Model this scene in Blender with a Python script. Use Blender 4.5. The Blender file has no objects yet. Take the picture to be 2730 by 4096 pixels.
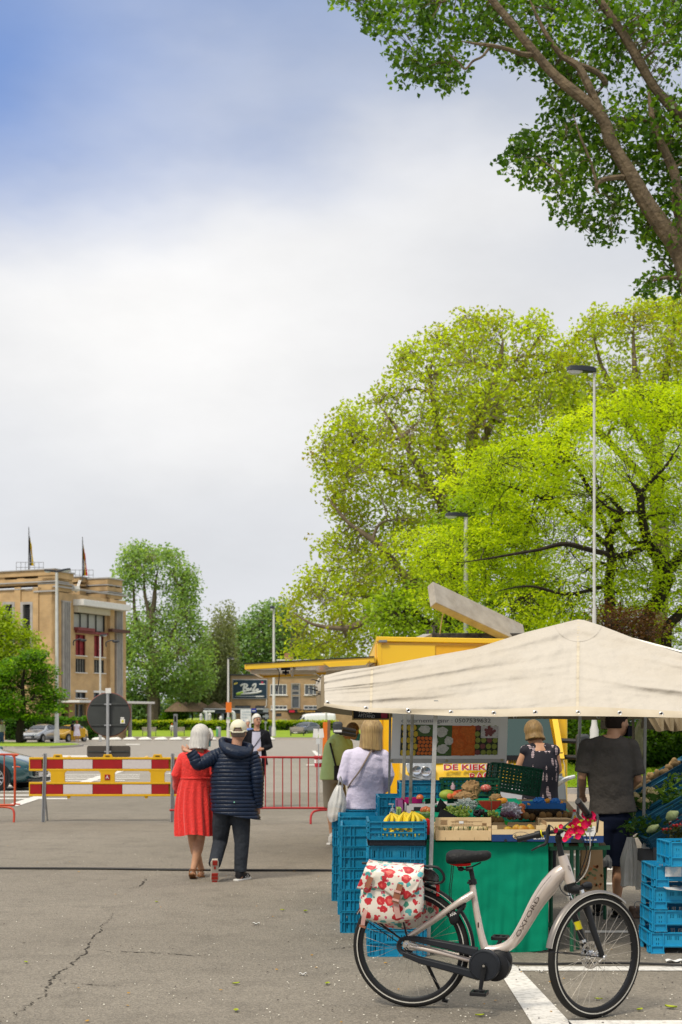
import bpy,bmesh,math,random
import numpy as np
from mathutils import Vector as V,Matrix,Euler,noise as mnoise
PI=math.pi
rad=math.radians
C=bpy.context.scene.collection
# ------------------------------------------------------------------ camera, sky, sun, exposure
F,HZ,CX,EH=5689.,2885.,1365.,1.7
scn=bpy.context.scene
cam_d=bpy.data.cameras.new('camera');cam=bpy.data.objects.new('camera',cam_d);C.objects.link(cam)
cam.location=(0,0,EH);cam.rotation_euler=(PI/2,0,0)
cam_d.lens=50;cam_d.sensor_width=36;cam_d.sensor_fit='AUTO'
cam_d.shift_y=837/4096.;cam_d.clip_start=.1;cam_d.clip_end=6000
cam_d.dof.use_dof=True;cam_d.dof.focus_distance=10.5;cam_d.dof.aperture_fstop=4.8
scn.camera=cam
scn.view_settings.view_transform='Standard';scn.view_settings.look='None'
scn.view_settings.exposure=0.82;scn.view_settings.gamma=1;scn.view_settings.use_curve_mapping=False
SUN_EL,SUN_AZ=rad(52),rad(-140)
sd=bpy.data.lights.new('sun','SUN');sd.energy=1.5;sd.angle=rad(12);sd.color=(1,.91,.76)
sun=bpy.data.objects.new('sun',sd);C.objects.link(sun)
sdir=V((math.sin(SUN_AZ)*math.cos(SUN_EL),math.cos(SUN_AZ)*math.cos(SUN_EL),math.sin(SUN_EL)))
sun.rotation_euler=sdir.to_track_quat('Z','Y').to_euler()
world=bpy.data.worlds.new('World');scn.world=world;world.use_nodes=True
def build_world():
 nt=world.node_tree;nt.nodes.clear();L=nt.links.new;N=nt.nodes.new
 out=N('ShaderNodeOutputWorld');bg=N('ShaderNodeBackground');bg.inputs[1].default_value=.1
 sky=N('ShaderNodeTexSky');sky.sky_type='NISHITA';sky.sun_disc=False
 sky.sun_elevation=SUN_EL;sky.sun_rotation=SUN_AZ%(2*PI)
 tc=N('ShaderNodeTexCoord');sep=N('ShaderNodeSeparateXYZ')
 def mth(op,a,b=None,c=None,clamp=False):
  n=N('ShaderNodeMath');n.operation=op;n.use_clamp=clamp
  for i,v in enumerate((a,b,c)):
   if v is None:continue
   if isinstance(v,(int,float)):n.inputs[i].default_value=v
   else:L(v,n.inputs[i])
  return n.outputs[0]
 nm=N('ShaderNodeVectorMath');nm.operation='NORMALIZE';L(tc.outputs['Generated'],nm.inputs[0])
 L(nm.outputs[0],sep.inputs[0])
 az=mth('ARCTAN2',sep.outputs[0],sep.outputs[1]);el=mth('ARCSINE',sep.outputs[2])
 mp=N('ShaderNodeMapping');mp.inputs['Scale'].default_value=(1,1,2.2);L(nm.outputs[0],mp.inputs[0])
 def noi(scale,detail,rough,off=0):
  m=N('ShaderNodeMapping');m.inputs['Location'].default_value=(off,off*.7,off*1.3);L(mp.outputs[0],m.inputs[0])
  n=N('ShaderNodeTexNoise');n.inputs['Scale'].default_value=scale;n.inputs['Detail'].default_value=detail
  n.inputs['Roughness'].default_value=rough;L(m.outputs[0],n.inputs['Vector']);return n.outputs['Fac']
 n1=noi(3.2,5,.5);n2=noi(6,4,.5,3.1);n3=noi(1.6,3,.5,7.7)
 azw=mth('ADD',az,mth('MULTIPLY',mth('SUBTRACT',n1,.5),.30));elw=mth('ADD',el,mth('MULTIPLY',mth('SUBTRACT',n2,.5),.08))
 def blob(a0,e0,ra,re,p=1.0):
  da=mth('DIVIDE',mth('SUBTRACT',azw,a0),ra);de=mth('DIVIDE',mth('SUBTRACT',elw,e0),re)
  r=mth('SQRT',mth('ADD',mth('MULTIPLY',da,da),mth('MULTIPLY',de,de)))
  s=N('ShaderNodeMapRange');s.interpolation_type='SMOOTHSTEP';L(r,s.inputs[0])
  s.inputs[1].default_value=0;s.inputs[2].default_value=1;s.inputs[3].default_value=p;s.inputs[4].default_value=0
  return s.outputs[0]
 def mix(f,a,b):
  n=N('ShaderNodeMix');n.data_type='RGBA'
  if isinstance(f,(int,float)):n.inputs['Factor'].default_value=f
  else:L(f,n.inputs['Factor'])
  for k,v in((6,a),(7,b)):
   if isinstance(v,tuple):n.inputs[k].default_value=(*v,1)
   else:L(v,n.inputs[k])
  return n.outputs[2]
 hi=(5.65,5.6,5.55);mid=(4.2,4.3,4.5);gray=(2.25,2.65,3.55);blue=(.80,1.6,3.9)
 ramp=N('ShaderNodeMapRange');ramp.interpolation_type='SMOOTHSTEP';L(mth('ADD',elw,mth('MULTIPLY',n3,.2)),ramp.inputs[0])
 ramp.inputs[1].default_value=.36;ramp.inputs[2].default_value=.60
 c=mix(ramp.outputs[0],mid,gray)
 # bright veils of thin cloud
 c=mix(blob(-.10,.27,.34,.17,.95),c,hi)
 c=mix(blob(.05,.36,.16,.06,.55),c,hi)
 # drifting lighter and darker cloud over the whole dome
 s=N('ShaderNodeMapRange');s.interpolation_type='SMOOTHSTEP';L(n1,s.inputs[0]);s.inputs[1].default_value=.42;s.inputs[2].default_value=.7
 s.inputs[4].default_value=.30
 c=mix(s.outputs[0],c,hi)
 # gap in the clouds: a set blue with some of the sky model mixed in
 gap=mix(.25,blue,sky.outputs[0])
 c=mix(blob(-.34,.40,.44,.125,1.0),c,gap)
 c=mix(blob(-.30,.50,.50,.20,.62),c,gap)
 tx=mth('ADD',.76,mth('MULTIPLY',mth('ADD',noi(5,8,.62,11.),noi(2.2,5,.5,5.)),.24));sc_=N('ShaderNodeVectorMath');sc_.operation='SCALE';L(c,sc_.inputs[0]);L(tx,sc_.inputs['Scale']);c=sc_.outputs[0]
 # overcast zenith above the view, brightened and warmed to add light to the scene
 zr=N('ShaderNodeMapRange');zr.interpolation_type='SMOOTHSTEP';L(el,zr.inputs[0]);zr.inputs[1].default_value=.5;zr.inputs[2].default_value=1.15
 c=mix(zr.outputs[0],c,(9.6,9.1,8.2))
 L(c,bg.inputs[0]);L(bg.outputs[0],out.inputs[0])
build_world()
# ------------------------------------------------------------------ placing
def P(px,py,d):return V(((px-CX)/F*d,d,EH-(py-HZ)/F*d))
def G(px,py,z=0.):
 d=F*(EH-z)/(py-HZ);return V(((px-CX)/F*d,d,z))
def X(px,d):return(px-CX)/F*d
def Z(py,d):return EH-(py-HZ)/F*d
WM={}
# ------------------------------------------------------------------ materials
MC={}
def M(name,col,rough=.6,metal=0.,col2=None,vs=6.,vd=.5,bump=0.,bs=60.,trans=0.,coat=0.,alpha=None,ior=None,sheen=0.,spec=None,emit=None,rnd=0.,wave=None):
 if name in MC:return MC[name]
 m=bpy.data.materials.new(name);MC[name]=m;m.use_nodes=True
 nt=m.node_tree;N=nt.nodes.new;L=nt.links.new;b=nt.nodes['Principled BSDF']
 b.inputs['Base Color'].default_value=(*col,1);b.inputs['Roughness'].default_value=rough;b.inputs['Metallic'].default_value=metal
 if trans:b.inputs['Transmission Weight'].default_value=trans
 if coat:b.inputs['Coat Weight'].default_value=coat;b.inputs['Coat Roughness'].default_value=.08
 if alpha is not None:b.inputs['Alpha'].default_value=alpha
 if ior:b.inputs['IOR'].default_value=ior
 if spec is not None:b.inputs['Specular IOR Level'].default_value=spec
 if sheen:b.inputs['Sheen Weight'].default_value=sheen
 if emit:b.inputs['Emission Color'].default_value=(*emit[0],1);b.inputs['Emission Strength'].default_value=emit[1]
 if spec is None and rough>.38:b.inputs['Specular IOR Level'].default_value=.28 if rough<.6 else.15
 tc=N('ShaderNodeTexCoord')
 last=None
 if col2 is None and rough>.25:col2=tuple(c*.8 for c in col)
 if col2 is not None:
  n=N('ShaderNodeTexNoise');n.inputs['Scale'].default_value=vs;n.inputs['Detail'].default_value=6;n.inputs['Roughness'].default_value=.62
  L(tc.outputs['Object'],n.inputs['Vector'])
  mr=N('ShaderNodeMapRange');mr.inputs[1].default_value=.5-.25*vd*1.2;mr.inputs[2].default_value=.5+.25;L(n.outputs['Fac'],mr.inputs[0])
  mx=N('ShaderNodeMix');mx.data_type='RGBA';L(mr.outputs[0],mx.inputs['Factor'])
  mx.inputs[6].default_value=(*col,1);mx.inputs[7].default_value=(*col2,1)
  last=mx.outputs[2]
 if rnd:
  oi=N('ShaderNodeObjectInfo');hsv=N('ShaderNodeHueSaturation')
  mr=N('ShaderNodeMapRange');mr.inputs[3].default_value=1-rnd;mr.inputs[4].default_value=1+rnd;L(oi.outputs['Random'],mr.inputs[0])
  L(mr.outputs[0],hsv.inputs['Value'])
  if last:L(last,hsv.inputs['Color'])
  else:hsv.inputs['Color'].default_value=(*col,1)
  last=hsv.outputs[0]
 if last:L(last,b.inputs['Base Color'])
 if bump:
  n=N('ShaderNodeTexNoise');n.inputs['Scale'].default_value=bs;n.inputs['Detail'].default_value=5;L(tc.outputs['Object'],n.inputs['Vector'])
  bp=N('ShaderNodeBump');bp.inputs['Strength'].default_value=bump;bp.inputs['Distance'].default_value=1./bs*.6
  L(n.outputs['Fac'],bp.inputs['Height']);L(bp.outputs[0],b.inputs['Normal'])
 return m
def leafmat(name,cols,rough=.5,transl=.35):
 m=bpy.data.materials.new(name);MC[name]=m;m.use_nodes=True
 nt=m.node_tree;N=nt.nodes.new;L=nt.links.new;b=nt.nodes['Principled BSDF']
 at=N('ShaderNodeAttribute');at.attribute_name='rnd'
 cr=N('ShaderNodeValToRGB');L(at.outputs['Fac'],cr.inputs[0])
 els=cr.color_ramp.elements
 while len(els)<len(cols):els.new(.5)
 for i,c in enumerate(cols):els[i].position=i/(len(cols)-1);els[i].color=(*c,1)
 L(cr.outputs[0],b.inputs['Base Color']);b.inputs['Roughness'].default_value=rough;b.inputs['Specular IOR Level'].default_value=.3
 tr=N('ShaderNodeBsdfTranslucent');mul=N('ShaderNodeMix');mul.data_type='RGBA';mul.blend_type='MULTIPLY';mul.inputs['Factor'].default_value=1
 L(cr.outputs[0],mul.inputs[6]);mul.inputs[7].default_value=(1.9,1.9,.55,1);L(mul.outputs[2],tr.inputs[0])
 ms=N('ShaderNodeMixShader');ms.inputs[0].default_value=transl
 L(b.outputs[0],ms.inputs[1]);L(tr.outputs[0],ms.inputs[2]);L(ms.outputs[0],nt.nodes['Material Output'].inputs[0])
 return m
 # ------------------------------------------------------------------ mesh building
def frame(t,up=V((0,0,1))):
 t=t.normalized()
 a=up.cross(t)
 if a.length<1e-4:a=V((1,0,0)).cross(t)
 a.normalize();return a,t.cross(a)
def smooth_path(pts,n=6):
 """Catmull-Rom through pts (vectors or (vector, radius))."""
 out=[];q=[pts[0]]+list(pts)+[pts[-1]]
 for i in range(1,len(q)-2):
  p0,p1,p2,p3=q[i-1],q[i],q[i+1],q[i+2]
  for k in range(n):
   t=k/n
   out.append(.5*((2*p1)+(p2-p0)*t+(2*p0-5*p1+4*p2-p3)*t*t+(3*p1-p0-3*p2+p3)*t**3))
 out.append(pts[-1]);return out
def lerp_list(r,n):
 return[float(np.interp(i/(n-1)*(len(r)-1),range(len(r)),r)) for i in range(n)]
class MB:
 def __init__(s):s.v=[];s.f=[];s.mi=[];s.cur=0;s.T=None
 def add(s,vs,fs):
  b=len(s.v)
  s.v+=[tuple(s.T@V(p)) for p in vs] if s.T is not None else[tuple(p) for p in vs]
  for f in fs:s.f.append(tuple(i+b for i in f));s.mi.append(s.cur)
  return s
 def box(s,c,size,R=None):
  c=V(c);x,y,z=(q/2 for q in size)
  vs=[V((i*x,j*y,k*z)) for k in(-1,1) for j in(-1,1) for i in(-1,1)]
  if R is not None:
   if not isinstance(R,Matrix):R=Euler(R).to_matrix()
   vs=[R@v for v in vs]
  return s.add([v+c for v in vs],[(0,2,3,1),(4,5,7,6),(0,1,5,4),(2,6,7,3),(0,4,6,2),(1,3,7,5)])
 def bar(s,a,b,w,h,up=V((0,0,1))):
  a=V(a);b=V(b);x,z=frame(b-a,up);vs=[]
  for p in(a,b):
   for i,j in((-1,-1),(1,-1),(1,1),(-1,1)):vs.append(p+x*(i*w/2)+z*(j*h/2))
  return s.add(vs,[(3,2,1,0),(4,5,6,7),(0,1,5,4),(1,2,6,5),(2,3,7,6),(3,0,4,7)])
 def loft(s,rings,cap=True,closed=False):
  n=len(rings[0]);vs=[p for r in rings for p in r];fs=[]
  m=len(rings)
  for i in range(m if closed else m-1):
   j=(i+1)%m
   for k in range(n):
    l=(k+1)%n;fs.append((i*n+k,i*n+l,j*n+l,j*n+k))
  if cap and not closed:fs.append(tuple(range(n-1,-1,-1)));fs.append(tuple((m-1)*n+k for k in range(n)))
  return s.add(vs,fs)
 def tube(s,pts,r,n=8,cap=True,sub=0,flat=1.,up=V((0,0,1)),closed=False,rib=None):
  pts=[V(p) for p in pts]
  if sub:pts=smooth_path(pts,sub)
  if rib:
   out=[];rr=[];Ls=[0]
   for a,b in zip(pts,pts[1:]):Ls.append(Ls[-1]+(b-a).length)
   tot=Ls[-1];m=max(4,int(tot/rib[0]*6));R0=lerp_list(r,64) if not isinstance(r,(int,float)) else[r]*64
   for i in range(m+1):
    t=i/m*tot;k=min(len(pts)-2,int(np.searchsorted(Ls,t,side='right'))-1);k=max(k,0)
    q=(t-Ls[k])/max(1e-9,Ls[k+1]-Ls[k]);out.append(pts[k].lerp(pts[k+1],min(1,q)))
    rr.append(R0[min(63,int(i/m*63))]*(1-rib[1]*(1-abs(math.sin(PI*t/rib[0])))**2))
   pts=out;r=rr
  if isinstance(r,(int,float)):r=[r]*len(pts)
  elif len(r)!=len(pts):r=lerp_list(r,len(pts))
  rings=[];a=None
  for i,p in enumerate(pts):
   if closed:t=pts[(i+1)%len(pts)]-pts[i-1]
   else:t=pts[min(i+1,len(pts)-1)]-pts[max(i-1,0)]
   if t.length<1e-9:t=V((0,0,1))
   t.normalize()
   if a is None:a,_=frame(t,up)
   else:
    a=a-t*a.dot(t)
    if a.length<1e-5:a,_=frame(t,up)
    a.normalize()
   b=t.cross(a)
   rings.append([p+a*(math.cos(2*PI*k/n)*r[i])+b*(math.sin(2*PI*k/n)*r[i]*flat) for k in range(n)])
  return s.loft(rings,cap,closed)
 def ell(s,c,r,nu=12,nv=8,R=None):
  c=V(c);r=(r,r,r) if isinstance(r,(int,float)) else r
  if R is not None and not isinstance(R,Matrix):R=Euler(R).to_matrix()
  vs=[];fs=[]
  for j in range(1,nv):
   th=PI*j/nv
   for i in range(nu):
    ph=2*PI*i/nu;p=V((math.sin(th)*math.cos(ph)*r[0],math.sin(th)*math.sin(ph)*r[1],math.cos(th)*r[2]))
    vs.append(p)
  t=len(vs);vs+=[V((0,0,r[2])),V((0,0,-r[2]))]
  if R is not None:vs=[R@v for v in vs]
  for j in range(nv-2):
   for i in range(nu):k=(i+1)%nu;fs.append((j*nu+i,(j+1)*nu+i,(j+1)*nu+k,j*nu+k))
  for i in range(nu):
   k=(i+1)%nu;fs.append((t,i,k));fs.append((t+1,(nv-2)*nu+k,(nv-2)*nu+i))
  return s.add([v+c for v in vs],fs)
 def lathe(s,prof,c=(0,0,0),n=20,ax=V((0,0,1)),cap=True):
  ax=V(ax).normalized();a,b=frame(ax,V((0,1,0)) if abs(ax.y)<.9 else V((0,0,1)));c=V(c)
  return s.loft([[c+ax*h+(a*math.cos(2*PI*k/n)+b*math.sin(2*PI*k/n))*max(r,1e-4) for k in range(n)] for r,h in prof],cap)
 def disc(s,c,r,ax,n=20,th=.004):return s.lathe([(r,-th/2),(r,th/2)],c,n,ax)
 def poly(s,pts):return s.add([V(p) for p in pts],[tuple(range(len(pts)))])
 def prism(s,pts,vec):
  vec=V(vec);pts=[V(p) for p in pts];n=len(pts)
  return s.add(pts+[p+vec for p in pts],[tuple(range(n-1,-1,-1)),tuple(range(n,2*n))]+[(i,(i+1)%n,n+(i+1)%n,n+i) for i in range(n)])
 def grid(s,fn,nu,nv):
  vs=[fn(i/nu,j/nv) for j in range(nv+1) for i in range(nu+1)]
  return s.add(vs,[(j*(nu+1)+i,j*(nu+1)+i+1,(j+1)*(nu+1)+i+1,(j+1)*(nu+1)+i) for j in range(nv) for i in range(nu)])
 def panel(s,o,ux,uz,w,h,th,holes=()):
  """A board w x h from corner o along ux, uz; thickness th along ux x uz's back side; holes (x0,x1,z0,z1) cut right through."""
  o=V(o);ux=V(ux).normalized();uz=V(uz).normalized();nb=-ux.cross(uz)
  xs=sorted({0.,w,*[min(max(q,0),w) for hh in holes for q in hh[:2]]});zs=sorted({0.,h,*[min(max(q,0),h) for hh in holes for q in hh[2:]]})
  nx,nz=len(xs)-1,len(zs)-1
  def solid(i,j):
   if i<0 or j<0 or i>=nx or j>=nz:return False
   x=(xs[i]+xs[i+1])/2;z=(zs[j]+zs[j+1])/2
   return not any(a<x<b and c<z<d for a,b,c,d in holes)
  vs=[o+ux*x+uz*z+nb*t for t in(0,th) for z in zs for x in xs];W=nx+1;K=W*(nz+1)
  ix=lambda i,j,k:k*K+j*W+i
  fs=[]
  for i in range(nx):
   for j in range(nz):
    if not solid(i,j):continue
    fs.append((ix(i,j,0),ix(i+1,j,0),ix(i+1,j+1,0),ix(i,j+1,0)))
    fs.append((ix(i,j,1),ix(i,j+1,1),ix(i+1,j+1,1),ix(i+1,j,1)))
    if not solid(i-1,j):fs.append((ix(i,j,0),ix(i,j+1,0),ix(i,j+1,1),ix(i,j,1)))
    if not solid(i+1,j):fs.append((ix(i+1,j,0),ix(i+1,j,1),ix(i+1,j+1,1),ix(i+1,j+1,0)))
    if not solid(i,j-1):fs.append((ix(i,j,0),ix(i,j,1),ix(i+1,j,1),ix(i+1,j,0)))
    if not solid(i,j+1):fs.append((ix(i,j+1,0),ix(i+1,j+1,0),ix(i+1,j+1,1),ix(i,j+1,1)))
  return s.add(vs,fs)
 def build(s,name,mat=None,parent=None,smooth=True,world=True,bevel=0,remesh=0,smooth_it=0,subd=0,ang=38,**tags):
  me=bpy.data.meshes.new(name);me.from_pydata(s.v,[],s.f);me.update()
  mats=mat if isinstance(mat,(list,tuple)) else[mat]
  for m in mats:me.materials.append(m)
  if len(mats)>1:me.polygons.foreach_set('material_index',s.mi)
  o=bpy.data.objects.new(name,me);C.objects.link(o)
  if parent is not None:
   o.parent=parent
   if world:me.transform(WM[parent.name].inverted())
   WM[o.name]=WM[parent.name]
  else:WM[o.name]=Matrix()
  if smooth or remesh:
   me.polygons.foreach_set('use_smooth',[True]*len(me.polygons))
   if not remesh and not subd:me.set_sharp_from_angle(angle=rad(ang))
  if remesh:
   md=o.modifiers.new('remesh','REMESH');md.mode='VOXEL';md.voxel_size=remesh;md.use_smooth_shade=True
   if smooth_it:sm=o.modifiers.new('smooth','SMOOTH');sm.iterations=smooth_it;sm.factor=.5
  if bevel:
   bv=o.modifiers.new('bevel','BEVEL');bv.width=bevel;bv.segments=2;bv.limit_method='ANGLE';bv.angle_limit=rad(35)
  if subd:ss=o.modifiers.new('subsurf','SUBSURF');ss.levels=subd;ss.render_levels=subd
  for k,v in tags.items():o[k]=v
  return o
def thing(name,label,cat,loc=(0,0,0),rz=0.,group=None,R=None):
 o=bpy.data.objects.new(name,None);C.objects.link(o);o.location=loc
 o.rotation_euler=(0,0,rz) if R is None else R
 o.empty_display_size=.1
 o['label']=label;o['category']=cat
 if group:o['group']=group
 WM[o.name]=Matrix.Translation(V(loc))@o.rotation_euler.to_matrix().to_4x4()
 return o
def tag(o,label,cat,group=None):
 o['label']=label;o['category']=cat
 if group:o['group']=group
 return o
def struct(mb,name,mat,**k):
 o=mb.build(name,mat,**k);o['kind']='structure';return o
KIDS={}
def dup(root,loc=None,rz=None,label=None,group=None,scale=None):
 def cp(o,par):
  c=o.copy();C.objects.link(c);c.parent=par
  for ch in[q for q in ALLKIDS(o)]:cp(ch,c)
  return c
 r=cp(root,None)
 if loc is not None:r.location=loc
 if rz is not None:r.rotation_euler=(0,0,rz)
 if scale is not None:r.scale=(scale,)*3 if isinstance(scale,(int,float)) else scale
 if label:r['label']=label
 if group:r['group']=group
 WM[r.name]=Matrix.Translation(r.location)@r.rotation_euler.to_matrix().to_4x4()
 return r
def ALLKIDS(o):
 return[q for q in bpy.data.objects if q.parent==o] if o.name not in KIDS else KIDS[o.name]
def freeze(o):
 KIDS[o.name]=[q for q in bpy.data.objects if q.parent==o]
 for k in KIDS[o.name]:freeze(k)
 return o
def text(body,name,mat,parent,at,ux,uz,size,ext=.0008,bold=0.,align='LEFT',shear=0.,fit=None,out=.001,label=None):
 """Raised lettering starting at world point `at`, reading along ux, upright along uz."""
 cu=bpy.data.curves.new(name,'FONT');cu.body=body;cu.size=size;cu.extrude=ext;cu.offset=bold;cu.align_x=align;cu.shear=shear
 cu.resolution_u=3
 cu.materials.append(mat)
 tmp=bpy.data.objects.new('tmp',cu);me=bpy.data.meshes.new_from_object(tmp);bpy.data.objects.remove(tmp);bpy.data.curves.remove(cu)
 o=bpy.data.objects.new(name,me);C.objects.link(o)
 ux=V(ux).normalized();uz=V(uz).normalized();n=ux.cross(uz).normalized()
 mw=Matrix(((ux.x,uz.x,n.x,0),(ux.y,uz.y,n.y,0),(ux.z,uz.z,n.z,0),(0,0,0,1)));mw.translation=V(at)+n*out
 if fit:
  w=max(v.co.x for v in me.vertices)-min(v.co.x for v in me.vertices)
  if w>0:mw=mw@Matrix.Diagonal((fit/w,1,1,1))
 o.parent=parent;o.matrix_basis=WM[parent.name].inverted()@mw
 return o
 # ------------------------------------------------------------------ ground
def asphalt(name,c1,c2,c3,speck=True):
 m=bpy.data.materials.new(name);MC[name]=m;m.use_nodes=True
 nt=m.node_tree;N=nt.nodes.new;L=nt.links.new;b=nt.nodes['Principled BSDF'];b.inputs['Roughness'].default_value=.85
 b.inputs['Specular IOR Level'].default_value=.35
 geo=N('ShaderNodeNewGeometry')
 def noi(sc,d=6,r=.6,st=None):
  n=N('ShaderNodeTexNoise');n.inputs['Scale'].default_value=sc;n.inputs['Detail'].default_value=d;n.inputs['Roughness'].default_value=r
  if st:mp=N('ShaderNodeMapping');mp.inputs['Scale'].default_value=st;L(geo.outputs['Position'],mp.inputs[0]);L(mp.outputs[0],n.inputs['Vector'])
  else:L(geo.outputs['Position'],n.inputs['Vector'])
  return n.outputs['Fac']
 def mix(f,a,bb):
  n=N('ShaderNodeMix');n.data_type='RGBA';L(f,n.inputs['Factor'])
  for k,v in((6,a),(7,bb)):
   if isinstance(v,tuple):n.inputs[k].default_value=(*v,1)
   else:L(v,n.inputs[k])
  return n.outputs[2]
 def mr(v,a,bb,lo=0.,hi=1.):
  n=N('ShaderNodeMapRange');L(v,n.inputs[0]);n.inputs[1].default_value=a;n.inputs[2].default_value=bb;n.inputs[3].default_value=lo;n.inputs[4].default_value=hi;return n.outputs[0]
 big=noi(.35,5);mid=noi(2.2,6,.7);grain=noi(95,3,.7);streak=noi(1.2,4,.6,(.35,1.6,1))
 c=mix(mr(big,.35,.65),c1,c2);c=mix(mr(mid,.5,.68,0,.75),c,c3);c=mix(mr(streak,.55,.75,0,.4),c,c3)
 vo=N('ShaderNodeTexVoronoi');vo.inputs['Scale'].default_value=70;L(geo.outputs['Position'],vo.inputs['Vector'])
 sepc=N('ShaderNodeSeparateColor');L(vo.outputs['Color'],sepc.inputs[0])
 c=mix(mr(sepc.outputs[0],.0,1,0,.55),c,tuple(q*.5 for q in c3))
 c=mix(mr(grain,.55,.7,0,.5),c,tuple(min(1,q*1.75) for q in c1))
 L(c,b.inputs['Base Color'])
 bp=N('ShaderNodeBump');bp.inputs['Strength'].default_value=.55;bp.inputs['Distance'].default_value=.01
 L(vo.outputs['Distance'],bp.inputs['Height']);L(bp.outputs[0],b.inputs['Normal'])
 return m
asph=asphalt('asphalt',(.275,.245,.20),(.225,.20,.162),(.165,.146,.118))
asph_far=asphalt('road asphalt',(.36,.33,.29),(.32,.29,.255),(.25,.23,.20))
pave=M('paving',(.36,.30,.24),.85,col2=(.27,.23,.19),vs=.6,bump=.3,bs=20)
grassm=M('lawn ground',(.13,.21,.02),.9,col2=(.08,.14,.015),vs=2,bump=.5,bs=30)
grass_b=M('bright grass',(.26,.36,.03),.9,col2=(.16,.26,.02),vs=1.2,bump=.5,bs=30)
paint=M('road paint',(.72,.70,.66),.7,col2=(.40,.385,.355),vs=24,vd=.15,bump=.2,bs=120)
def sheet(name,pts,z,mat,kind='structure'):
 mb=MB();mb.poly([(p[0],p[1],z) for p in pts]);o=mb.build(name,mat,smooth=False);o['kind']=kind;return o
sheet('ground',[(-3000,-60),(3000,-60),(3000,5000),(-3000,5000)],-.02,grassm)
gp=MB()
def gridfn(x0,x1,y0,y1):return lambda u,v:(x0+(x1-x0)*u,y0+(y1-y0)*v,0)
gp.grid(gridfn(-60,60,-20,34),2,2);struct(gp,'car_park',asph,smooth=False)
sheet('road',[(-220,34),(220,34),(220,164),(-220,164)],-.004,asph_far)
sheet('pavement',[(-120,130),(X(1568*.9,130),130),(60,158),(-120,158)],.004,pave)
vg=MB();vg.grid(lambda u,v:(-75+125*u,157+23*v,.012+.6*min(1,v*1.6)),8,8);struct(vg,'verge',grass_b)
# grass island left, with its kerb
def isl(pts,z,h):return[(p[0],p[1]) for p in pts]
ip=[G(-500,2968),G(-500,2990),G(60,2994),G(200,2993.5),G(290,2989),G(336,2984.5),G(300,2980),G(200,2977),G(0,2973)]
k=MB();k.prism([(p.x,p.y,-.01) for p in reversed(ip)],(0,0,.13));struct(k,'kerb',M('kerb stone',(.42,.39,.36),.85),smooth=False)
cen=sum((V((p.x,p.y,0)) for p in ip),V())/len(ip)
sheet('grass_island',[tuple((V((p.x,p.y,0))-cen)*.96+cen)[:2] for p in ip],.135,grass_b)
ip=[G(1110,2948),G(1070,2952.5),G(1075,2955),G(1500,2955),G(1700,2949)]
k=MB();k.prism([(p.x,p.y,-.01) for p in reversed(ip)],(0,0,.13));struct(k,'traffic_island',M('kerb stone',(.42,.39,.36)),smooth=False)
cen=sum((V((p.x,p.y,0)) for p in ip),V())/len(ip)
sheet('verge_grass',[tuple((V((p.x,p.y,0))-cen)*.96+cen)[:2] for p in ip],.135,grass_b)
# lawn on the right behind the stall with kerb and path
lp=[(4.6,33.5),(40,29),(60,40),(60,120),(6,120)]
k=MB();k.prism([(p[0],p[1],-.01) for p in lp],(0,0,.13));struct(k,'lawn_kerb',M('kerb stone',(.42,.39,.36)),smooth=False)
sheet('lawn',[(4.8,33.8),(40,29.4),(59.8,40),(59.8,119.8),(6.2,119.8)],.14,grass_b)
sheet('footpath',[(4.0,30.2),(40,25.5),(40,28.9),(4.6,33.3)],.004,M('footpath',(.38,.31,.24),.85,col2=(.30,.25,.2),bump=.3,bs=15))
# markings
def line(pts,name='road_marking',z=.005):
 mb=MB();mb.poly([(p[0],p[1],z) for p in pts]);o=mb.build(name,paint,smooth=False);o['kind']='structure';return o
def hline(y0,y1,x0,x1,x0b=None,x1b=None):return line([G(x0,y1),G(x1,y1),G(x1 if x1b is None else x1b,y0),G(x0 if x0b is None else x0b,y0)])
line([G(2128,4096),G(2118,4200),G(2420,4200),G(2285,4096),G(2075,3873),G(2030,3845),G(1985,3868)])
hline(3868,3885,2076,3300);hline(4084,4110,2282,3300,z if False else 2272)
hline(3724,3733,2340,2660);hline(3532,3540,2380,2560);hline(3473,3482,2260,2640);hline(3416,3424,2240,2640)
for y,h,x0,x1 in((3097,3,150,560),(3104,3,150,560),(3112,4,90,560),(3121,4,80,500),(3131,4,80,470),(3142,5,60,440),(3152,5,60,420),(3164,5,30,400),(3179,6,-60,330),(3193,6,-200,270)):
 hline(y,y+h*.7,x0-200,x1)
line([G(20,3224),G(70,3226),G(500,3085),G(455,3085)],z=.009)
line([G(1448,3004),G(1462,3004),G(1290,3026),G(1252,3026)],z=.006) if False else None
line([G(1248,3003),G(1262,3003),G(1290,3026),G(1268,3026)]);line([G(660,3096),G(690,3096),G(720,3088),G(700,3088)])
hline(3022,3028,250,400);hline(2976,2979,505,560);hline(3060,3068,640,720)
# white painted stones along the far kerb
ws=M('white stone',(.75,.74,.70),.8)
for i,px in enumerate((205,280,330,395,460,520,580,645,705,770,840,1075)):
 mb=MB();c=G(px,2961.5);mb.ell((c.x,c.y,.08),(.62,.5,.2),12,6);mb.ell((c.x+.2,c.y,.14),(.3,.3,.16),8,6)
 near=['in front of the silver hatchback','under the nose of the yellow car','beside the open door of the yellow car','left of the round sign','behind the rim of the round sign','first one right of the round sign','in front of the nearer bench','left of the totem pillar','in front of the second bench','right of the totem pillar','in front of the grey and green bin','beside the tall lamp post'][i]
 tag(mb.build('kerb_stone',ws),'white painted low stone on the far kerb, %s'%near,'stone','white stones along the far kerb')
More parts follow.
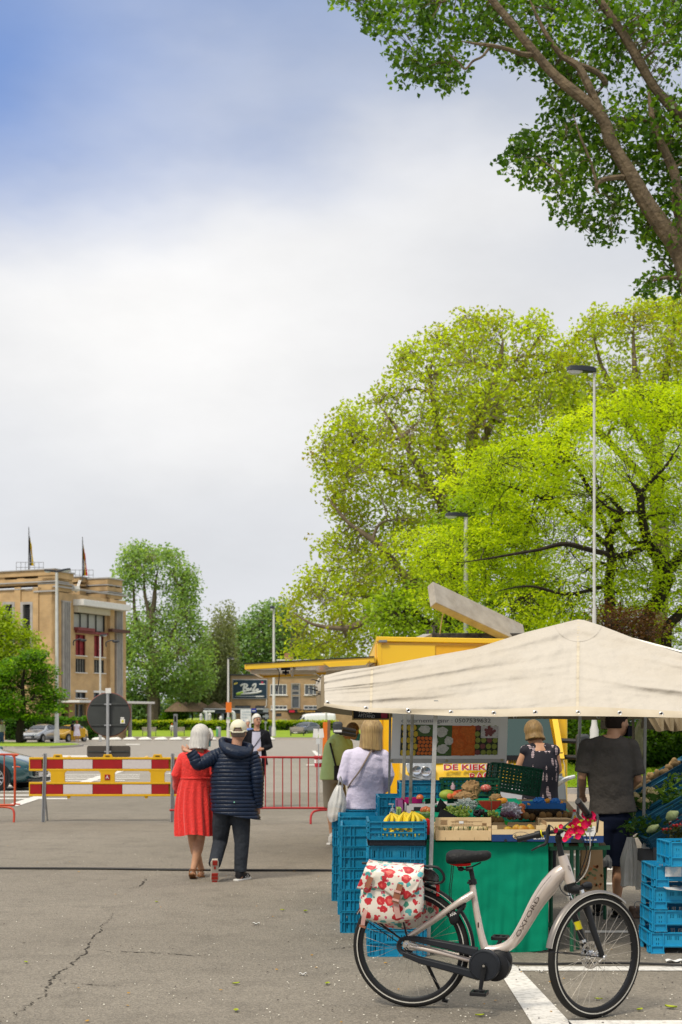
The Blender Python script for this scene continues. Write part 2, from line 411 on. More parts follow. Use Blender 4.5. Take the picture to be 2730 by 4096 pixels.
 # cracks (recessed dark seams), cable
crackm=M('crack',(.06,.053,.045),.95)
def crack(pts,w,seed,name='asphalt_crack'):
 rnd=random.Random(seed);mb=MB();P2=[G(*p) for p in pts];q=smooth_path(P2,14)
 vs=[]
 off=0
 for i,p in enumerate(q):
  t=(q[min(i+1,len(q)-1)]-q[max(i-1,0)]).normalized();n=V((-t.y,t.x,0));off=off*.7+rnd.uniform(-.02,.02)
  ww=w*rnd.uniform(.12,1.15)*(.4+.6*math.sin(PI*i/(len(q)-1)));p=p+n*off;vs+=[p+n*ww+V((0,0,.004)),p-n*ww+V((0,0,.004))]
 mb.add(vs,[(2*i,2*i+1,2*i+3,2*i+2) for i in range(len(q)-1) if rnd.random()<.8]);o=mb.build(name,crackm,smooth=False);o['kind']='structure'
crack([(455,3655),(420,3700),(385,3735),(345,3790),(300,3850),(240,3900),(200,3950),(150,4000),(90,4030),(60,4070)],.0095,1)
crack([(365,3800),(450,3808),(560,3812),(640,3815),(800,3820),(850,3817)],.009,2)
crack([(255,3932),(350,3942),(480,3945)],.009,3)
crack([(590,3515),(560,3540),(520,3556)],.014,4);crack([(1330,3800),(1400,3788),(1480,3780)],.012,5);crack([(2590,3480),(2640,3484),(2700,3480)],.01,6)
rub=M('black rubber',(.015,.015,.016),.5)
mb=MB();mb.tube([G(-60,3472,.015),G(400,3474,.015),G(600,3477,.015),G(900,3480,.015),G(1100,3481,.015),G(1420,3482,.015),G(1700,3490,.015)],.014,6,sub=5)
tag(mb.build('cable',rub),'long black cable lying across the asphalt at the feet of the walking couple','cable')
mb=MB();mb.tube([G(2030,3853,.02),G(2200,3856,.02),G(2400,3852,.02),G(2600,3855,.02),G(2760,3862,.02)],.009,6,sub=5)
tag(mb.build('cable',rub),'short black cable lying under the front wheel of the bicycle','cable')
# litter: petals, scraps, leaves
rnd=random.Random(5)
def scatter(name,n,mat,s0,s1,reg,seed,lab=None):
 rnd=random.Random(seed);mb=MB()
 for i in range(n):
  px=rnd.uniform(*reg[:2]);t=rnd.random();py=reg[2]+(reg[3]-reg[2])*t;c=G(px,py);s=rnd.uniform(s0,s1);a=rnd.uniform(0,PI)
  k=5;mb.add([(c.x,c.y,.012)]+[(c.x+math.cos(a+2*PI*j/k)*s*rnd.uniform(.5,1.1),c.y+math.sin(a+2*PI*j/k)*s*rnd.uniform(.5,1.1),.006+rnd.uniform(0,s*.35)) for j in range(k)],[(0,1+j,1+(j+1)%k) for j in range(k)])
 o=mb.build(name,mat,smooth=False);o['kind']='stuff';return o
scatter('fallen_petals',260,M('petal',(.75,.72,.62),.8),.003,.008,(0,2730,3330,4096),7)
scatter('fallen_petals',260,M('petal',(.75,.72,.62),.8),.003,.009,(1150,2730,3500,4096),8)
scatter('pebbles',260,M('pebble',(.06,.05,.045),.9),.003,.010,(0,2730,3330,4096),9)
scatter('leaf_litter',60,M('dry leaf',(.45,.24,.03),.8),.008,.018,(0,2730,3230,4096),10)
lf=M('yellow green leaf',(.42,.46,.03),.6,col2=(.2,.3,.03),vs=40)
for px,py,s,nb in((945,3940,.05,'yellow leaf lying on the open asphalt left of the rear wheel, upper one'),(1310,3940,.05,'curled green leaf lying left of the rear wheel of the bicycle'),(945,4048,.05,'yellow green leaf at the bottom middle of the asphalt'),(1130,3644,.045,'yellow leaf left of the blue crate stack'),(1222,3649,.06,'green leaf nearest the blue crate stack'),(627,3611,.04,'pale leaf below the feet of the couple'),(1920,4068,.05,'green leaf between the bicycle wheels near the white line'),(2395,4002,.045,'green leaf seen through the front wheel'),(2685,4036,.07,'dark green leaf right of the front wheel'),(2560,4045,.05,'orange brown leaf just right of the front wheel'),(105,3854,.04,'small yellow leaf left of the long crack')):
 c=G(px,py);a=rnd.uniform(0,6);s*=.55;mb=MB();d1=V((math.cos(a),math.sin(a),0));d2=V((-d1.y,d1.x,0));up=V((0,0,1))
 mb.grid(lambda u,v:c+d1*((u-.5)*2*s)+d2*((v-.5)*1.2*s*math.sin(PI*min(max(u,.04),.97))**.8)+up*(.008+abs(v-.5)*s*.5+.25*s*(u-.5)**2*2),6,4)
 tag(mb.build('fallen_leaf',lf),nb,'leaf','leaves fallen on the asphalt')
for px,py,w,nb in((1025,3700,.06,'flat white paper scrap on the asphalt left of the crates'),(1212,3903,.05,'crumpled white scrap left of the bicycle'),(2700,3850,.12,'red and white wrapper lying right of the front wheel'),(2165,3892,.04,'torn white scrap beside the front wheel')):
 c=G(px,py);mb=MB();mb.grid(lambda u,v:(c.x+(u-.5)*w,c.y+(v-.5)*w*.6,.012+.006*math.sin(u*9)+.005*math.cos(v*7)),8,5)
 tag(mb.build('paper_scrap',[M('paper',(.8,.8,.78),.7)][0]),nb,'litter','paper scraps')
 # ------------------------------------------------------------------ buildings
class Face:
 """A vertical facade plane: author on it by the pixel each feature has in the photograph, build at its real place."""
 def __init__(s,o,ang):s.o=V(o);s.d=V((math.cos(ang),math.sin(ang),0));s.n=V((s.d.y,-s.d.x,0))
 def t(s,px):
  k=(px-CX)/F;return(k*s.o.y-s.o.x)/(s.d.x-k*s.d.y)
 def z(s,px,py):p=s.o+s.d*s.t(px);return Z(py,p.y)
 def pt(s,px,py,out=0):t=s.t(px);p=s.o+s.d*t;return V((p.x,p.y,Z(py,p.y)))+s.n*out
 def box(s,mb,x0,y0,x1,y1,out=.1,inn=0.,zb=None):
  t0,t1=s.t(x0),s.t(x1);zt=s.z((x0+x1)/2,y0);zz=s.z((x0+x1)/2,y1) if zb is None else zb
  a=s.o+s.d*t0+s.n*out;mb.panel((a.x,a.y,zz),s.d,(0,0,1),t1-t0,zt-zz,out-inn)
 def rect(s,x0,y0,x1,y1,t00,z00):
  t0,t1=s.t(x0),s.t(x1);zt=s.z((x0+x1)/2,y0);zz=s.z((x0+x1)/2,y1);return(t0-t00,t1-t00,zz-z00,zt-z00)
def brickmat(name,c1,c2,c3,sc=1.):
 m=bpy.data.materials.new(name);MC[name]=m;m.use_nodes=True
 nt=m.node_tree;N=nt.nodes.new;L=nt.links.new;b=nt.nodes['Principled BSDF'];b.inputs['Roughness'].default_value=.85
 tc=N('ShaderNodeTexCoord');sp=N('ShaderNodeSeparateXYZ');cb=N('ShaderNodeCombineXYZ');ad=N('ShaderNodeMath');ad.operation='ADD'
 L(tc.outputs['Object'],sp.inputs[0]);L(sp.outputs[0],ad.inputs[0]);L(sp.outputs[1],ad.inputs[1]);L(ad.outputs[0],cb.inputs[0]);L(sp.outputs[2],cb.inputs[1])
 br=N('ShaderNodeTexBrick');br.inputs['Scale'].default_value=sc;br.inputs['Brick Width'].default_value=.24;br.inputs['Row Height'].default_value=.075;br.inputs['Mortar Size'].default_value=.008
 br.inputs['Color1'].default_value=(*c1,1);br.inputs['Color2'].default_value=(*c2,1);br.inputs['Mortar'].default_value=(*c3,1);L(cb.outputs[0],br.inputs['Vector'])
 n=N('ShaderNodeTexNoise');n.inputs['Scale'].default_value=.8;n.inputs['Detail'].default_value=7;L(tc.outputs['Object'],n.inputs['Vector'])
 mx=N('ShaderNodeMix');mx.data_type='RGBA';mx.blend_type='MULTIPLY';mx.inputs['Factor'].default_value=1;L(br.outputs[0],mx.inputs[6])
 mr=N('ShaderNodeMapRange');mr.inputs[1].default_value=.3;mr.inputs[2].default_value=.7;mr.inputs[3].default_value=.74;mr.inputs[4].default_value=1.08;L(n.outputs['Fac'],mr.inputs[0]);L(mr.outputs[0],mx.inputs[7])
 L(mx.outputs[2],b.inputs['Base Color']);return m
brick1=brickmat('ochre brick',(.57,.37,.17),(.51,.325,.145),(.51,.39,.24))
brick2=brickmat('brown brick',(.50,.32,.165),(.41,.25,.125),(.46,.35,.22))
stone=M('grey stone',(.42,.40,.38),.85,col2=(.30,.29,.28),vs=1.5)
white=M('white paint',(.78,.77,.74),.6)
dark=M('dark opening',(.02,.022,.025),.5)
glass=M('window glass',(.05,.06,.07),.12,spec=.8,col2=(.09,.10,.11))
curtain=M('curtained glass',(.42,.42,.38),.35,col2=(.30,.31,.28),vs=8)
louv=M('dark louvre',(.05,.052,.055),.5)
redp=M('red panel',(.30,.035,.04),.5);brownst=M('brown steel',(.10,.04,.03),.5)
steel=M('galvanised steel',(.42,.43,.44),.45,.6,col2=(.32,.33,.34),vs=30)
bld=thing('brick_building','tall ochre brick building with flat stepped roof, white balcony slab and red window panels','building',(X(224,130),130,0))
R_=Face((X(224,130),130,0),rad(65));L_=Face((X(224,130),130,0),rad(-25))
ztop=Z(2366,130);
def facade(face,x0,x1,ztop,holes,name='wall',th=.5):
 t0,t1=face.t(x0),face.t(x1);a=face.o+face.d*t0;mb=MB()
 mb.panel((a.x,a.y,-.1),face.d,(0,0,1),t1-t0,ztop+.1,th,[face.rect(*h,t0,-.1) for h in holes]);mb.build(name,brick1,bld,smooth=False)
rh=[(296,2455,422,2526),(303,2538,343,2622),(377,2543,416,2628),(303,2635,343,2690),(377,2640,418,2692),(303,2770,344,2792),(376,2772,415,2795),(247,2412,276,2795),(460,2447,486,2795),(247,2815,276,2900),(300,2815,345,2900),(365,2815,420,2900)]
facade(R_,224,505,ztop,rh)
lh=[(18,2413,60,2650),(89,2412,132,2650),(15,2347,62,2360),(87,2347,132,2360),(168,2345,207,2357)]
facade(L_,-260,224,Z(2347,130),lh)
core=MB();a=R_.o+R_.d*.55;far=R_.o+R_.d*(R_.t(505));b2=L_.o+L_.d*L_.t(-260)
quad_=[R_.o-L_.n*.6-R_.n*.6,far-R_.n*.6,far-R_.n*20,b2-L_.n*14]
core=MB();pts=[R_.o+(-R_.n-L_.n).normalized()*1.0,far-R_.n*1.0,far-R_.n*11,b2-L_.n*11,b2-L_.n*1.0]
core.prism([(p.x,p.y,-.1) for p in pts],(0,0,ztop+.05));core.build('core',dark,bld,smooth=False)
# stepped roof storey with long slots
mb=MB()
def band(face,x0,x1,y0,y1,out,inn):face.box(mb,x0,y0,x1,y1,out,inn)
b_=[(15,2338),(0,0)]
for(y0,y1,mat_) in((2292,2308,0),(2326,2336,0)):pass
up=MB()
R_.box(up,224,2350,292,2367,-.01,-2)
for y0,y1,o_ in((2290,2312,.1),(2322,2346,.0)):
 L_.box(up,-260,y0,224,y1,o_,-2);R_.box(up,224,y0,292,y1+4,o_,-2)
for x0,x1 in((-60,18),(68,97),(142,168),(210,224)):L_.box(up,x0,2312,x1,2322,-.05,-1.5)
for x0,x1 in((224,236),(252,262),(280,291)):R_.box(up,x0,2312,x1,2326,-.05,-1.5)
up.build('roof_storey',brick1,bld,smooth=False)
up=MB();L_.box(up,-260,2287,226,2291,.25,-2.2);L_.box(up,-260,2334,226,2339,.16,-2);R_.box(up,223,2287,294,2292,.25,-2.2);R_.box(up,223,2334,292,2339,.16,-2);R_.box(up,223,2362,507,2368,.2,-.3);L_.box(up,140,2362,225,2368,.2,-.3)
L_.box(up,-260,2362,140,2366,.15,-.3);up.build('cornice',stone,bld,smooth=False)
b2f=Face(R_.o+R_.d*.3-R_.n*2.5,rad(65));b3=Face(far-R_.n*.4,rad(-25))
up=MB()
for y0,y1 in((2318,2336),(2344,2352),(2360,2395)):b2f.box(up,320,y0,440,y1,0,-2)
for y0,y1 in((2318,2340),(2350,2366),(2376,2395)):R_.box(up,432,y0,492,y1,-.05,-3)
for x0 in(434,458,484):R_.box(up,x0,2330,x0+8,2392,-.12,-2)
up.build('stair_block',brick1,bld,smooth=False)
up=MB();b2f.box(up,318,2314,442,2318,.15,-2);R_.box(up,430,2314,496,2319,.1,-3.1);R_.box(up,430,2341,494,2345,.06,-3);R_.box(up,430,2369,496,2373,.12,-3);up.build('coping',stone,bld,smooth=False)
# piers and fins
mb=MB()
for x0,x1 in((0,14),(62,86),(134,157)):mb=MB();L_.box(mb,x0,2349,x1,2900,.12,0,zb=-.1);mb.build('pier',brick1,bld,smooth=False) if x0 else None
mb=MB();R_.box(mb,430,2395,446,2900,.35,0,zb=-.1);mb.build('pier',brick1,bld,smooth=False)
for x0,x1 in((18,60),(89,132)):
 w=MB();L_.box(w,x0-3,2408,x0+7,2650,.15,-.2);L_.box(w,x1-7,2408,x1+3,2650,.15,-.2);L_.box(w,x0+7,2408,x1-7,2418,.15,-.2)
 fr=w.build('window',stone,bld,smooth=False)
 for q in range(26):
  s_=MB();zc=1.+L_.z(x0,2650)+q*(L_.z(x0,2420)-L_.z(x0,2650)-1)/26;p0=L_.pt(x0+7,2500,-.15);p1=L_.pt(x1-7,2500,-.15);p0.z=p1.z=zc;s_.bar(p0,p1,.2,.07);s_.build('slat',louv,fr,smooth=False)
for xs in((248,256,264,272),(461,468,475,482)):
 for x0 in xs:
  w=MB();R_.box(w,x0,2408 if xs[0]<300 else 2448,x0+3.6,2795,.22,-.3);w.build('fin',stone,bld,smooth=False)
w=MB();R_.box(w,245,2404,280,2409,.2,-.2);w.build('lintel',stone,bld,smooth=False);w=MB();R_.box(w,458,2443,488,2447,.2,-.2);w.build('lintel',stone,bld,smooth=False)
# balcony slab, canopy, beams
w=MB();R_.box(w,293,2410,484,2434,1.2,0);w.build('balcony',white,bld,smooth=False,bevel=.02)
w=MB();R_.box(w,296,2432,425,2456,.5,0);w.build('balcony_soffit',M('cream render',(.55,.5,.38),.8),bld,smooth=False)
w=MB();R_.box(w,240,2804,545,2813,2.2,-.2);w.build('entrance_canopy',white,bld,smooth=False)
for px in(533,500):
 w=MB();p=R_.pt(px,2815,1.9 if px==533 else.6);w.tube([(p.x,p.y,0),(p.x,p.y,p.z)],.2,12);w.build('column',stone,bld)
w=MB();R_.box(w,297,2512,364,2524,.5,0);R_.box(w,300,2524,372,2534,.25,0);R_.box(w,372,2530,424,2540,.3,0);w.build('steel_beam',M('dull red steel',(.22,.05,.05),.5),bld,smooth=False)
w=MB();R_.box(w,420,2519,492,2531,.9,.4);w.build('steel_beam',brownst,bld,smooth=False)
# windows of the right facade
def win(face,x0,y0,x1,y1,nx,nz,fm,gm,par,sill=True,inn=-.18,fw=.9):
 w=MB();face.box(w,x0,y0,x0+fw,y1,inn+.1,inn-.05);face.box(w,x1-fw,y0,x1,y1,inn+.1,inn-.05);face.box(w,x0+fw,y0,x1-fw,y0+fw*1.3,inn+.1,inn-.05);face.box(w,x0+fw,y1-fw*1.3,x1-fw,y1,inn+.1,inn-.05)
 for i in range(1,nx):xm=x0+(x1-x0)*i/nx;face.box(w,xm-fw*.4,y0+fw,xm+fw*.4,y1-fw,inn+.08,inn-.04)
 for j in range(1,nz):ym=y0+(y1-y0)*j/nz;face.box(w,x0+fw,ym-fw*.3,x1-fw,ym+fw*.3,inn+.06,inn-.03)
 fr=w.build('window',fm,par,smooth=False)
 for i in range(nx):
  g=MB();face.box(g,x0+(x1-x0)*i/nx+.2,y0+.5,x0+(x1-x0)*(i+1)/nx-.2,y1-.5,inn-.06,inn-.1);g.build('pane',gm,fr,smooth=False)
 if sill:g=MB();face.box(g,x0-3,y1,x1+4,y1+3,.14,-.1);g.build('sill',white,fr,smooth=False)
 return fr
win(R_,296,2455,422,2526,4,1,dark,curtain,bld,False)
for q in((303,2538,343,2622),(377,2543,416,2628)):win(R_,*q,2,3,M('dark red frame',(.12,.02,.025)),redp,bld)
for q in((303,2635,343,2690),(377,2640,418,2692)):win(R_,*q,4,2,M('dark frame',(.06,.06,.06)),M('reflecting glass',(.25,.25,.22),.15),bld)
for q in((303,2770,344,2792),(376,2772,415,2795)):
 win(R_,*q,2,1,dark,glass,bld);g=MB();R_.box(g,q[0]-2,q[1]-9,q[2]+2,q[1]-1,.12,0);g.build('lintel',white,bld,smooth=False)
for q in((300,2815,345,2900),(365,2815,420,2900)):win(R_,*q,2,1,M('cream frame',(.5,.45,.33)),glass,bld,False,-.3,1.5)
# roof railings, masts, flags, dish
def rail(x0,x1,y0,y1,d,nx):
 w=MB()
 for k_ in range(2):
  dd=d+k_*2.2
  for y in(y0,(y0+y1)/2):w.tube([P(x0,y,dd),P(x1,y,dd)],.03,5)
  for i in range(nx+1):x=x0+(x1-x0)*i/nx;w.tube([P(x,y0,dd),P(x,y1,dd)],.03,5)
 for x in(x0,x1):
  for y in(y0,(y0+y1)/2):w.tube([P(x,y,d),P(x,y,d+2.2)],.03,5)
 w.build('roof_railing',steel,bld)
rail(66,175,2249,2290,134,6);rail(284,374,2280,2320,139,5)
w=MB();w.tube([P(302,2368,133),P(318,2322,136)],.05,5);w.tube([P(308,2368,133),P(324,2322,136)],.05,5)
for i in range(6):t=i/6;w.bar(P(302+16*t,2368-46*t,133+3*t),P(308+16*t,2368-46*t,133+3*t),.04,.04)
w.build('roof_ladder',white,bld);w=MB();w.box(P(302,2354,132.5),(.7,.5,.45));w.box(P(310,2351,132.3),(.4,.5,.3));w.build('floodlight',white,bld,smooth=False)
for px,y0,y1,cols,nm in((116,2108,2288,((.02,.02,.02),(.75,.5,.02)),'black and yellow'),(331,2148,2320,((.02,.02,.02),(.75,.5,.02),(.6,.02,.03)),'black, yellow and red')):
 d=136;p1=P(px,y0,d);p0=P(px,y1+3,d);m_=thing('flagpole','slim flagpole with limp %s flag on the ochre building'%nm,'flagpole',p0)
 w=MB();w.tube([p0,p1],[.06,.035],8);w.build('pole',M('mast grey',(.12,.12,.12)),m_)
 w=MB();n=len(cols)
 for k_ in range(n):
  w.cur=k_;hh=1.9+1.4*k_/n
  w.grid(lambda u,v,k_=k_:p1+V((.05+.42*(k_+u)/n*(.25+.75*v),.12*math.sin(9*v+5*u),-.3-3.4*v*(.5+.5*v)+0*hh-.25*(k_+u)/n*(1-v)*4)),3,10)
 w.build('flag',[M('flag%d%s'%(i,nm),c,.7) for i,c in enumerate(cols)],m_)
 # ---- long brick bar building
bar_=thing('bar_building','low brown brick building with large dark billboard and white framed windows','building',(X(1150,185),185,0))
B_=Face((X(923,185),185,0),0)
hb=[(1082,2737,1148,2780),(1169,2738,1198,2762),(1169,2764,1198,2780),(1169,2784,1198,2832),(1219,2737,1290,2780),(1085,2822,1149,2838),(1216,2822,1290,2838),(940,2822,1003,2835),(1022,2822,1060,2835),(1105,2853,1127,2866),(1360,2737,1430,2780)]
mb=MB();mb.panel((B_.o.x,B_.o.y,-.1),B_.d,(0,0,1),34,Z(2702,185)+.1,.4,[B_.rect(*h,0,-.1) for h in hb]);mb.build('wall',brick2,bar_,smooth=False)
mb=MB();mb.box((B_.o.x+17,185+6,3.3),(33.6,11,6.8));mb.build('core',dark,bar_,smooth=False)
for q,nx in(((1082,2737,1148,2780),4),((1219,2737,1290,2780),4),((1085,2822,1149,2838),4),((1216,2822,1290,2838),4),((1360,2737,1430,2780),4)):win(B_,*q,nx,1,white,glass,bar_,True,-.1,2.2)
for q in((1169,2738,1198,2762),(1169,2764,1198,2780),(1169,2784,1198,2832)):win(B_,*q,1,1,stone,glass,bar_,False,-.05,2.)
for q in((940,2822,1003,2835),(1022,2822,1060,2835),(1105,2853,1127,2866)):win(B_,*q,2,1,dark,glass,bar_,False)
w=MB();B_.box(w,1166,2733,1169,2833,.12,0);B_.box(w,1198,2733,1201,2833,.12,0);B_.box(w,1169,2733,1198,2736,.12,0);w.build('stone_frame',stone,bar_,smooth=False)
w=MB();B_.box(w,918,2697,1070,2702,.3,-11);B_.box(w,1070,2690,1420,2695,.4,-11);w.build('roof_edge',M('dark edge',(.08,.08,.09)),bar_,smooth=False)
w=MB();B_.box(w,1070,2695,1420,2702,.05,-10);B_.box(w,1110,2641,1300,2692,-1.5,-8);w.build('upper_storey',brick2,bar_,smooth=False)
w=MB();B_.box(w,1105,2636,1240,2641,-1.2,-8.3);w.build('coping',white,bar_,smooth=False)
w=MB();B_.box(w,1135,2608,1170,2640,-3,-5);w.build('chimney',M('chimney brick',(.33,.17,.10)),bar_,smooth=False)
w=MB();B_.box(w,926,2703,1068,2732,.03,0);w.build('pale_render',M('worn render',(.50,.33,.22),.85,col2=(.36,.25,.17),vs=2),bar_,smooth=False)
w=MB();B_.box(w,1152,2838,1290,2852,.8,0);w.build('fascia',M('fascia black',(.03,.03,.03)),bar_,smooth=False)
text('Café Gustave','lettering',M('sign gold',(.6,.35,.08)),bar_,B_.pt(1192,2849,.83),(1,0,0),(0,0,1),.42,.01,.01)
w=MB();B_.box(w,1158,2841,1180,2850,.84,.8);w.build('logo_panel',M('sign red',(.6,.03,.06)),bar_,smooth=False)
w=MB();w.bar(B_.pt(1067,2797,.1),B_.pt(1067,2822,.1),.1,.1);w.bar(B_.pt(1067,2822,.1),B_.pt(1061,2830,.1),.1,.1);w.build('downpipe',white,bar_)
bb=thing('billboard','dark blue billboard with white handwritten bar name and lime swoosh on the brown brick wall','billboard',B_.pt(1001,2795,.2))
w=MB();B_.box(w,931,2717,1070,2796,.16,.02);w.build('frame',M('billboard frame',(.5,.5,.52),.5),bb,smooth=False,bevel=.03)
w=MB();B_.box(w,933.5,2720,1067.5,2793,.20,.1);w.build('panel',M('billboard navy',(.02,.045,.075),.4),bb,smooth=False)
wt=M('sign white',(.8,.8,.78),.5)
def strk(pts,r,mat,out=.22,name='lettering'):
 mb=MB();q=smooth_path([B_.pt(x,y,out) for x,y in pts],5);mb.tube(q,[r*.5]+[r]*(len(q)-2)+[r*.4],5);mb.build(name,mat,bb)
strk([(963,2745),(972,2738),(986,2738),(990,2744),(981,2751),(990,2756),(985,2764),(976,2762)],.13,wt);strk([(979,2740),(976,2752),(975,2763)],.13,wt)
strk([(998,2755),(993,2756),(992,2763),(999,2761),(1000,2755),(1001,2763)],.11,wt);strk([(1005,2763),(1005,2755),(1010,2754)],.11,wt)
strk([(1012,2746),(1014,2740),(1022,2736),(1024,2742),(1018,2754),(1012,2763),(1018,2764),(1023,2761)],.13,wt);strk([(1029,2756),(1026,2761),(1030,2764),(1034,2759),(1030,2755)],.11,wt)
strk([(983,2763),(965,2770),(948,2776),(975,2775),(1010,2773),(1035,2769),(1048,2764)],.14,wt);strk([(975,2768),(958,2774),(948,2777),(966,2776)],.17,M('lime',(.45,.65,.08)),.24)
strk([(941,2786),(1050,2786)],.07,M('sign grey',(.35,.38,.4)));strk([(1020,2786),(1058,2786)],.09,wt,.23)
w=MB();w.prism([B_.pt(937,2733,.21),B_.pt(938,2740,.21),B_.pt(951,2735,.21),B_.pt(952,2729,.21)],(0,-.02,0));w.build('sticker',M('sticker yellow',(.75,.6,.12)),bb,smooth=False)
w=MB();w.box(B_.pt(1050,2736.5,.22),(.75,.04,.13));w.build('logo',wt,bb,smooth=False);w=MB();w.disc(B_.pt(1050,2730,.22),.15,(0,1,0),12,.04);w.build('logo',M('logo red',(.55,.05,.12)),bb)
# ------------------------------------------------------------------ vegetation
def in_poly(x,y,poly):
 c=False;n=len(poly);j=n-1
 for i in range(n):
  xi,yi=poly[i];xj,yj=poly[j]
  if(yi>y)!=(yj>y) and x<(xj-xi)*(y-yi)/(yj-yi)+xi:c=not c
  j=i
 return c
def edge_dist(x,y,poly):
 m=1e9;n=len(poly)
 for i in range(n):
  ax,ay=poly[i];bx,by=poly[(i+1)%n];dx,dy=bx-ax,by-ay;L2=dx*dx+dy*dy or 1
  t=max(0,min(1,((x-ax)*dx+(y-ay)*dy)/L2));m=min(m,math.hypot(x-ax-t*dx,y-ay-t*dy))
 return m
def leaf_object(name,cen,spread,per,size,mat,parent,seed,up=.4,shade=None,w=.6,rb=None):
 """Leaves as folded four-corner blades, clustered round the points `cen` (n,3)."""
 rg=np.random.default_rng(seed);n=len(cen)*per
 c=np.repeat(np.asarray(cen,dtype=float),per,axis=0)
 sp=np.asarray(spread,dtype=float)
 g=rg.normal(size=(n,3));g/=np.maximum(1,np.linalg.norm(g,axis=1,keepdims=True)/1.7)
 p=c+g*sp
 nrm=rg.normal(size=(n,3));nrm[:,2]=np.abs(nrm[:,2])*(1+up*3)+up;nrm/=np.linalg.norm(nrm,axis=1,keepdims=True)
 r=rg.normal(size=(n,3));u=np.cross(nrm,r);u/=np.linalg.norm(u,axis=1,keepdims=True);v=np.cross(nrm,u)
 s=size*rg.uniform(.65,1.25,size=(n,1))
 droop=np.array([[0,0,-1.]])*s*.18
 vs=np.stack([p-u*s*.5,p-v*s*w*.5+nrm*s*.12+u*s*-.06,p+u*s*.5+droop,p+v*s*w*.5+nrm*s*.12-u*s*.06],axis=1).reshape(-1,3)
 base=np.array(WM[parent.name].translation) if parent is not None else np.zeros(3);vs=vs-base
 me=bpy.data.meshes.new(name);me.vertices.add(4*n);me.vertices.foreach_set('co',vs.astype(np.float32).ravel())
 me.loops.add(4*n);me.loops.foreach_set('vertex_index',np.arange(4*n,dtype=np.int32));me.polygons.add(n);me.polygons.foreach_set('loop_start',np.arange(0,4*n,4,dtype=np.int32))
 try:me.polygons.foreach_set('loop_total',np.full(n,4,dtype=np.int32))
 except Exception:pass
 cr=np.repeat(rg.uniform(0,1,size=len(cen)) if rb is None else np.asarray(rb),per)
 val=np.clip(.72*cr+.28*rg.uniform(0,1,size=n),0,1)
 at=me.attributes.new('rnd','FLOAT','FACE');at.data.foreach_set('value',val.astype(np.float32))
 me.update(calc_edges=True);me.materials.append(mat)
 o=bpy.data.objects.new(name,me);C.objects.link(o);o.parent=parent;o['kind']='stuff'
 WM[o.name]=Matrix()
 return o
def near_on(paths,p):
 best=None
 for path in paths:
  for i,(q,r) in enumerate(path):
   dd=(q-p).length+max(0,(q.z-p.z))*1.2
   if best is None or dd<best[0]:best=(dd,q,r,i,path)
 return best
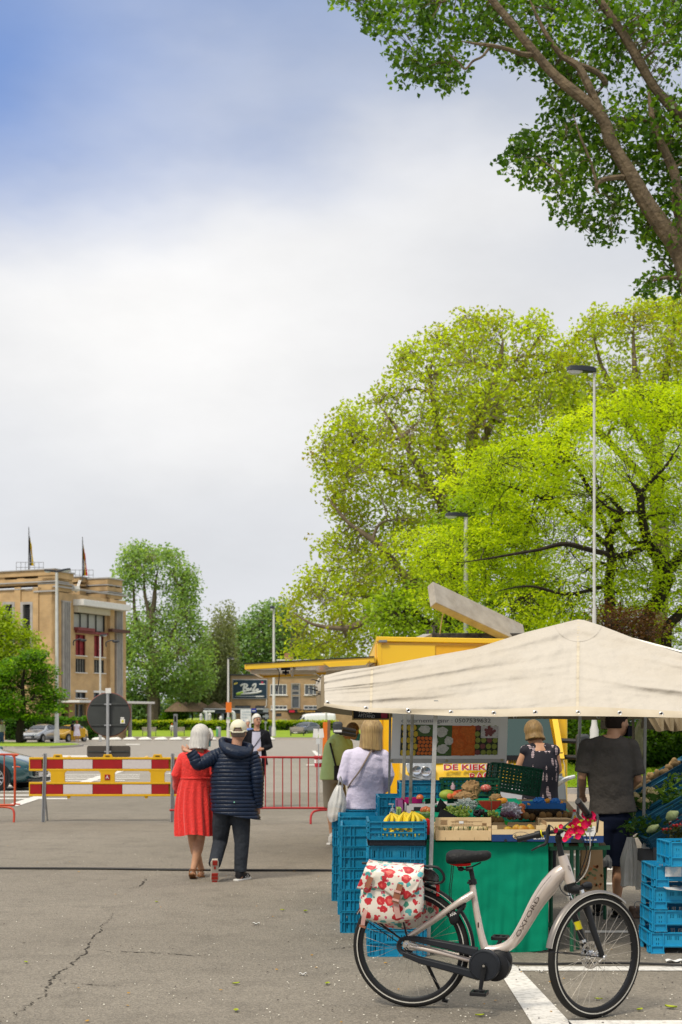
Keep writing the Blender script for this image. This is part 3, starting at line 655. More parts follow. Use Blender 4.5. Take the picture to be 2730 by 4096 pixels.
def tree(name,label,cat,base,d,polys,ncl,per,spread,leaf,lmat,bark,limbs,seed,thick=3.,sec=28,nf=.5,thr=.35,up=.4,w=.6,group=None,twr=.018,rfun=None,secr=.09,lt=None,rag=42):
 """limbs: polylines of (px,py,doff,r). Crown clusters fill the outline `polys` (source px) with depth around d."""
 rnd=random.Random(seed);t=thing(name,label,cat,base,group=group);mb=MB();paths=[]
 for lb in limbs:
  if lt:lb=lt(lb)
  pts=[P(x,y,d+do) for x,y,do,r in lb];rr=[r for*_,r in lb];rr[-1]*=.3;q=smooth_path(pts,6);r2=lerp_list(rr,len(q))
  q=[p+V(mnoise.noise_vector(p*.5+V((seed,0,0))))*min(.25,r2[i]*1.2) for i,p in enumerate(q)]
  q[0]=pts[0]
  mb.tube(q,[max(.012,r*(1+.12*mnoise.noise(p*2))) for r,p in zip(r2,q)],9 if rr[0]>.12 else 6);paths.append(list(zip(q,r2)))
 if mb.v:mb.build('trunk',bark,t)
 cen=[];x0=min(p[0] for po in polys for p in po);x1=max(p[0] for po in polys for p in po);y0=min(p[1] for po in polys for p in po);y1=max(p[1] for po in polys for p in po)
 tries=0
 while len(cen)<ncl and tries<ncl*60:
  tries+=1;x=rnd.uniform(x0,x1);y=rnd.uniform(y0,y1)
  n_=mnoise.noise_vector(V((x*.009,y*.009,seed)))*rag+mnoise.noise_vector(V((x*.03,y*.03,seed+5)))*rag*.6
  po=next((q for q in polys if in_poly(x+n_.x,y+n_.y,q)),None)
  if po is None:continue
  e=edge_dist(x,y,po)/F*d;th=min(thick,.4+1.5*math.sqrt(max(0,e)*thick*.5));do=rnd.uniform(-th,th);p=P(x,y,d+do)
  if mnoise.noise(p*nf+V((seed*3.1,0,0)))*.5+.5<thr*(.55 if e<.5 else 1):continue
  cen.append(p)
  # secondary limbs, then twigs
 br=MB();nodes=rnd.sample(cen,min(sec,len(cen))) if paths else[];sp=[]
 for nd in sorted(nodes,key=lambda q:near_on(paths,q)[0]):
  _,q,r,i,path=near_on(paths+sp,nd);L=(nd-q).length
  if L<.2:continue
  mid=q.lerp(nd,.5)+V((rnd.uniform(-.12,.12),rnd.uniform(-.12,.12),rnd.uniform(0.,.2)))*L;pp=smooth_path([q,mid,nd],5);r0=min(r*.7,secr)
  rr=lerp_list([r0,r0*.3],len(pp));pp=[p_ if k_==0 else p_+V(mnoise.noise_vector(p_*1.3))*L*.05 for k_,p_ in enumerate(pp)];br.tube(pp,rr,5);sp.append(list(zip(pp,rr)))
 if paths:
  allp=[x_ for pth in paths+sp for x_ in pth];A=np.array([list(q) for q,r in allp])
  for c in cen:
   dd=np.linalg.norm(A-np.array(c),axis=1);k_=int(dd.argmin());q,r=allp[k_];L=dd[k_]
   if L<.15 or L>6:continue
   mid=q.lerp(c,.55)+V((rnd.uniform(-.15,.15),rnd.uniform(-.15,.15),rnd.uniform(-.05,.2)))*L
   br.tube([q,mid,c],[min(r*.6,twr),twr*.7,twr*.3],3,cap=False)
 if br.v:br.build('branches',bark,t)
 rb=[min(1,max(0,rnd.gauss(.5,.16)+.55*mnoise.noise(c*(1.6*nf+.3)))) for c in cen]
 leaf_object('crown',[tuple(c) for c in cen],spread,per,leaf,lmat,t,seed,up,w=w,rb=rb)
 return t
bark_d=M('dark bark',(.045,.035,.026),.9,col2=(.02,.017,.014),vs=6,bump=.8,bs=14)
bark_g=M('grey brown bark',(.20,.15,.095),.9,col2=(.08,.062,.042),vs=5,bump=1.,bs=10)
bark_p=M('plane bark',(.22,.17,.12),.9,col2=(.11,.085,.06),vs=4,bump=.5,bs=12)
Z1=lambda pts:[(1300+x*.912,y*.912) for x,y in pts]
Z2=lambda pts:[(1100+x*1.0396,1150+y*1.0396) for x,y in pts]
def Z2L(pts):return[(1100+x*1.0396,1150+y*1.0396,do,r) for x,y,do,r in pts]
# overhanging poplar, top right
lm=leafmat('poplar leaves',[(.02,.055,.008),(.05,.12,.012),(.13,.25,.016),(.30,.44,.04)],.35,.4)
pp1=Z1([(30,-60),(50,10),(130,30),(165,60),(180,125),(250,170),(300,192),(370,175),(420,130),(500,175),(560,200),(650,190),(740,205),(840,165),(800,260),(880,300),(940,330),(1010,400),(1120,520),(1210,620),(1290,760),(1400,700),(2050,560),(2050,-60)])
pp2=Z1([(300,190),(420,170),(480,150),(560,195),(575,260),(600,310),(590,350),(590,400),(545,412),(510,390),(500,340),(455,350),(430,382),(370,350),(310,350),(325,290),(310,235)])
pp3=Z1([(950,500),(945,430),(975,370),(1060,400),(1140,500),(1200,590),(1240,680),(1300,790),(1330,880),(1320,960),(1290,1010),(1235,1080),(1160,1055),(1090,990),(1060,920),(980,870),(940,810),(890,830),(870,760),(800,745),(782,680),(830,655),(830,615),(900,565),(950,585),(985,560)])
pp4=Z1([(1330,870),(1400,870),(1450,850),(1500,760),(2050,600),(2050,1200),(1560,1160),(1530,1140),(1450,1130),(1450,1080),(1370,1040),(1360,940)])
pp5=Z1([(1375,1250),(1430,1215),(1480,1180),(1520,1200),(2050,1160),(2050,1300),(1560,1320),(1520,1300),(1480,1270),(1430,1290)])
pp6=Z1([(1290,760),(1200,590),(1150,480),(1000,290),(2050,200),(2050,760),(1480,860)])
D=34
def ZL(pts):return[(1300+x*.912,y*.912,do,r) for x,y,do,r in pts]
tree('poplar_tree','tall leaning poplar hanging its dark green leafy boughs over the upper corner of the sky','tree',(12.5,34,0),D,[pp1,pp2,pp3,pp4,pp5,pp6],3000,8,(.19,.19,.13),.14,lm,bark_g,[[(2000,3700,0,.42),(1900,2600,0,.36),(1700,1500,0,.31),(1568,1120,0,.27),(1400,860,-.2,.22),(1250,650,-.3,.17),(1190,500,-.4,.155),(1000,300,-.5,.13),(850,140,-.6,.11),(700,-30,-.7,.09),(600,-180,-.8,.05)],[(1800,900,.5,.2),(1568,520,.3,.15),(1440,370,.2,.13),(1320,170,.1,.12),(1190,-20,0,.1),(1100,-200,0,.06)],[(1640,1250,0,.22),(1545,900,0,.18),(1530,780,0,.13),(1480,660,0,.12),(1440,560,0,.11),(1420,400,.2,.08)],[(1210,520,-.4,.13),(1170,400,-.5,.11),(1120,290,-.5,.1),(1040,230,-.5,.08),(960,120,-.6,.06),(900,0,-.6,.05)],[(1230,370,.1,.09),(1190,320,0,.08),(1110,280,0,.07),(1040,240,0,.05)],[(920,235,-.5,.075),(860,232,-.8,.065),(800,215,-.9,.055),(730,200,-1,.05),(660,192,-1,.035),(600,180,-1.1,.02)],[(720,210,-1,.035),(690,248,-1,.03),(650,268,-1,.03),(616,302,-1,.028),(585,270,-1,.022),(545,240,-1,.015)],[(1310,780,-.3,.08),(1230,790,-.4,.07),(1195,815,-.5,.06),(1205,850,-.5,.05)],[(1195,810,-.5,.04),(1160,700,-.6,.035),(1120,600,-.7,.03),(1090,500,-.7,.02)],[(1040,770,-.6,.02),(980,720,-.6,.02),(940,690,-.6,.015)]],3,lt=lambda q:[(a,b,c-.9,e*.85) for a,b,c,e in ZL(q)],thick=1.6,rag=30,sec=90,nf=.75,thr=.44,up=.12,w=.85,twr=.012)
# plane trees behind
lmp=leafmat('plane leaves',[(.28,.19,.03),(.28,.33,.028),(.37,.46,.032),(.52,.62,.06)],.5,.58)
pl=Z2([(140,640),(165,600),(200,560),(240,520),(275,465),(320,420),(375,380),(430,385),(480,280),(540,235),(580,180),(590,150),(640,165),(680,145),(725,100),(760,95),(770,125),(815,100),(870,95),(920,130),(960,150),(1000,100),(1050,120),(1080,180),(1100,240),(1110,330),(1200,480),(1100,800),(900,1000),(700,1200),(620,1340),(560,1400),(340,1400),(100,1445),(60,1400),(110,1330),(30,1290),(50,1215),(110,1150),(100,1100),(170,1130),(150,1040),(185,1000),(160,960),(230,930),(255,900),(215,840),(175,770),(200,720),(170,690)])
D=62
def Z2L(pts):return[(1100+x*1.0396,1150+y*1.0396,do,r) for x,y,do,r in pts]
tree('plane_tree','big spreading plane tree with sparse olive and bronze young leaves behind the yellow truck','tree',(P(1860,2900,D).x,D,0),D,[pl],4300,11,(.34,.34,.24),.165,lmp,bark_p,[[(740,1720,0,.55),(740,1300,0,.5),(745,1100,0,.45),(750,900,0,.38),(770,700,0,.3),(760,560,0,.25),(860,330,0,.15),(880,200,0,.08)],[(745,1100,0,.3),(640,850,-1,.22),(560,700,-2,.16),(480,560,-2,.1),(400,450,-2,.05)],[(750,900,0,.3),(660,620,1,.2),(620,480,1,.14),(600,330,1,.09),(640,230,1,.05)],[(745,1200,0,.28),(560,1150,-2,.2),(400,1000,-2,.14),(280,900,-2,.08),(200,800,-2,.05)],[(742,1280,0,.26),(560,1290,-2,.2),(430,1260,-3,.17),(280,1310,-3,.12),(160,1300,-3,.07),(70,1250,-3,.04)],[(770,700,0,.2),(850,480,0,.15),(960,300,0,.1),(1020,180,0,.06)],[(750,800,0,.2),(540,760,2,.15),(380,680,2,.1),(200,640,2,.05)],[(742,1250,0,.2),(520,1200,2,.16),(330,1180,2,.1),(190,1150,2,.05)]],11,lt=Z2L,thick=6,sec=150,nf=.3,thr=.42,up=.2,w=.9,twr=.022,secr=.13)
pl=Z2([(1060,330),(1110,240),(1120,190),(1180,180),(1180,110),(1225,95),(1255,80),(1290,130),(1340,90),(1370,50),(1420,30),(1480,60),(1560,20),(1700,0),(1800,200),(1800,500),(1500,520),(1200,560),(1080,450)])
tree('plane_tree','second olive leaved plane tree whose crown shows behind the tall street lamp','tree',(P(2600,2900,66).x,66,0),66,[pl],1800,11,(.34,.34,.24),.165,lmp,bark_p,[[(1480,1720,0,.5),(1480,1000,0,.4),(1470,600,0,.3),(1500,350,0,.2),(1540,150,0,.1)],[(1480,700,0,.25),(1350,500,0,.18),(1270,330,0,.12),(1230,200,0,.06)],[(1475,620,0,.2),(1400,400,-1,.15),(1380,250,-1,.1),(1380,120,-1,.05)],[(1480,800,0,.2),(1250,560,0,.16),(1150,400,0,.1),(1140,280,0,.05)],[(1480,560,0,.2),(1600,350,0,.14),(1640,150,0,.08)]],12,lt=Z2L,thick=5,sec=80,nf=.3,thr=.42,up=.2,w=.9,twr=.022,secr=.13)
# darker filling tree behind/below
lmd=leafmat('deep green leaves',[(.10,.17,.01),(.18,.28,.012),(.28,.42,.015),(.42,.56,.02)],.45,.4)
pl=Z2([(620,860),(700,760),(760,700),(860,690),(900,800),(1000,1000),(1100,1250),(1000,1400),(620,1400),(380,1370),(390,1320),(360,1240),(420,1190),(520,1170),(560,1100),(640,1000),(610,930)])
tree('maple_tree','rounded mid green maple between the yellow truck roof and the lime green tree','tree',(P(1720,2900,52).x,52,0),52,[pl],1100,14,(.34,.34,.2),.15,lmd,bark_d,[[(660,1720,0,.3),(650,1400,0,.25),(660,1200,0,.18),(720,950,0,.1),(780,780,0,.05)],[(655,1350,0,.15),(560,1280,0,.12),(480,1230,0,.07)],[(655,1300,0,.15),(860,1200,0,.1),(950,1100,0,.06)]],13,lt=Z2L,thick=3.5,sec=36,nf=.35,thr=.34,up=.4,w=.9,twr=.02)
# lime green honey locust
lml=leafmat('lime leaves',[(.20,.28,.012),(.34,.45,.014),(.48,.58,.02),(.62,.70,.04)],.5,.5)
pl=Z2([(455,965),(500,935),(560,950),(600,935),(650,925),(740,900),(800,930),(830,870),(780,850),(790,790),(700,830),(670,850),(655,800),(690,770),(720,740),(690,690),(740,630),(800,610),(850,620),(900,545),(950,570),(1010,560),(1080,545),(1100,510),(1150,500),(1220,470),(1240,440),(1300,430),(1340,410),(1400,395),(1460,420),(1560,400),(1500,370),(1568,350),(1800,360),(1800,1500),(1100,1480),(900,1380),(700,1330),(760,1290),(690,1230),(640,1260),(560,1180),(600,1130),(520,1100),(530,1040),(500,1010)])
D=43
t=tree('honey_locust_tree','wide lime green honey locust tree with black crooked boughs right behind the stall','tree',(P(2560,2900,D).x,D,0),D,[pl],4600,17,(.32,.32,.07),.12,lml,bark_d,[[(1440,1700,0,.3),(1440,1300,0,.26),(1480,1200,0,.24),(1505,1100,0,.22),(1450,990,-.5,.18),(1410,890,-.8,.15),(1400,800,-1,.12),(1370,750,-1,.07)],[(1505,1100,0,.2),(1568,1020,0,.16),(1650,900,0,.1)],[(1280,1700,0,.24),(1290,1300,0,.2),(1290,1150,0,.18),(1310,1050,0,.16),(1290,960,-.3,.14),(1330,870,-.4,.1),(1250,780,-.5,.06)],[(1440,1000,-.5,.12),(1330,1030,-1,.1),(1230,1010,-1.5,.09),(1120,980,-2,.08),(1010,1010,-2.2,.06),(850,1040,-2.3,.04),(700,1060,-2.4,.025)],[(1430,990,-.5,.12),(1370,985,1,.1),(1320,920,1,.08),(1270,850,1,.06),(1180,760,1,.04)],[(1310,1090,0,.08),(1260,1060,-.5,.06),(1180,1100,-1,.04)],[(1290,1000,-.3,.09),(1130,860,.6,.07),(980,790,.8,.05),(850,750,1,.03)],[(1290,960,-.3,.09),(1150,680,1,.07),(1000,700,1.5,.04)],[(1400,800,-1,.08),(1500,700,-1,.06),(1560,600,-1,.04)],[(1410,870,-.8,.08),(1310,860,-1.4,.06),(1230,800,-1.6,.04)],[(1290,1150,0,.09),(1130,1180,-1,.06),(980,1150,-1.5,.045),(850,1170,-2,.03)],[(1540,1700,0,.2),(1510,1350,0,.18),(1560,1250,0,.16),(1640,1150,0,.1)]],14,lt=lambda q:[(a,b,c-1.5,e*.85) for a,b,c,e in Z2L(q)],thick=3.2,sec=130,nf=.42,thr=.40,up=.5,w=.5,twr=.014,secr=.06)
lmr=leafmat('bronze leaves',[(.05,.025,.012),(.10,.045,.02),(.14,.07,.03)],.5,.3)
tree('bronze_shrub','dull bronze leaved shrub just right of the tent peak','shrub',(P(2480,2900,38).x,38,0),38,[Z2([(1240,1300),(1260,1240),(1310,1235),(1400,1250),(1480,1270),(1500,1330),(1460,1360),(1400,1380),(1500,1500),(1300,1500)])],230,24,(.25,.25,.2),.09,lmr,bark_d,[[(1380,1750,0,.05),(1380,1400,0,.04)]],15,lt=Z2L,thick=1.2,sec=8,thr=.2)
# birch etc. in the middle distance
lmg=leafmat('far poplar leaves',[(.11,.19,.07),(.19,.30,.11),(.28,.41,.15),(.40,.54,.21)],.5,.45)
Z0=lambda pts:[(x*.574,2050+y*.574) for x,y in pts]
Z0L=lambda pts:[(x*.574,2050+y*.574,do,r) for x,y,do,r in pts]
pl=Z0([(885,300),(890,260),(930,240),(950,255),(985,220),(1010,235),(1050,230),(1080,250),(1120,230),(1160,235),(1200,280),(1245,250),(1280,290),(1305,310),(1290,360),(1350,400),(1330,460),(1345,540),(1360,600),(1395,630),(1360,660),(1370,720),(1400,800),(1440,830),(1500,1000),(1500,1200),(1400,1290),(1300,1250),(1180,1240),(1130,1230),(1050,1250),(960,1230),(880,1200),(878,700),(860,480),(825,440),(840,400),(870,370),(860,350)])
D=178
tree('poplar_tree','tall grey green poplar standing right of the ochre brick building','tree',(P(612,2900,D).x,D,0),D,[pl],2000,10,(.72,.72,.54),.36,lmg,bark_p,[[(1068,1540,0,.95),(1068,1280,0,.85),(1075,1100,0,.7),(1045,850,0,.42),(1080,600,0,.3),(1100,400,0,.15)],[(1072,1150,0,.4),(1190,900,0,.25),(1270,600,0,.15),(1290,450,0,.08)],[(1060,1000,0,.4),(960,780,0,.25),(930,550,0,.15),(950,350,0,.08)],[(1060,800,0,.3),(1010,560,0,.2),(1000,350,0,.1)],[(1072,1100,0,.4),(940,1050,0,.3),(890,950,0,.15)],[(1075,1080,0,.4),(1300,950,0,.2),(1400,870,0,.1)],[(1075,1200,0,.3),(1250,1180,0,.18),(1400,1150,0,.1)]],21,lt=Z0L,thick=5,sec=60,nf=.2,thr=.46,up=.2,w=.8,twr=.05,secr=.2)
pl=Z0([(1440,1000),(1480,870),(1455,800),(1500,760),(1530,720),(1580,730),(1600,800),(1590,900),(1650,1000),(1640,1200),(1600,1330),(1500,1330),(1420,1290),(1440,1150)])
tree('willow_tree','thin drooping willow with gaps of sky, right of the tall grey green poplar','tree',(P(880,2900,188).x,188,0),188,[pl],420,18,(.5,.5,1.3),.45,leafmat('willow leaves',[(.16,.19,.10),(.24,.27,.14),(.32,.35,.19)]),bark_p,[[(1530,1500,0,.4),(1530,1200,0,.3),(1500,950,0,.2),(1530,780,0,.08)]],22,lt=Z0L,thick=4,sec=30,nf=.2,thr=.42,up=.0,w=.4,twr=.04)
pl=Z0([(1180,1240),(1300,1100),(1450,950),(1550,1000),(1580,1050),(1590,1200),(1590,1420),(1560,1400),(1500,1370),(1400,1340),(1280,1330),(1210,1300)])
tree('dark_tree','dark spreading tree behind the straw parasols and the shelter roof','tree',(P(800,2900,192).x,192,0),192,[pl],560,14,(.9,.9,.7),.38,leafmat('dark leaves',[(.10,.16,.07),(.16,.24,.09),(.24,.34,.14)]),bark_p,[[(1560,1560,0,.5),(1560,1300,0,.4),(1500,1150,0,.2)],[(1560,1350,0,.3),(1400,1280,0,.2),(1200,1240,0,.1)]],23,lt=Z0L,thick=5,sec=40,nf=.15,thr=.3,w=.8)
lmm=leafmat('misty green leaves',[(.12,.20,.08),(.17,.28,.10),(.24,.37,.13)],.5,.35)
for i,(pl,d,lab,n) in enumerate((([(890,2640),(905,2560),(940,2510),(985,2495),(1010,2470),(1060,2440),(1100,2425),(1150,2440),(1160,2560),(1180,2700),(900,2700)],235,'misty green tree behind the brown brick bar building',900),([(1080,2560),(1150,2500),(1230,2540),(1310,2600),(1440,2610),(1500,2720),(1100,2700)],240,'bluish dark tree above the roof of the brown bar building, behind the chimney',600),([(800,2640),(850,2560),(905,2600),(915,2640),(920,2720),(920,2850),(860,2850),(800,2820)],215,'dark green tree just left of the brown bar building',700))):
 tree('background_tree',lab,'tree',(P(pl[0][0]+60,2900,d).x,d,0),d,[pl],n,11,(1.3,1.3,1.),.55,[lmm,MC['dark leaves'],MC['dark leaves']][i],bark_p,[[(pl[0][0]+90,2930,0,.5),(pl[0][0]+100,2650,0,.3)]],30+i,thick=7,sec=20,nf=.1,thr=.25,w=.8,twr=.06)
 # near trees at the left edge
lme=leafmat('zelkova leaves',[(.03,.08,.01),(.06,.15,.012),(.14,.28,.015),(.32,.50,.02)],.45,.45)
pl=Z0([(0,1130),(60,1080),(90,1010),(150,1000),(190,950),(260,965),(275,1010),(240,1040),(330,1065),(350,1130),(300,1160),(355,1170),(330,1210),(420,1260),(400,1310),(440,1330),(390,1350),(400,1400),(330,1390),(300,1440),(200,1450),(100,1440),(40,1440),(-100,1450),(-120,1120)])
D=100
tree('young_tree','young bright green tree in layers, standing on the grass island at the left','tree',(P(84,2968,103).x,103,.1),103,[pl],1000,15,(.55,.55,.08),.23,lme,bark_d,[[(148,1604,0,.3),(148,1450,0,.26),(155,1250,0,.16),(180,1060,0,.08)],[(150,1350,0,.12),(50,1300,0,.08),(-20,1290,0,.05)],[(150,1330,0,.12),(260,1290,0,.08),(350,1290,0,.04)],[(155,1230,0,.1),(80,1170,0,.06)],[(160,1180,0,.1),(260,1120,0,.05)]],24,lt=Z0L,thick=3.2,sec=36,rag=20,nf=.35,thr=.40,up=.7,w=.7,twr=.03)
pl=Z0([(-80,650),(0,640),(30,700),(50,760),(110,770),(120,820),(180,830),(220,880),(200,900),(250,930),(270,990),(200,1100),(100,1150),(-80,1150)])
tree('broadleaf_tree','lighter yellow green tree behind the young layered tree at the picture edge','tree',(P(-10,2960,112).x,112,0),112,[pl],420,14,(.7,.7,.25),.28,leafmat('yellow green leaves',[(.14,.22,.01),(.26,.36,.012),(.40,.52,.02)]),bark_d,[[(-10,1600,0,.4),(-5,1100,0,.3),(20,800,0,.1)],[(0,1050,0,.2),(130,950,0,.1)]],25,lt=Z0L,thick=4,sec=24,nf=.3,thr=.33,up=.6,w=.7)
# shrubs and hedges
def hedge(label,x0,x1,ytop,d,depth,seed,mat,zb=.05,size=.16,cat='hedge'):
 zt=Z(ytop,d);a,b=X(x0,d),X(x1,d);t=thing('hedge',label,cat,((a+b)/2,d,0));rg=random.Random(seed)
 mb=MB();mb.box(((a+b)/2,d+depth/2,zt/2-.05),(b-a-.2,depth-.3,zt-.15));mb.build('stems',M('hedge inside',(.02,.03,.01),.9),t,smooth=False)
 n=int(((b-a)*(zt+depth))*6);cs=[];rb=[]
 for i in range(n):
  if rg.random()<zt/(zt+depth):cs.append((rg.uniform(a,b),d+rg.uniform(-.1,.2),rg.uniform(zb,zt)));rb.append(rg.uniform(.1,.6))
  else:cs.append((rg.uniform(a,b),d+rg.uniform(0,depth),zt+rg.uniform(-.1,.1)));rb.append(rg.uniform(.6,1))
 leaf_object('foliage',cs,(.22,.12,.12),16,size,mat,t,seed,.3,w=.8,rb=rb)
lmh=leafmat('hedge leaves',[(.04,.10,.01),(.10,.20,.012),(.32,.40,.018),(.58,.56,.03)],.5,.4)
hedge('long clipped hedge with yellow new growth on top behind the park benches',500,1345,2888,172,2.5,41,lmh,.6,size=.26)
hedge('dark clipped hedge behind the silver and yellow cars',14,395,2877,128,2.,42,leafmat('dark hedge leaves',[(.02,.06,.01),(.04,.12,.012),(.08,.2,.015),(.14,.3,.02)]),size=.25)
pl=[(650,2860),(655,2840),(672,2825),(700,2818),(730,2820),(745,2840),(735,2868),(690,2874),(660,2872)]
tree('round_bush','round dark bush beside the straw parasols','bush',(P(697,2900,177).x,177,0),177,[pl],160,20,(.5,.5,.4),.35,lme,bark_d,[[(697,2950,0,.2),(697,2870,0,.15)]],26,thick=1.6,sec=6,thr=.2)
pl=[(500,2700),(520,2720),(550,2800),(570,2850),(560,2872),(505,2872)]
tree('background_tree','small bright tree squeezed between the ochre building and the poplar trunk','tree',(P(530,2900,178).x,178,0),178,[pl],150,20,(.8,.8,.5),.45,lmm,bark_d,[[(530,2950,0,.2),(525,2800,0,.15)]],27,thick=2,sec=6,thr=.2)
# bushes behind the stall
lmb=leafmat('laurel leaves',[(.02,.055,.008),(.05,.12,.012),(.11,.22,.015),(.24,.38,.02)],.4,.35)
for i,(pl,d,lab,n) in enumerate((([(2210,3040),(2205,2890),(2260,2870),(2330,2880),(2400,2870),(2440,2900),(2440,3050)],50,'leafy light green bush seen between the yellow truck and the man in grey',420),([(2500,3080),(2510,2940),(2560,2900),(2620,2880),(2700,2880),(2900,2870),(2900,3100)],46,'dense laurel bush behind the sloping vegetable crates',800))):
 tree('laurel_bush',lab,'bush',(P((pl[0][0]+pl[-1][0])/2,3000,d).x,d,.14),d,[pl],n,24,(.3,.3,.22),.16,lmb,bark_d,[[(sum(p[0] for p in pl)/len(pl),3080,0,.08),(sum(p[0] for p in pl)/len(pl),2980,0,.05)]],50+i,thick=1.6,sec=10,nf=.5,thr=.33,up=.3,w=.6)
w=thing('old_tree_trunk','gnarled grey tree trunk behind the neck of the man in the grey shirt','tree',G(2535,3085));mb=MB()
mb.tube([P(2532,3080,44),P(2560,2990,44),P(2555,2930,44),P(2580,2860,44),P(2600,2700,44),P(2640,2500,44)],[.17,.15,.13,.14,.13,.1],10,sub=5);mb.build('trunk',M('pale bark',(.30,.26,.19),.9,col2=(.14,.12,.08),vs=5,bump=1,bs=12),w)
# tall grass tufts on the lawn edge
rg=np.random.default_rng(77)
cs=[(x,y,.18) for x,y in zip(rg.uniform(5,14,2600),rg.uniform(34,50,2600))]
g=leaf_object('lawn_grass',cs,(.15,.15,.06),9,.16,leafmat('grass blades',[(.14,.24,.01),(.24,.36,.015),(.36,.48,.02)],.6,.4),None,61,0.,w=.14)
cs=[(x,y,.19) for x,y in zip(rg.uniform(X(-100,104),X(330,104),900),rg.uniform(92,108,900))]
# far rising meadow and bluish tree line at the horizon
mb=MB();mb.grid(lambda u,v:(-110+100*u,210+140*v,2.4*v*v+.25*math.sin(u*9)-.01*(v==0)),20,6);struct(mb,'meadow_bank',M('meadow',(.30,.38,.05),.9,col2=(.18,.26,.04),vs=.2))
rg=random.Random(9);cs=[(x,520+rg.uniform(-6,6),rg.uniform(0,9+3*mnoise.noise(V((x*.03,0,0))))) for x in[rg.uniform(-260,300) for _ in range(2600)]]
leaf_object('far_treeline',cs,(2.5,2.5,1.6),10,2.4,leafmat('far leaves',[(.07,.12,.10),(.10,.16,.13),(.13,.19,.16)],.7,.2),None,62,.2,w=.8)
# ------------------------------------------------------------------ street furniture far and middle
lampgrey=M('lamp post grey',(.62,.62,.60),.5,col2=(.5,.5,.48),vs=3);lampdark=M('lamp head dark',(.03,.035,.045),.4);lens=M('lamp lens',(.6,.62,.62),.2)
def lamp(label,px,ytop,d,r,heads,base=None,step=None,z0=0.):
 b=V((X(px,d),d,z0));zt=Z(ytop,d);t=thing('street_lamp',label,'street lamp',b,group='street lamps');mb=MB()
 if step:mb.lathe([(r*1.75,0),(r*1.75,step[0]),(r*1.2,step[0]+.12),(r,step[0]+.25),(r*.8,step[1]),(r*.58,step[1]+.1),(r*.5,zt)],b,14)
 else:mb.lathe([(r*1.4,0),(r*1.4,1.),(r,1.15),(r*.7,zt-z0)],b,10)
 mb.build('pole',lampgrey,t)
 for(dx,dy,ln,w_,h_,tilt) in heads:
  mb=MB();ux=V((dx,dy,0)).normalized();p0=V((b.x,b.y,zt));p1=p0+ux*ln+V((0,0,tilt));up=V((0,0,1));sx=ux.cross(up)
  rings=[]
  for k_,(q,ww,hh) in enumerate(((-.06,.55,.7),(.05,.75,1),(.5,1,1.05),(.9,1,.9),(1.,.7,.6))):
   c=p0.lerp(p1,q);rings.append([c+sx*(i*w_/2*ww)+up*(j*h_*hh) for i,j in((-1,0),(1,0),(.8,.9),(-.8,.9))])
  mb.loft(rings);hd=mb.build('lamp_head',lampdark,t,bevel=.01)
  g=MB();rings=[]
  for q,ww,hh in((.45,.6,.1),(.6,.8,.5),(.85,.8,.55),(.98,.5,.2)):c=p0.lerp(p1,q);rings.append([c+sx*(i*w_/2*ww)-up*(j*h_*hh) for i,j in((-1,0),(1,0),(.7,1),(-.7,1))])
  g.loft(rings);g.build('lens',lens,hd)
lamp('tall street lamp rising behind the tent peak, dark flat head pointing left',2378,1490,34,.060,[(-1,-.1,.66,.26,.14,.03)],step=(1.35,4.2),z0=.14)
lamp('street lamp half hidden in the lime green tree, dark head pointing left',1865,2068,42.3,.085,[(-1,-.1,.62,.26,.13,.02)])
lamp('white street lamp with two dark heads in front of the ochre brick building',228,2290,113,.16,[(-1,0,1.0,.3,.18,.12),(1,0,1.1,.3,.18,.22)])
lamp('small lamp post in front of the red windows, just above the round sign',402,2545,118,.09,[(1,-.2,.55,.25,.14,.06)])
lamp('slim white lamp post carrying an orange plate, beside the cream cap of the walking man',914,2636,140,.12,[(1,-.1,.6,.28,.15,.03)])
lamp('tallest white lamp post in front of the brown brick bar building, small dark head',1096,2436,150,.16,[(-.6,-1,.5,.4,.35,.0)])
# wall lamps and globe lamp
for px,py in((300,2564),(430,2569)):
 t=thing('wall_lamp','curved wall lamp %s'%('left of the left red window' if px==300 else 'right of the right red window'),'lamp',P(px,py+20,130));mb=MB();d=131.5
 mb.tube([P(px-4,py+18,d),P(px-4,py,d),P(px+20,py-8,d),P(px+30,py-6,d)],.06,5,sub=3);mb.ell(P(px+34,py-3,d),(.35,.25,.12));mb.build('arm',lampdark,t)
t=thing('globe_lamp','short white lamp post with two globes behind the yellow awning','street lamp',P(1306,2900,175));mb=MB()
mb.tube([P(1306,2940,175),P(1306,2634,175)],.12,8);mb.bar(P(1290,2632,175),P(1322,2632,175),.1,.1);mb.build('pole',lampgrey,t)
for px in(1292,1322):mb=MB();mb.ell(P(px,2622,175),(.3,.3,.2));mb.build('globe',lens,t)
# shelter / pergola in front of the bar building
slate=M('slate dark',(.05,.06,.075),.5)
t=thing('terrace_shelter','long flat dark terrace shelter with pale roof edge in front of the bar building','shelter',P(945,2940,177));d=177
mb=MB();mb.box(((X(817,d)+X(1072,d))/2,d+2.4,Z(2836,d)),(X(1072,d)-X(817,d),5,.16));mb.build('roof',M('pale roof edge',(.45,.46,.5)),t,smooth=False)
mb=MB();mb.box(((X(820,d)+X(1070,d))/2,d+2.4,Z(2846,d)),(X(1072,d)-X(817,d)-.4,4.6,.45));mb.build('fascia',slate,t,smooth=False)
for px in(820,891,932,1000,1068):mb=MB();mb.box((X(px,d),d+.3,Z(2845,d)/2),(.28,.28,Z(2845,d)));mb.build('post',M('shelter post',(.22,.25,.3)),t,smooth=False)
mb=MB();mb.box(((X(1000,d)+X(1070,d))/2,d+4,1.5),(X(1070,d)-X(1000,d),.1,2.8));mb.build('back_panel',slate,t,smooth=False)
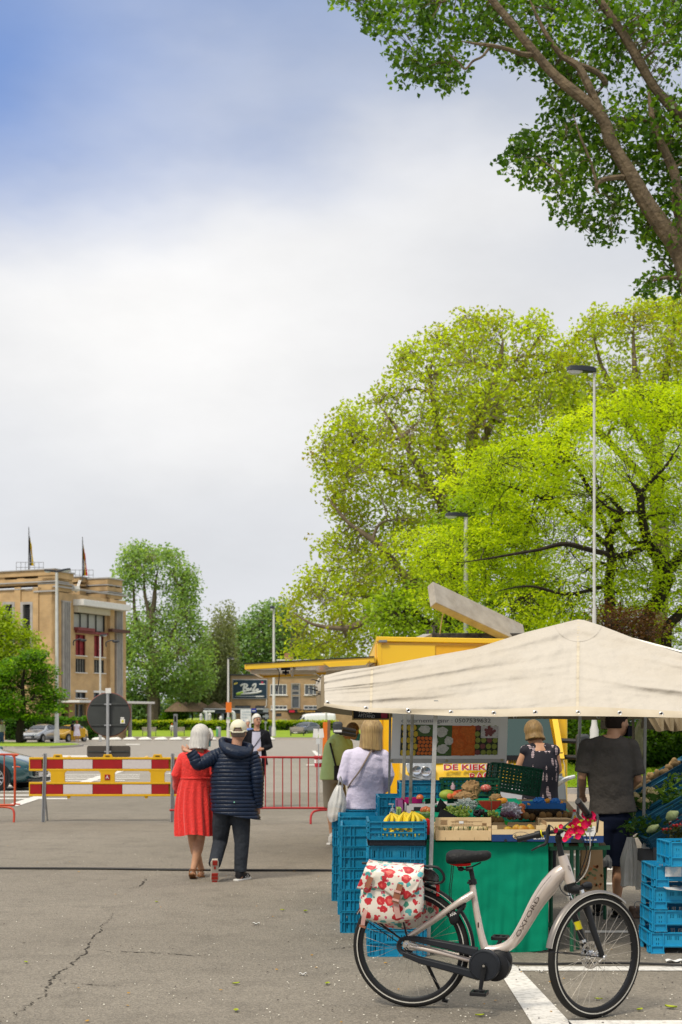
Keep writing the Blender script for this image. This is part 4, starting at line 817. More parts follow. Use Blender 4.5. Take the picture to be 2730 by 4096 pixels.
straw=M('straw thatch',(.20,.14,.09),.95,col2=(.11,.08,.05),vs=6,bump=1,bs=8)
for i,(px,d,rr) in enumerate(((712,176,1.7),(742,182,1.9),(770,178,1.7),(803,184,1.9),(860,180,1.8),(900,186,1.7))):
 b=V((X(px,d),d,0));t=thing('straw_parasol','thatched straw parasol, number %s from the round bush'%['one nearest','two','three','four','five','six farthest'][i],'parasol',b,group='straw parasols on the terrace');t['label']=['thatched straw parasol nearest the round bush','second straw parasol from the round bush','third straw parasol from the round bush, left of the white closed parasols','straw parasol directly behind the tallest closed white parasol','straw parasol between the closed white parasols and the shelter post','straw parasol behind the first shelter post'][i]
 mb=MB();zt=Z(2842,d);mb.lathe([(rr,zt-.15),(rr*.97,zt),(rr*.55,zt+.55),(rr*.3,zt+.85),(.1,zt+1.1)],b,14);mb.build('thatch',straw,t);mb=MB();mb.tube([b,b+V((0,0,zt+.2))],.09,6);mb.build('post',bark_d,t)
for i,(px,y0) in enumerate(((805,2853),(840,2850),(884,2863))):
 d=176;b=V((X(px,d),d,0));t=thing('closed_parasol',['closed white parasol at the left of the three','closed white parasol right beside the white pipe rack','closed white parasol in front of the first shelter post, partly hidden'][i],'parasol',b,group='closed white parasols');mb=MB();zt=Z(y0,d)
 mb.lathe([(.42,.25),(.40,.6),(.30,1.2),(.22,1.6),(.17,zt-.45),(.22,zt-.3),(.12,zt-.05),(.02,zt)],b,10);mb.build('canopy',white,t);mb=MB();mb.tube([b,b+V((0,0,.4))],.06,6);mb.build('post',steel,t)
t=thing('terrace_fence','low dark rail fence behind the hedge in front of the parasols','fence',(X(750,175),175,0))
for i in range(16):px=690+i*17;mb=MB();mb.box((X(px,175),175,.9),(.1,.1,1.8));mb.build('post',bark_d,t,smooth=False)
for z in(1.35,1.75):mb=MB();mb.box(((X(690,175)+X(945,175))/2,175,z),(X(945,175)-X(690,175),.06,.1));mb.build('rail',bark_d,t,smooth=False)
for px,nm in((828,'left'),(938,'right')):
 t=thing('pipe_sculpture','grey post with bent white top pipe, %s'%('between the closed parasols' if px==828 else 'just right of the orange plate'),'post',(X(px,175),175,0));mb=MB()
 if px==828:mb.tube([P(822,2846,175),P(860,2846,175)],.13,8)
 mb.tube([P(px,2890,175),P(px,2862,175),P(px-4,2850,175),P(px-14,2847,175)],.2,8,sub=3);mb.build('pipe',lens,t);mb=MB();mb.tube([(X(px,175),175,0),P(px,2868,175)],.17,8);mb.build('post',steel,t)
 # totem, bin, benches, boards
d=150
t=thing('totem_pillar','narrow grey totem pillar with dark slot beside the second bench','sign',(X(703,d),d,0));mb=MB();mb.box((X(703,d),d,Z(2857,d)/2),(.4,.25,Z(2857,d)));mb.build('body',steel,t,smooth=False,bevel=.02)
mb=MB();mb.box((X(703,d),d-.14,Z(2876,d)),(.2,.03,.6));mb.build('screen',dark,t,smooth=False)
t=thing('litter_bin','grey cylinder litter bin with a green front panel by the hedge','bin',(X(875,150),150,0));mb=MB();mb.lathe([(.24,0),(.25,.1),(.25,1.05),(.2,1.12)],(X(875,150),150,0),14);mb.build('body',steel,t)
mb=MB();mb.box((X(870,150),149.73,.5),(.2,.05,.8));mb.build('panel',M('bin green',(.12,.42,.2)),t,smooth=False)
t=thing('litter_bin','dark grey barrel bin to the left of the tall lamp post','bin',(X(1088,152),152,0));mb=MB();mb.lathe([(.3,0),(.32,.1),(.3,1.1),(.22,1.2)],(X(1088,152),152,0),14);mb.build('body',M('bin dark',(.08,.09,.1)),t)
wood=M('bench wood',(.40,.36,.30),.8)
def bench(px,d,label):
 b=V((X(px,d),d,.06));t=thing('park_bench',label,'bench',b,.15,group='park benches before the hedge')
 for i in range(3):mb=MB();mb.box((0,-.22+i*.17,.45),(1.6,.13,.04));mb.build('seat_slat',wood,t,smooth=False,world=False)
 for i in range(3):mb=MB();mb.box((0,.27+i*.03,.6+i*.16),(1.6,.03,.12));mb.build('back_slat',wood,t,smooth=False,world=False)
 for s_ in(-1,1):
  mb=MB();mb.tube([(s_*.72,-.25,0),(s_*.72,-.25,.65),(s_*.72,.25,.65)],.03,6);mb.tube([(s_*.72,.3,0),(s_*.72,.35,.98)],.03,6);mb.build('leg',lampdark,t,world=False)
bench(598,158.5,'grey wooden park bench, the one just right of the round sign');bench(712,158.5,'grey wooden park bench directly behind the totem pillar');bench(1190,158,'park bench partly hidden behind the grey off-road car');bench(480,158.5,'park bench mostly hidden by the rim of the round sign')
t=thing('info_board','light green information board with small pictures near the yellow car','board',G(350,2945));d=140
mb=MB();mb.box(P(331,2876,d),(X(358,d)-X(303,d),.08,1.15));mb.build('panel',M('board green',(.42,.62,.45),.5),t,smooth=False,bevel=.01)
for px,py,w_,h_,c in((326,2867,.25,.12,(.2,.25,.3)),(326,2884,.25,.12,(.2,.25,.3)),(349,2866,.2,.2,(.25,.4,.6)),(349,2883,.2,.4,(.15,.3,.5)),(343,2880,.5,.9,(.5,.62,.75))):mb=MB();mb.box(P(px,py,d)+V((0,-.05-.006*(w_<.4),0)),(w_,.01,h_));mb.build('picture',M('print%s'%(c,),c),t,smooth=False)
for px in(310,352):mb=MB();mb.tube([(X(px,d),d+.06,0),P(px,2860,d)+V((0,.06,0))],.05,6);mb.build('post',bark_d,t)
t=thing('notice_board','tall white notice board with grey lines of text beside the blue sign','board',(X(984,150),150,0));d=150
mb=MB();mb.box(((X(963,d)+X(1005,d))/2,d,(Z(2838,d)+.3)/2),(X(1005,d)-X(963,d),.12,Z(2838,d)-.3));mb.build('panel',M('board white',(.68,.72,.74)),t,smooth=False,bevel=.02)
for i,s in enumerate(('Wandelaars','Welkom aan','de dijk')):text(s,'lettering',M('board text',(.3,.42,.5)),t,(X(969,d),d-.07,Z(2850+i*11,d)),(1,0,0),(0,0,1),.2,.004)
mb=MB();mb.box((X(975,d),d-.07,Z(2884,d)),(.15,.02,.15));mb.build('logo',M('blue paint',(.03,.12,.5)),t,smooth=False)
t=thing('blue_sign','small dark blue sign on the edge of the shelter roof','sign',P(1016,2850,168));mb=MB();mb.box(P(1016,2841,168),(.6,.1,.46));mb.build('panel',M('sign blue',(.02,.04,.35),.4),t,smooth=False);mb=MB();mb.box(P(1016,2843,168)+V((0,-.07,0)),(.4,.02,.08));mb.build('lettering',white,t,smooth=False)
t=thing('orange_plate','orange traffic plate strapped to the slim white lamp post','sign',P(916,2850,139));mb=MB();mb.box(P(916,2829,139.6),(X(928,139)-X(905,139),.06,1.0));mb.build('panel',M('orange paint',(.75,.18,.02),.5),t,smooth=False);
t=thing('white_notice','white notice with green top tied to the slim lamp post','notice',P(914,2890,139));mb=MB();mb.box(P(914,2881,139.4),(.34,.3,.55));mb.build('sheet',white,t,smooth=False);mb=MB();mb.box(P(914,2872,139.3),(.35,.32,.06));mb.build('strip',M('bin green',(.12,.42,.2)),t,smooth=False)
t=thing('sign_post','grey post with stacked dark direction plates left of the tall lamp post','sign',(X(1063,150),150,0));d=150;mb=MB();mb.tube([(X(1063,d),d,0),P(1063,2835,d)],.06,6);mb.build('pole',steel,t)
for y,w_ in((2838,.6),(2846,.55),(2853,.6),(2866,.65),(2879,.4),(2890,.3)):mb=MB();mb.box(P(1064,y,d)+V((0,-.08,0)),(w_,.05,.2));mb.build('plate',[M('plate grey',(.25,.28,.30)),MC['dark opening']][y%2],t,smooth=False)
t=thing('garden_fence','low pale plank fence at the foot of the bar building','fence',(X(1100,178),178,0))
for i in range(5):mb=MB();mb.box(((X(1040,178)+X(1150,178))/2,178,.6+i*.32),(X(1150,178)-X(1040,178),.05,.26));mb.build('plank',M('fence plank',(.42,.33,.25)),t,smooth=False)
# ------------------------------------------------------------------ round sign seen from behind
d=33;t=thing('round_traffic_sign','big round traffic sign seen from behind with dark grey back on a steel pole','traffic sign',(X(433,d),d,0))
gb=M('sign back',(.055,.06,.058),.45,col2=(.04,.044,.042),vs=3);R0=X(1365+87,d)
mb=MB();mb.lathe([(R0*.985,-.012),(R0,-.004),(R0,.012)],P(435,2858,d)+V((0,.04,0)),56,(0,1,0));dk=mb.build('disc',gb,t)
mb=MB();mb.tube([P(435,2858,d)+V((math.cos(a)*R0,.05,math.sin(a)*R0)) for a in np.linspace(0,2*PI,57)[:-1]],.012,6,closed=True);mb.build('rim',M('sign rim red',(.25,.05,.04),.5),t)
for y in(2817,2901):
 mb=MB();hw=math.sqrt(max(0,R0**2-((y-2858)/F*d)**2))*.97;mb.box(P(435,y,d)+V((0,.018,0)),(hw*2,.028,.035));mb.build('rail',gb,t,smooth=False,bevel=.004)
 mb=MB();mb.box(P(433,y,d)+V((0,-.045,0)),(.16,.012,.03));mb.box(P(433,y,d)+V((-.07,-.02,0)),(.02,.05,.03));mb.box(P(433,y,d)+V((.07,-.02,0)),(.02,.05,.03));mb.build('clamp',steel,t,smooth=False)
mb=MB();mb.tube([(X(433,d),d-.05+.02,0),(X(433,d),d-.03,Z(2757,d))],.038,12);mb.build('pole',M('pole grey',(.45,.46,.47),.4,.5),t)
mb=MB();mb.box(P(436,2763,d)+V((0,-.08,0)),(.13,.008,.12));mb.build('cap_plate',white,t,smooth=False)
mb=MB();mb.box(P(491,2885,d)+V((0,.015,0)),(.105,.006,.10));mb.build('sticker',white,dk,smooth=False)
mb=MB();mb.box(P(490,2872,d)+V((0,.015,0)),(.08,.006,.035));mb.build('sticker',white,dk,smooth=False)
mb=MB();mb.box(P(491,2885,d)+V((0,.009,.0)),(.05,.004,.055));mb.build('sticker',M('sticker yellow2',(.7,.65,.05)),dk,smooth=False)
mb=MB();a=P(435,3006,d);hw,hh=X(1365+87,d),.133
pts=[a+V((sx*(hw-.05)+math.cos(q)*.05,.02,sz*(hh-.05)+math.sin(q)*.05)) for sx,sz,q0 in((1,1,0),(-1,1,PI/2),(-1,-1,PI),(1,-1,3*PI/2)) for q in np.linspace(q0,q0+PI/2,5)]
mb.prism(pts,(0,.02,0));mb.build('under_plate',M('sign back brown',(.075,.065,.055),.45),t,smooth=False,bevel=.004)
mb=MB();mb.box(a+V((0,.01,0)),(hw*1.9,.02,.025));mb.build('rail',gb,t,smooth=False)
mb=MB();mb.box(P(433,3006,d)+V((0,-.045,0)),(.16,.012,.03));mb.build('clamp',steel,t,smooth=False)
# ------------------------------------------------------------------ red and white barrier board
d=24;t=thing('barrier_board','yellow framed barrier with red and white boards on two steel posts','barrier',(X(430,d),d,0))
yel=M('barrier yellow',(.72,.42,.01),.45,col2=(.62,.35,.01),vs=3);rd=M('reflective red',(.36,.002,.004),.35);wh=M('reflective white',(.62,.58,.58),.35,col2=(.55,.51,.52),vs=30)
PB=lambda x,y:P(x,y,d)
def pbox(mb,x0,y0,x1,y1,yd,th):c=PB((x0+x1)/2,(y0+y1)/2);mb.box((c.x,d+yd,c.z),(X(x1,d)-X(x0,d),th,Z(y0,d)-Z(y1,d)))
for y0,y1 in((3029,3084),(3128,3185)):
 mb=MB();mb.T=None;x0,x1=X(118,d),X(741,d);z0,z1=Z(y1,d),Z(y0,d)
 mb.panel((x0,d-.03,z0),(1,0,0),(0,0,1),x1-x0,z1-z0,.07,[(.018,x1-x0-.018,.036,z1-z0-.036)]);mb.box(((x0+x1)/2,d+.03,(z0+z1)/2),(x1-x0-.01,.012,z1-z0-.01));bd=mb.build('board',yel,t,smooth=False,bevel=.006)
 for a,b_,m_ in((121,168,rd),(183,253,rd),(255,371.5,wh),(373,490,rd),(491.5,607,wh),(608.5,676,rd),(697,738,rd)):
  mb=MB();pbox(mb,a,y0+9.5,b_,y1-9.5,-.008,.03);mb.build('stripe',m_,bd,smooth=False)
for xa,xb in((205,260),(404,460),(604,659)):
 mb=MB();w0,w1=xa,xb;mb.loft([[P(x,y,d)+V((0,q,0)) for x,q in((xa-e,-.028),(xb+e,-.028),(xb+e,.028),(xa-e,.028))] for y,e in((3128,2),(3124,0),(3092,0),(3084,8))]);mb.build('spacer',yel,t)
 mb=MB();xm=(xa+xb)/2;mb.loft([[P(x,y,d)+V((0,q,0)) for x,q in((xm-e,-.025),(xm+e,-.025),(xm+e,.025),(xm-e,.025))] for y,e in((3029,20),(3017,15))]);hd=mb.build('lug',yel,t,smooth=False,bevel=.004)
 mb=MB();mb.box(P(xm,3024,d)+V((0,-.03,0)),(.07,.01,.014));mb.build('slot',dark,hd,smooth=False)
for px in(278,588):
 mb=MB();mb.ell(P(px,3028,d),(.033,.025,.02),12,8);mb.build('knob',M('cream plastic',(.65,.5,.25)),t);mb=MB();mb.lathe([(.03,0),(.03,.02)],P(px-2,3187,d)-V((0,.01,0)),12,(0,1,0));mb.build('foot_ring',yel,t)
mb=MB();mb.box(P(431.5,3108.5,d)+V((0,-.033,0)),(.09,.01,.09));mb.build('badge',rd,t,smooth=False,bevel=.003)
text('A','lettering',wh,t,P(431.5,3114,d)+V((0,-.038,0)),(1,0,0),(0,0,1),.075,.001,.002,align='CENTER')
for px,tilt in((174,-1),(688,0)):
 mb=MB();top=P(px+3*(tilt<0),3013,d-.06);bot=V((X(px-2,d),d-.06,0));mb.bar(bot,top,.035,.012);mb.bar(bot+V((.013,.03,0)),top+V((.013,.03,0)),.008,.06);ps=mb.build('post',steel,t,smooth=False,bevel=.002)
 mb=MB();mb.bar(V((bot.x+.03,d+.25,.0)),V((bot.x+.02,d+.05,.55)),.03,.012);mb.build('strut',steel,t,smooth=False)
 mb=MB();
 for z in(1.13,.95,.8):mb.lathe([(.006,0),(.006,.004)],(bot.x+.01,d-.07,z),8,(0,-1,0))
 mb.build('bolt',dark,ps)
 # ------------------------------------------------------------------ crowd barriers
redp2=M('barrier red',(.42,.015,.018),.35,col2=(.30,.012,.015),vs=6);orp=M('barrier orange red',(.55,.07,.01),.35,col2=(.38,.015,.012),vs=2.5,vd=.2)
def crowd(label,x0,x1,d,mat,yt,yb,foot,barstep,bx0):
 t=thing('crowd_barrier',label,'barrier',(X((x0+x1)/2,d),d,0),group='steel crowd barriers');a,b=X(x0,d),X(x1,d);zt,zb=Z(yt,d),Z(yb,d);r=.019;c=.13
 mb=MB();mb.tube(smooth_path([V((a,d,zb)),V((a,d,zt-c)),V((a+.03,d,zt-.03)),V((a+c,d,zt)),V((b-c,d,zt)),V((b-.03,d,zt-.03)),V((b,d,zt-c)),V((b,d,zb))],5),r,10);mb.tube([(a,d,zb),(b,d,zb)],r,10);mb.build('frame',mat,t)
 px=bx0
 while px<x1-8:
  if px>x0+8:mb=MB();mb.tube([(X(px,d),d,zb),(X(px,d),d,zt)],.009,8);mb.build('bar',mat,t)
  px+=barstep
 for fx,sg in foot:
  mb=MB();q=X(fx,d);mb.tube(smooth_path([V((q-sg*.5,d,zb-.035)),V((q-sg*.16,d,zb-.035)),V((q-sg*.02,d-.04,zb-.09)),V((q,d-.10,.0))],6),r,10);mb.build('foot',mat,t)
 for z in(zt-.2,zb+.02):mb=MB();mb.tube([(b,d,z),(b+.09,d,z-.01)],.012,8);mb.build('hook',mat,t)
crowd('dark red steel crowd barrier between the walking couple and the market stall',745,1322,23.6,redp2,3030,3232,((1244,-1),(800,1)),34.4,753)
crowd('orange red steel crowd barrier cut off at the picture edge before the teal car',-520,60,24,orp,3018,3220,((62,1),(-470,-1)),36,-522+0)
# ------------------------------------------------------------------ cars
rubber=M('tyre rubber',(.02,.02,.021),.8);rimm=M('alloy',(.55,.56,.58),.3,.8);cglass=M('car glass',(.03,.04,.045),.06,spec=1.);plate=M('number plate',(.7,.66,.66));hl=M('headlamp',(.55,.58,.6),.08,coat=1);blackp=M('black plastic',(.02,.02,.022),.45)
def car(label,loc,rz,L,W,H,kind,paint_,name='parked_car',cat='car',wr=.32,rimcol=None,grille=None):
 t=thing(name,label,cat,loc,rz)
 # stations: x fraction from the nose, belt z, top z, half width at belt, half width at roof
 S={'hatch':[(0,.50,.56,.72,.60),(.015,.62,.68,.84,.7),(.06,.70,.77,.93,.75),(.16,.80,.87,.98,.78),(.27,.89,.97,1,.80),(.31,.93,1.03,1,.82),(.45,.96,1.38,1,.72),(.55,.97,1.45,1,.70),(.72,.98,1.44,1,.69),(.88,1.0,1.34,.98,.67),(.97,.98,1.06,.93,.74),(1,.8,.85,.86,.74)],'suv':[(0,.62,.70,.76,.6),(.015,.80,.86,.88,.7),(.05,.92,.98,.95,.75),(.16,1.0,1.06,.98,.78),(.27,1.05,1.13,1,.80),(.31,1.08,1.2,1,.82),(.44,1.1,1.56,1,.72),(.55,1.1,1.64,1,.71),(.74,1.12,1.63,1,.70),(.9,1.13,1.46,.97,.67),(.98,1.1,1.18,.93,.74),(1,.8,.88,.88,.74)],'van':[(0,.62,.70,.80,.65),(.015,.85,.95,.9,.7),(.05,1.0,1.12,.95,.76),(.12,1.12,1.3,.98,.80),(.16,1.15,1.45,1,.82),(.27,1.2,2.2,1,.84),(.32,1.2,2.42,1,.84),(.6,1.2,2.5,1,.86),(.98,1.2,2.5,1,.86),(1,1.2,2.45,.98,.84)]}[kind]
 hs=H/max(s[2] for s in S);rings=[]
 def ring(s):
  x,bz,tz,wb,wt=s;x=L/2-x*L;bz*=hs;tz*=hs;w=W/2
  gc=.17 if.05<s[0]<.96 else.26
  half=[(0,gc),(w*wb*.82,gc),(w*wb*.97,gc+.12),(w*wb,gc+.32),(w*wb*.985,bz*.82),(w*wb*.955,bz),(w*(wb*.25+wt*.75)*.99,bz+(tz-bz)*.62),(w*wt*.93,bz+(tz-bz)*.9),(w*wt*.55,tz),(0,tz+.012)]
  return[V((x,y,z)) for y,z in half]+[V((x,-y,z)) for y,z in half[-2:0:-1]]
 rings=[ring(s) for s in S]
 mb=MB();mb.loft(rings);bd=mb.build('body',paint_,t,world=False,subd=1)
 # glass: panels just proud of the greenhouse
 def sec(f):
  for a,b in zip(S,S[1:]):
   if a[0]<=f<=b[0]:q=(f-a[0])/(b[0]-a[0]);return tuple(u+(v-u)*q for u,v in zip(a,b))
 def on(f,k,out=.012):
  a=ring(sec(f));p=a[k];return p+V((0,out if k<10 and p.y>=0 else-out,out))
 wi=[i for i,s in enumerate(S) if s[0] in(.31,.16)][-1 if kind!='van' else 0];f0,f1=S[wi][0]+.01,S[wi+1][0]-.005
 for sgn in(1,-1):
  for(a,b,nm) in(((f1-.03,.56,'side_window'),(.575,.70,'side_window'),(.715,.84,'side_window')) if kind!='van' else(((.17),.30,'side_window'),)):
   pts=[]
   for f,lo in((a,0),(b,0),(b,1),(a,1)):
    s=sec(f if not(lo==1 and a<.5 and f==a) else min(b-.02,f+.05));r=ring(s);p=(r[5]*.9+r[6]*.1) if lo==0 else(r[7]*.75+r[6]*.25);p=V((p.x,p.y*sgn+.014*sgn,p.z));pts.append(p)
   if pts[2].z-pts[1].z<.08:continue
   mb=MB();mb.poly(pts);mb.prism(pts,(0,-.01*sgn,0));mb.build(nm,cglass,t,world=False,smooth=False)
 ra,rb_=ring(sec(f0)),ring(sec(f1));n_=(rb_[8]-ra[8]).cross(V((0,1,0))).normalized();n_=n_ if n_.z>0 else-n_
 mb=MB();pts=[V((ra[5].x,-W*.40,ra[8].z+.02)),V((ra[5].x,W*.40,ra[8].z+.02)),V((rb_[8].x,W*.32,rb_[8].z-.05)),V((rb_[8].x,-W*.32,rb_[8].z-.05))];pts=[p+n_*.035 for p in pts];mb.prism(pts,n_*-.03);mb.build('windscreen',cglass,t,world=False,smooth=False,bevel=.02)
 # wheels
 for fx in(L/2-.19*L,-L/2+.2*L):
  for sy in(1,-1):
   mb=MB();mb.lathe([(wr+.055,0),(wr+.055,.02)],(fx,sy*(W/2-.012),wr+.01),24,(0,sy,0));mb.build('wheel_arch',blackp,t,world=False)
   c=V((fx,sy*(W/2-.17),wr));mb=MB();mb.lathe([(wr*.66,0),(wr*.95,0),(wr,.03),(wr,.17),(wr*.95,.2),(wr*.66,.2)],c,28,(0,sy,0),cap=False);wl=mb.build('wheel',rubber,t,world=False)
   mb=MB();mb.lathe([(wr*.66,.08),(wr*.68,.2),(wr*.62,.2),(wr*.6,.10)],c,28,(0,sy,0),cap=False);mb.lathe([(.06,.1),(.055,.19)],c,10,(0,sy,0))
   for k_ in range(10):a_=2*PI*k_/10;dr=V((math.cos(a_),0,math.sin(a_)));mb.bar(c+V((0,sy*.17,0))+dr*.05,c+V((0,sy*.185,0))+dr*wr*.62,.035,.03,up=V((0,1,0)))
   mb.build('rim',rimcol or rimm,wl,world=False);mb=MB();mb.lathe([(wr*.64,.06),(wr*.64,.07)],c,20,(0,sy,0));mb.build('brake',blackp,wl,world=False)
   # nose
 zb=S[1][1]*hs;fr=ring(S[1]);x_=L/2
 for sy in(1,-1):
  mb=MB();mb.loft([[V((x_-.02*L*a-.02,sy*W*.5*wf,zb-.02-hh)) for hh in(0,hgt)]+[V((x_-.02*L*a-.10,sy*W*.5*wf,zb-.02-hh)) for hh in(hgt,0)] for a,wf,hgt in((0.,.50,.09),(1.2,.72,.14),(4.4,.93,.13))]);mb.build('headlight',hl,t,world=False)
  mb=MB();mb.ell((L/2-.33*L,sy*(W/2+.09),S[5][1]*hs+.06),(.09,.1,.07),10,6);mb.build('mirror',paint_,t,world=False)
  mb=MB();mb.bar((L/2-.58*L,sy*(W/2+.012),S[5][1]*hs-.12),(L/2-.63*L,sy*(W/2+.012),S[5][1]*hs-.12),.03,.03);mb.build('door_handle',paint_,t,world=False)
 gr=grille or(.55,.18,.42)
 mb=MB();mb.box((x_-.002,0,gr[2]+.02),(.06,W*gr[0],gr[1]));mb.build('grille',blackp,t,world=False,smooth=False,bevel=.02)
 for k_ in range(4):mb=MB();mb.box((x_+.028,0,gr[2]-.05+k_*.045),(.01,W*gr[0]*.9,.012));mb.build('grille_bar',rimm,t,world=False,smooth=False)
 mb=MB();mb.box((x_+.04,0,gr[2]-.03),(.012,.5,.11));mb.build('number_plate',plate,t,world=False,smooth=False)
 mb=MB();mb.box((x_-.03,0,.25),(.10,W*.8,.10));mb.build('lower_grille',blackp,t,world=False,smooth=False,bevel=.02)
 return t
silver=M('silver paint',(.50,.52,.55),.25,.5,coat=1);teal=M('teal paint',(.012,.075,.09),.2,.3,coat=1);cyel=M('yellow car paint',(.85,.47,.0),.3,coat=1);greyp=M('dark grey paint',(.09,.10,.11),.22,.4,coat=1);whp=M('van white',(.75,.76,.77),.35)
car('silver hatchback parked nose outward in front of the dark hedge',(X(160,116),116.5,0),rad(-107),4.05,1.75,1.46,'hatch',silver)
cy=car('small yellow hatchback with its door open in front of the hedge',(X(270,118),118.5,0),rad(-114),3.7,1.65,1.42,'hatch',cyel)
mb=MB();mb.box((X(328,117),116.6,.75),(.75,.08,.75));o=mb.build('door',cyel,cy,smooth=False,bevel=.03);o['label']='wide open yellow car door'
car('dark grey off-road car parked by the hedge left of the stall',(X(1222,164),165,0),rad(-118),4.6,1.9,1.65,'suv',greyp)
car('white delivery van parked behind the dark grey off-road car',(X(1250,178),180.5,0),rad(-170),5.8,2.0,2.75,'van',whp,'delivery_van','van')
tl=car('dark teal hatchback whose nose sticks in at the picture edge',(X(154,35)-2.15,35.6,0),rad(-7),4.3,1.8,1.46,'hatch',teal)
# leaning planks / small sign stand near stall
t=thing('paper_sign_stand','thin steel stand with white paper sheets left of the stall','sign',G(1276,3075));d=51
d=30;mb=MB();mb.tube([V((X(1276,d),d,0)),P(1275,2960,d)],.012,6);mb.build('pole',steel,t);mb=MB();mb.box(P(1273,2965,d),(.08,.05,.12));mb.build('holder',lens,t,smooth=False)
for dx,a in((-11,.1),(10,-.1)):mb=MB();mb.box(P(1275+dx,2933,d)+V((0,-.03,0)),(.11,.006,.19),(0,a,0));mb.build('sheet',white,t,smooth=False)
t=thing('red_bucket','small red and white bucket on the ground beyond the crowd barrier','bucket',G(1275,3068));b=G(1275,3068);mb=MB();mb.lathe([(.14,0),(.17,.42),(.16,.42)],b,14);mb.build('body',M('bucket red',(.55,.02,.05)),t);mb=MB();mb.lathe([(.163,.15),(.168,.28)],b,14,cap=False);mb.build('label_band',white,t)
t=thing('white_tray','flat white tray on the ground left of the red bucket','tray',G(1253,3064));mb=MB();mb.box(G(1253,3064)+V((0,0,.03)),(.5,.3,.05));mb.build('tray_body',white,t,bevel=.01)
# ------------------------------------------------------------------ market tent
canvas=M('tent canvas',(.51,.47,.41),.8,col2=(.47,.42,.345),vs=1.3,vd=.1,bump=.35,bs=7)
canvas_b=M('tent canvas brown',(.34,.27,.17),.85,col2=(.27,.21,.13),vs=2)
TX=[1300,1345,1385,1480,1580,1700,1900,2100,2220,2290,2315,2340,2400,2560,2730,2950,3150,3330];TY=[2702,2690,2681,2669,2652,2629,2594,2530,2500,2482,2477,2481,2500,2562,2614,2660,2690,2720]
BX=[1297,1380,1465,1634,1807,2000,2150,2313,2500,2730,3000,3330];BY=[2824,2838,2848,2856,2864,2867,2864,2864,2866,2871,2860,2840]
D0,DR=10.2,11.35
def tent_front(px,v,out=0.):
 yt=float(np.interp(px,TX,TY));yb=float(np.interp(px,BX,BY));py=yt+(yb-yt)*v
 h=(2868-yt)/391.;d=D0+(DR-D0)*((1-v)**1.15)*h**1.3
 a=math.atan2(py-2440,px-2315);r=math.hypot(px-2315,py-2440)
 s_=py-.25*abs(px-2315)*(1-.8*v);dx_=(px-2315)
 f=.014*mnoise.noise(V((a*7.5,r*.0022,0)))*min(1,r/250)+.058*mnoise.noise(V((s_*.017,dx_*.0016,1)))+.020*mnoise.noise(V((s_*.04,dx_*.0035,5)))+.004*mnoise.noise(V((s_*.09,dx_*.009,8)))
 f+=.012*mnoise.noise(V((px*.007,py*.03,7)))*(v**.7)
 f+=.004*mnoise.noise(V((px*.03,py*.05,9)))
 f*=min(1,(1-v)*6+.25)*min(1,v*8+.1)
 f+=.018*math.sin(px*.016)*v**6
 return P(px,py,d+f-out)
tent=thing('market_tent','beige canvas market tent with sagging peak and eyelet hem over the fruit stall','tent',(X(2315,11.3),11.3,0))
mb=MB();pxs=lambda u:1297+(3330-1297)*u
mb.grid(lambda u,v:tent_front(pxs(u)+(3*(1-v) if u==0 else 0),1-v),330,70);cf=mb.build('canopy_front',canvas,tent,ang=80)
def tent_back(u,v):
 p=tent_front(pxs(u),v);y=DR+(DR-p.y)*1.55;return V((p.x-.10*(1-u)**3,y+.02*math.sin(u*60)*v,p.z-.015*v))
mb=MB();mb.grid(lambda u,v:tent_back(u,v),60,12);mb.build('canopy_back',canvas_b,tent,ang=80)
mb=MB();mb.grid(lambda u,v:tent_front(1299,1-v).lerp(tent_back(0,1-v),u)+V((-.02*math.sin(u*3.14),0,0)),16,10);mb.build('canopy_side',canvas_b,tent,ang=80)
hem=M('canvas hem',(.55,.49,.39),.8,col2=(.47,.40,.29),vs=5)
mb=MB();mb.grid(lambda u,v:tent_front(pxs(u),.90+.1*(1-v),.004),200,3);mb.build('hem',hem,tent,ang=80)
seamm=M('seam thread',(.60,.53,.41),.85)
def seam(xt,xb,v0,v1,wpx,n=60):
 mb=MB();mb.grid(lambda u,v:tent_front(xt+(xb-xt)*v+(u-.5)*wpx,v0+(v1-v0)*v,.004+.003*math.sin(v*n*PI)*(u>.2)*(u<.8)),4,n*2);return mb
seam(2315,2311,.005,.99,11).build('seam',seamm,tent,ang=80);seam(1489,1484,.02,.99,10,30).build('seam',seamm,tent,ang=80)
mb=MB()
def patch(u,v):
 a=PI*(.06+.88*u);r=92*v+1;px=2315+math.cos(a)*r*1.05;py=2478+math.sin(a)*r*.95;yt=float(np.interp(px,TX,TY));yb=float(np.interp(px,BX,BY));return tent_front(px,max(.004,(py-yt)/(yb-yt)),.0045)
mb.grid(patch,30,10);mb.build('peak_patch',canvas,tent,ang=80)
ringm=M('eyelet ring',(.72,.72,.72),.3,.7)
for px in(1312,1465,1634,1805,1976,2142,2313,2480,2646,2815):
 yt=float(np.interp(px,TX,TY));yb=float(np.interp(px,BX,BY));c=tent_front(px,(yb-14-yt)/(yb-yt),.008)
 mb=MB();mb.tube([c+V((math.cos(a)*.0125,0,math.sin(a)*.0125)) for a in np.linspace(0,2*PI,19)[:-1]],.0045,6,closed=True);eo=mb.build('eyelet',ringm,tent)
 mb=MB();mb.disc(c+V((0,.001,0)),.010,(0,1,0),14,.002);mb.build('hole',dark,eo)
for px in(1990,2060,2167,2280,2392):mb=MB();c=P(px,2868,13.15);mb.tube([c+V((math.cos(a)*.014,-.03,math.sin(a)*.014)) for a in np.linspace(0,2*PI,15)[:-1]],.005,6,closed=True);mb.build('eyelet',ringm,tent)
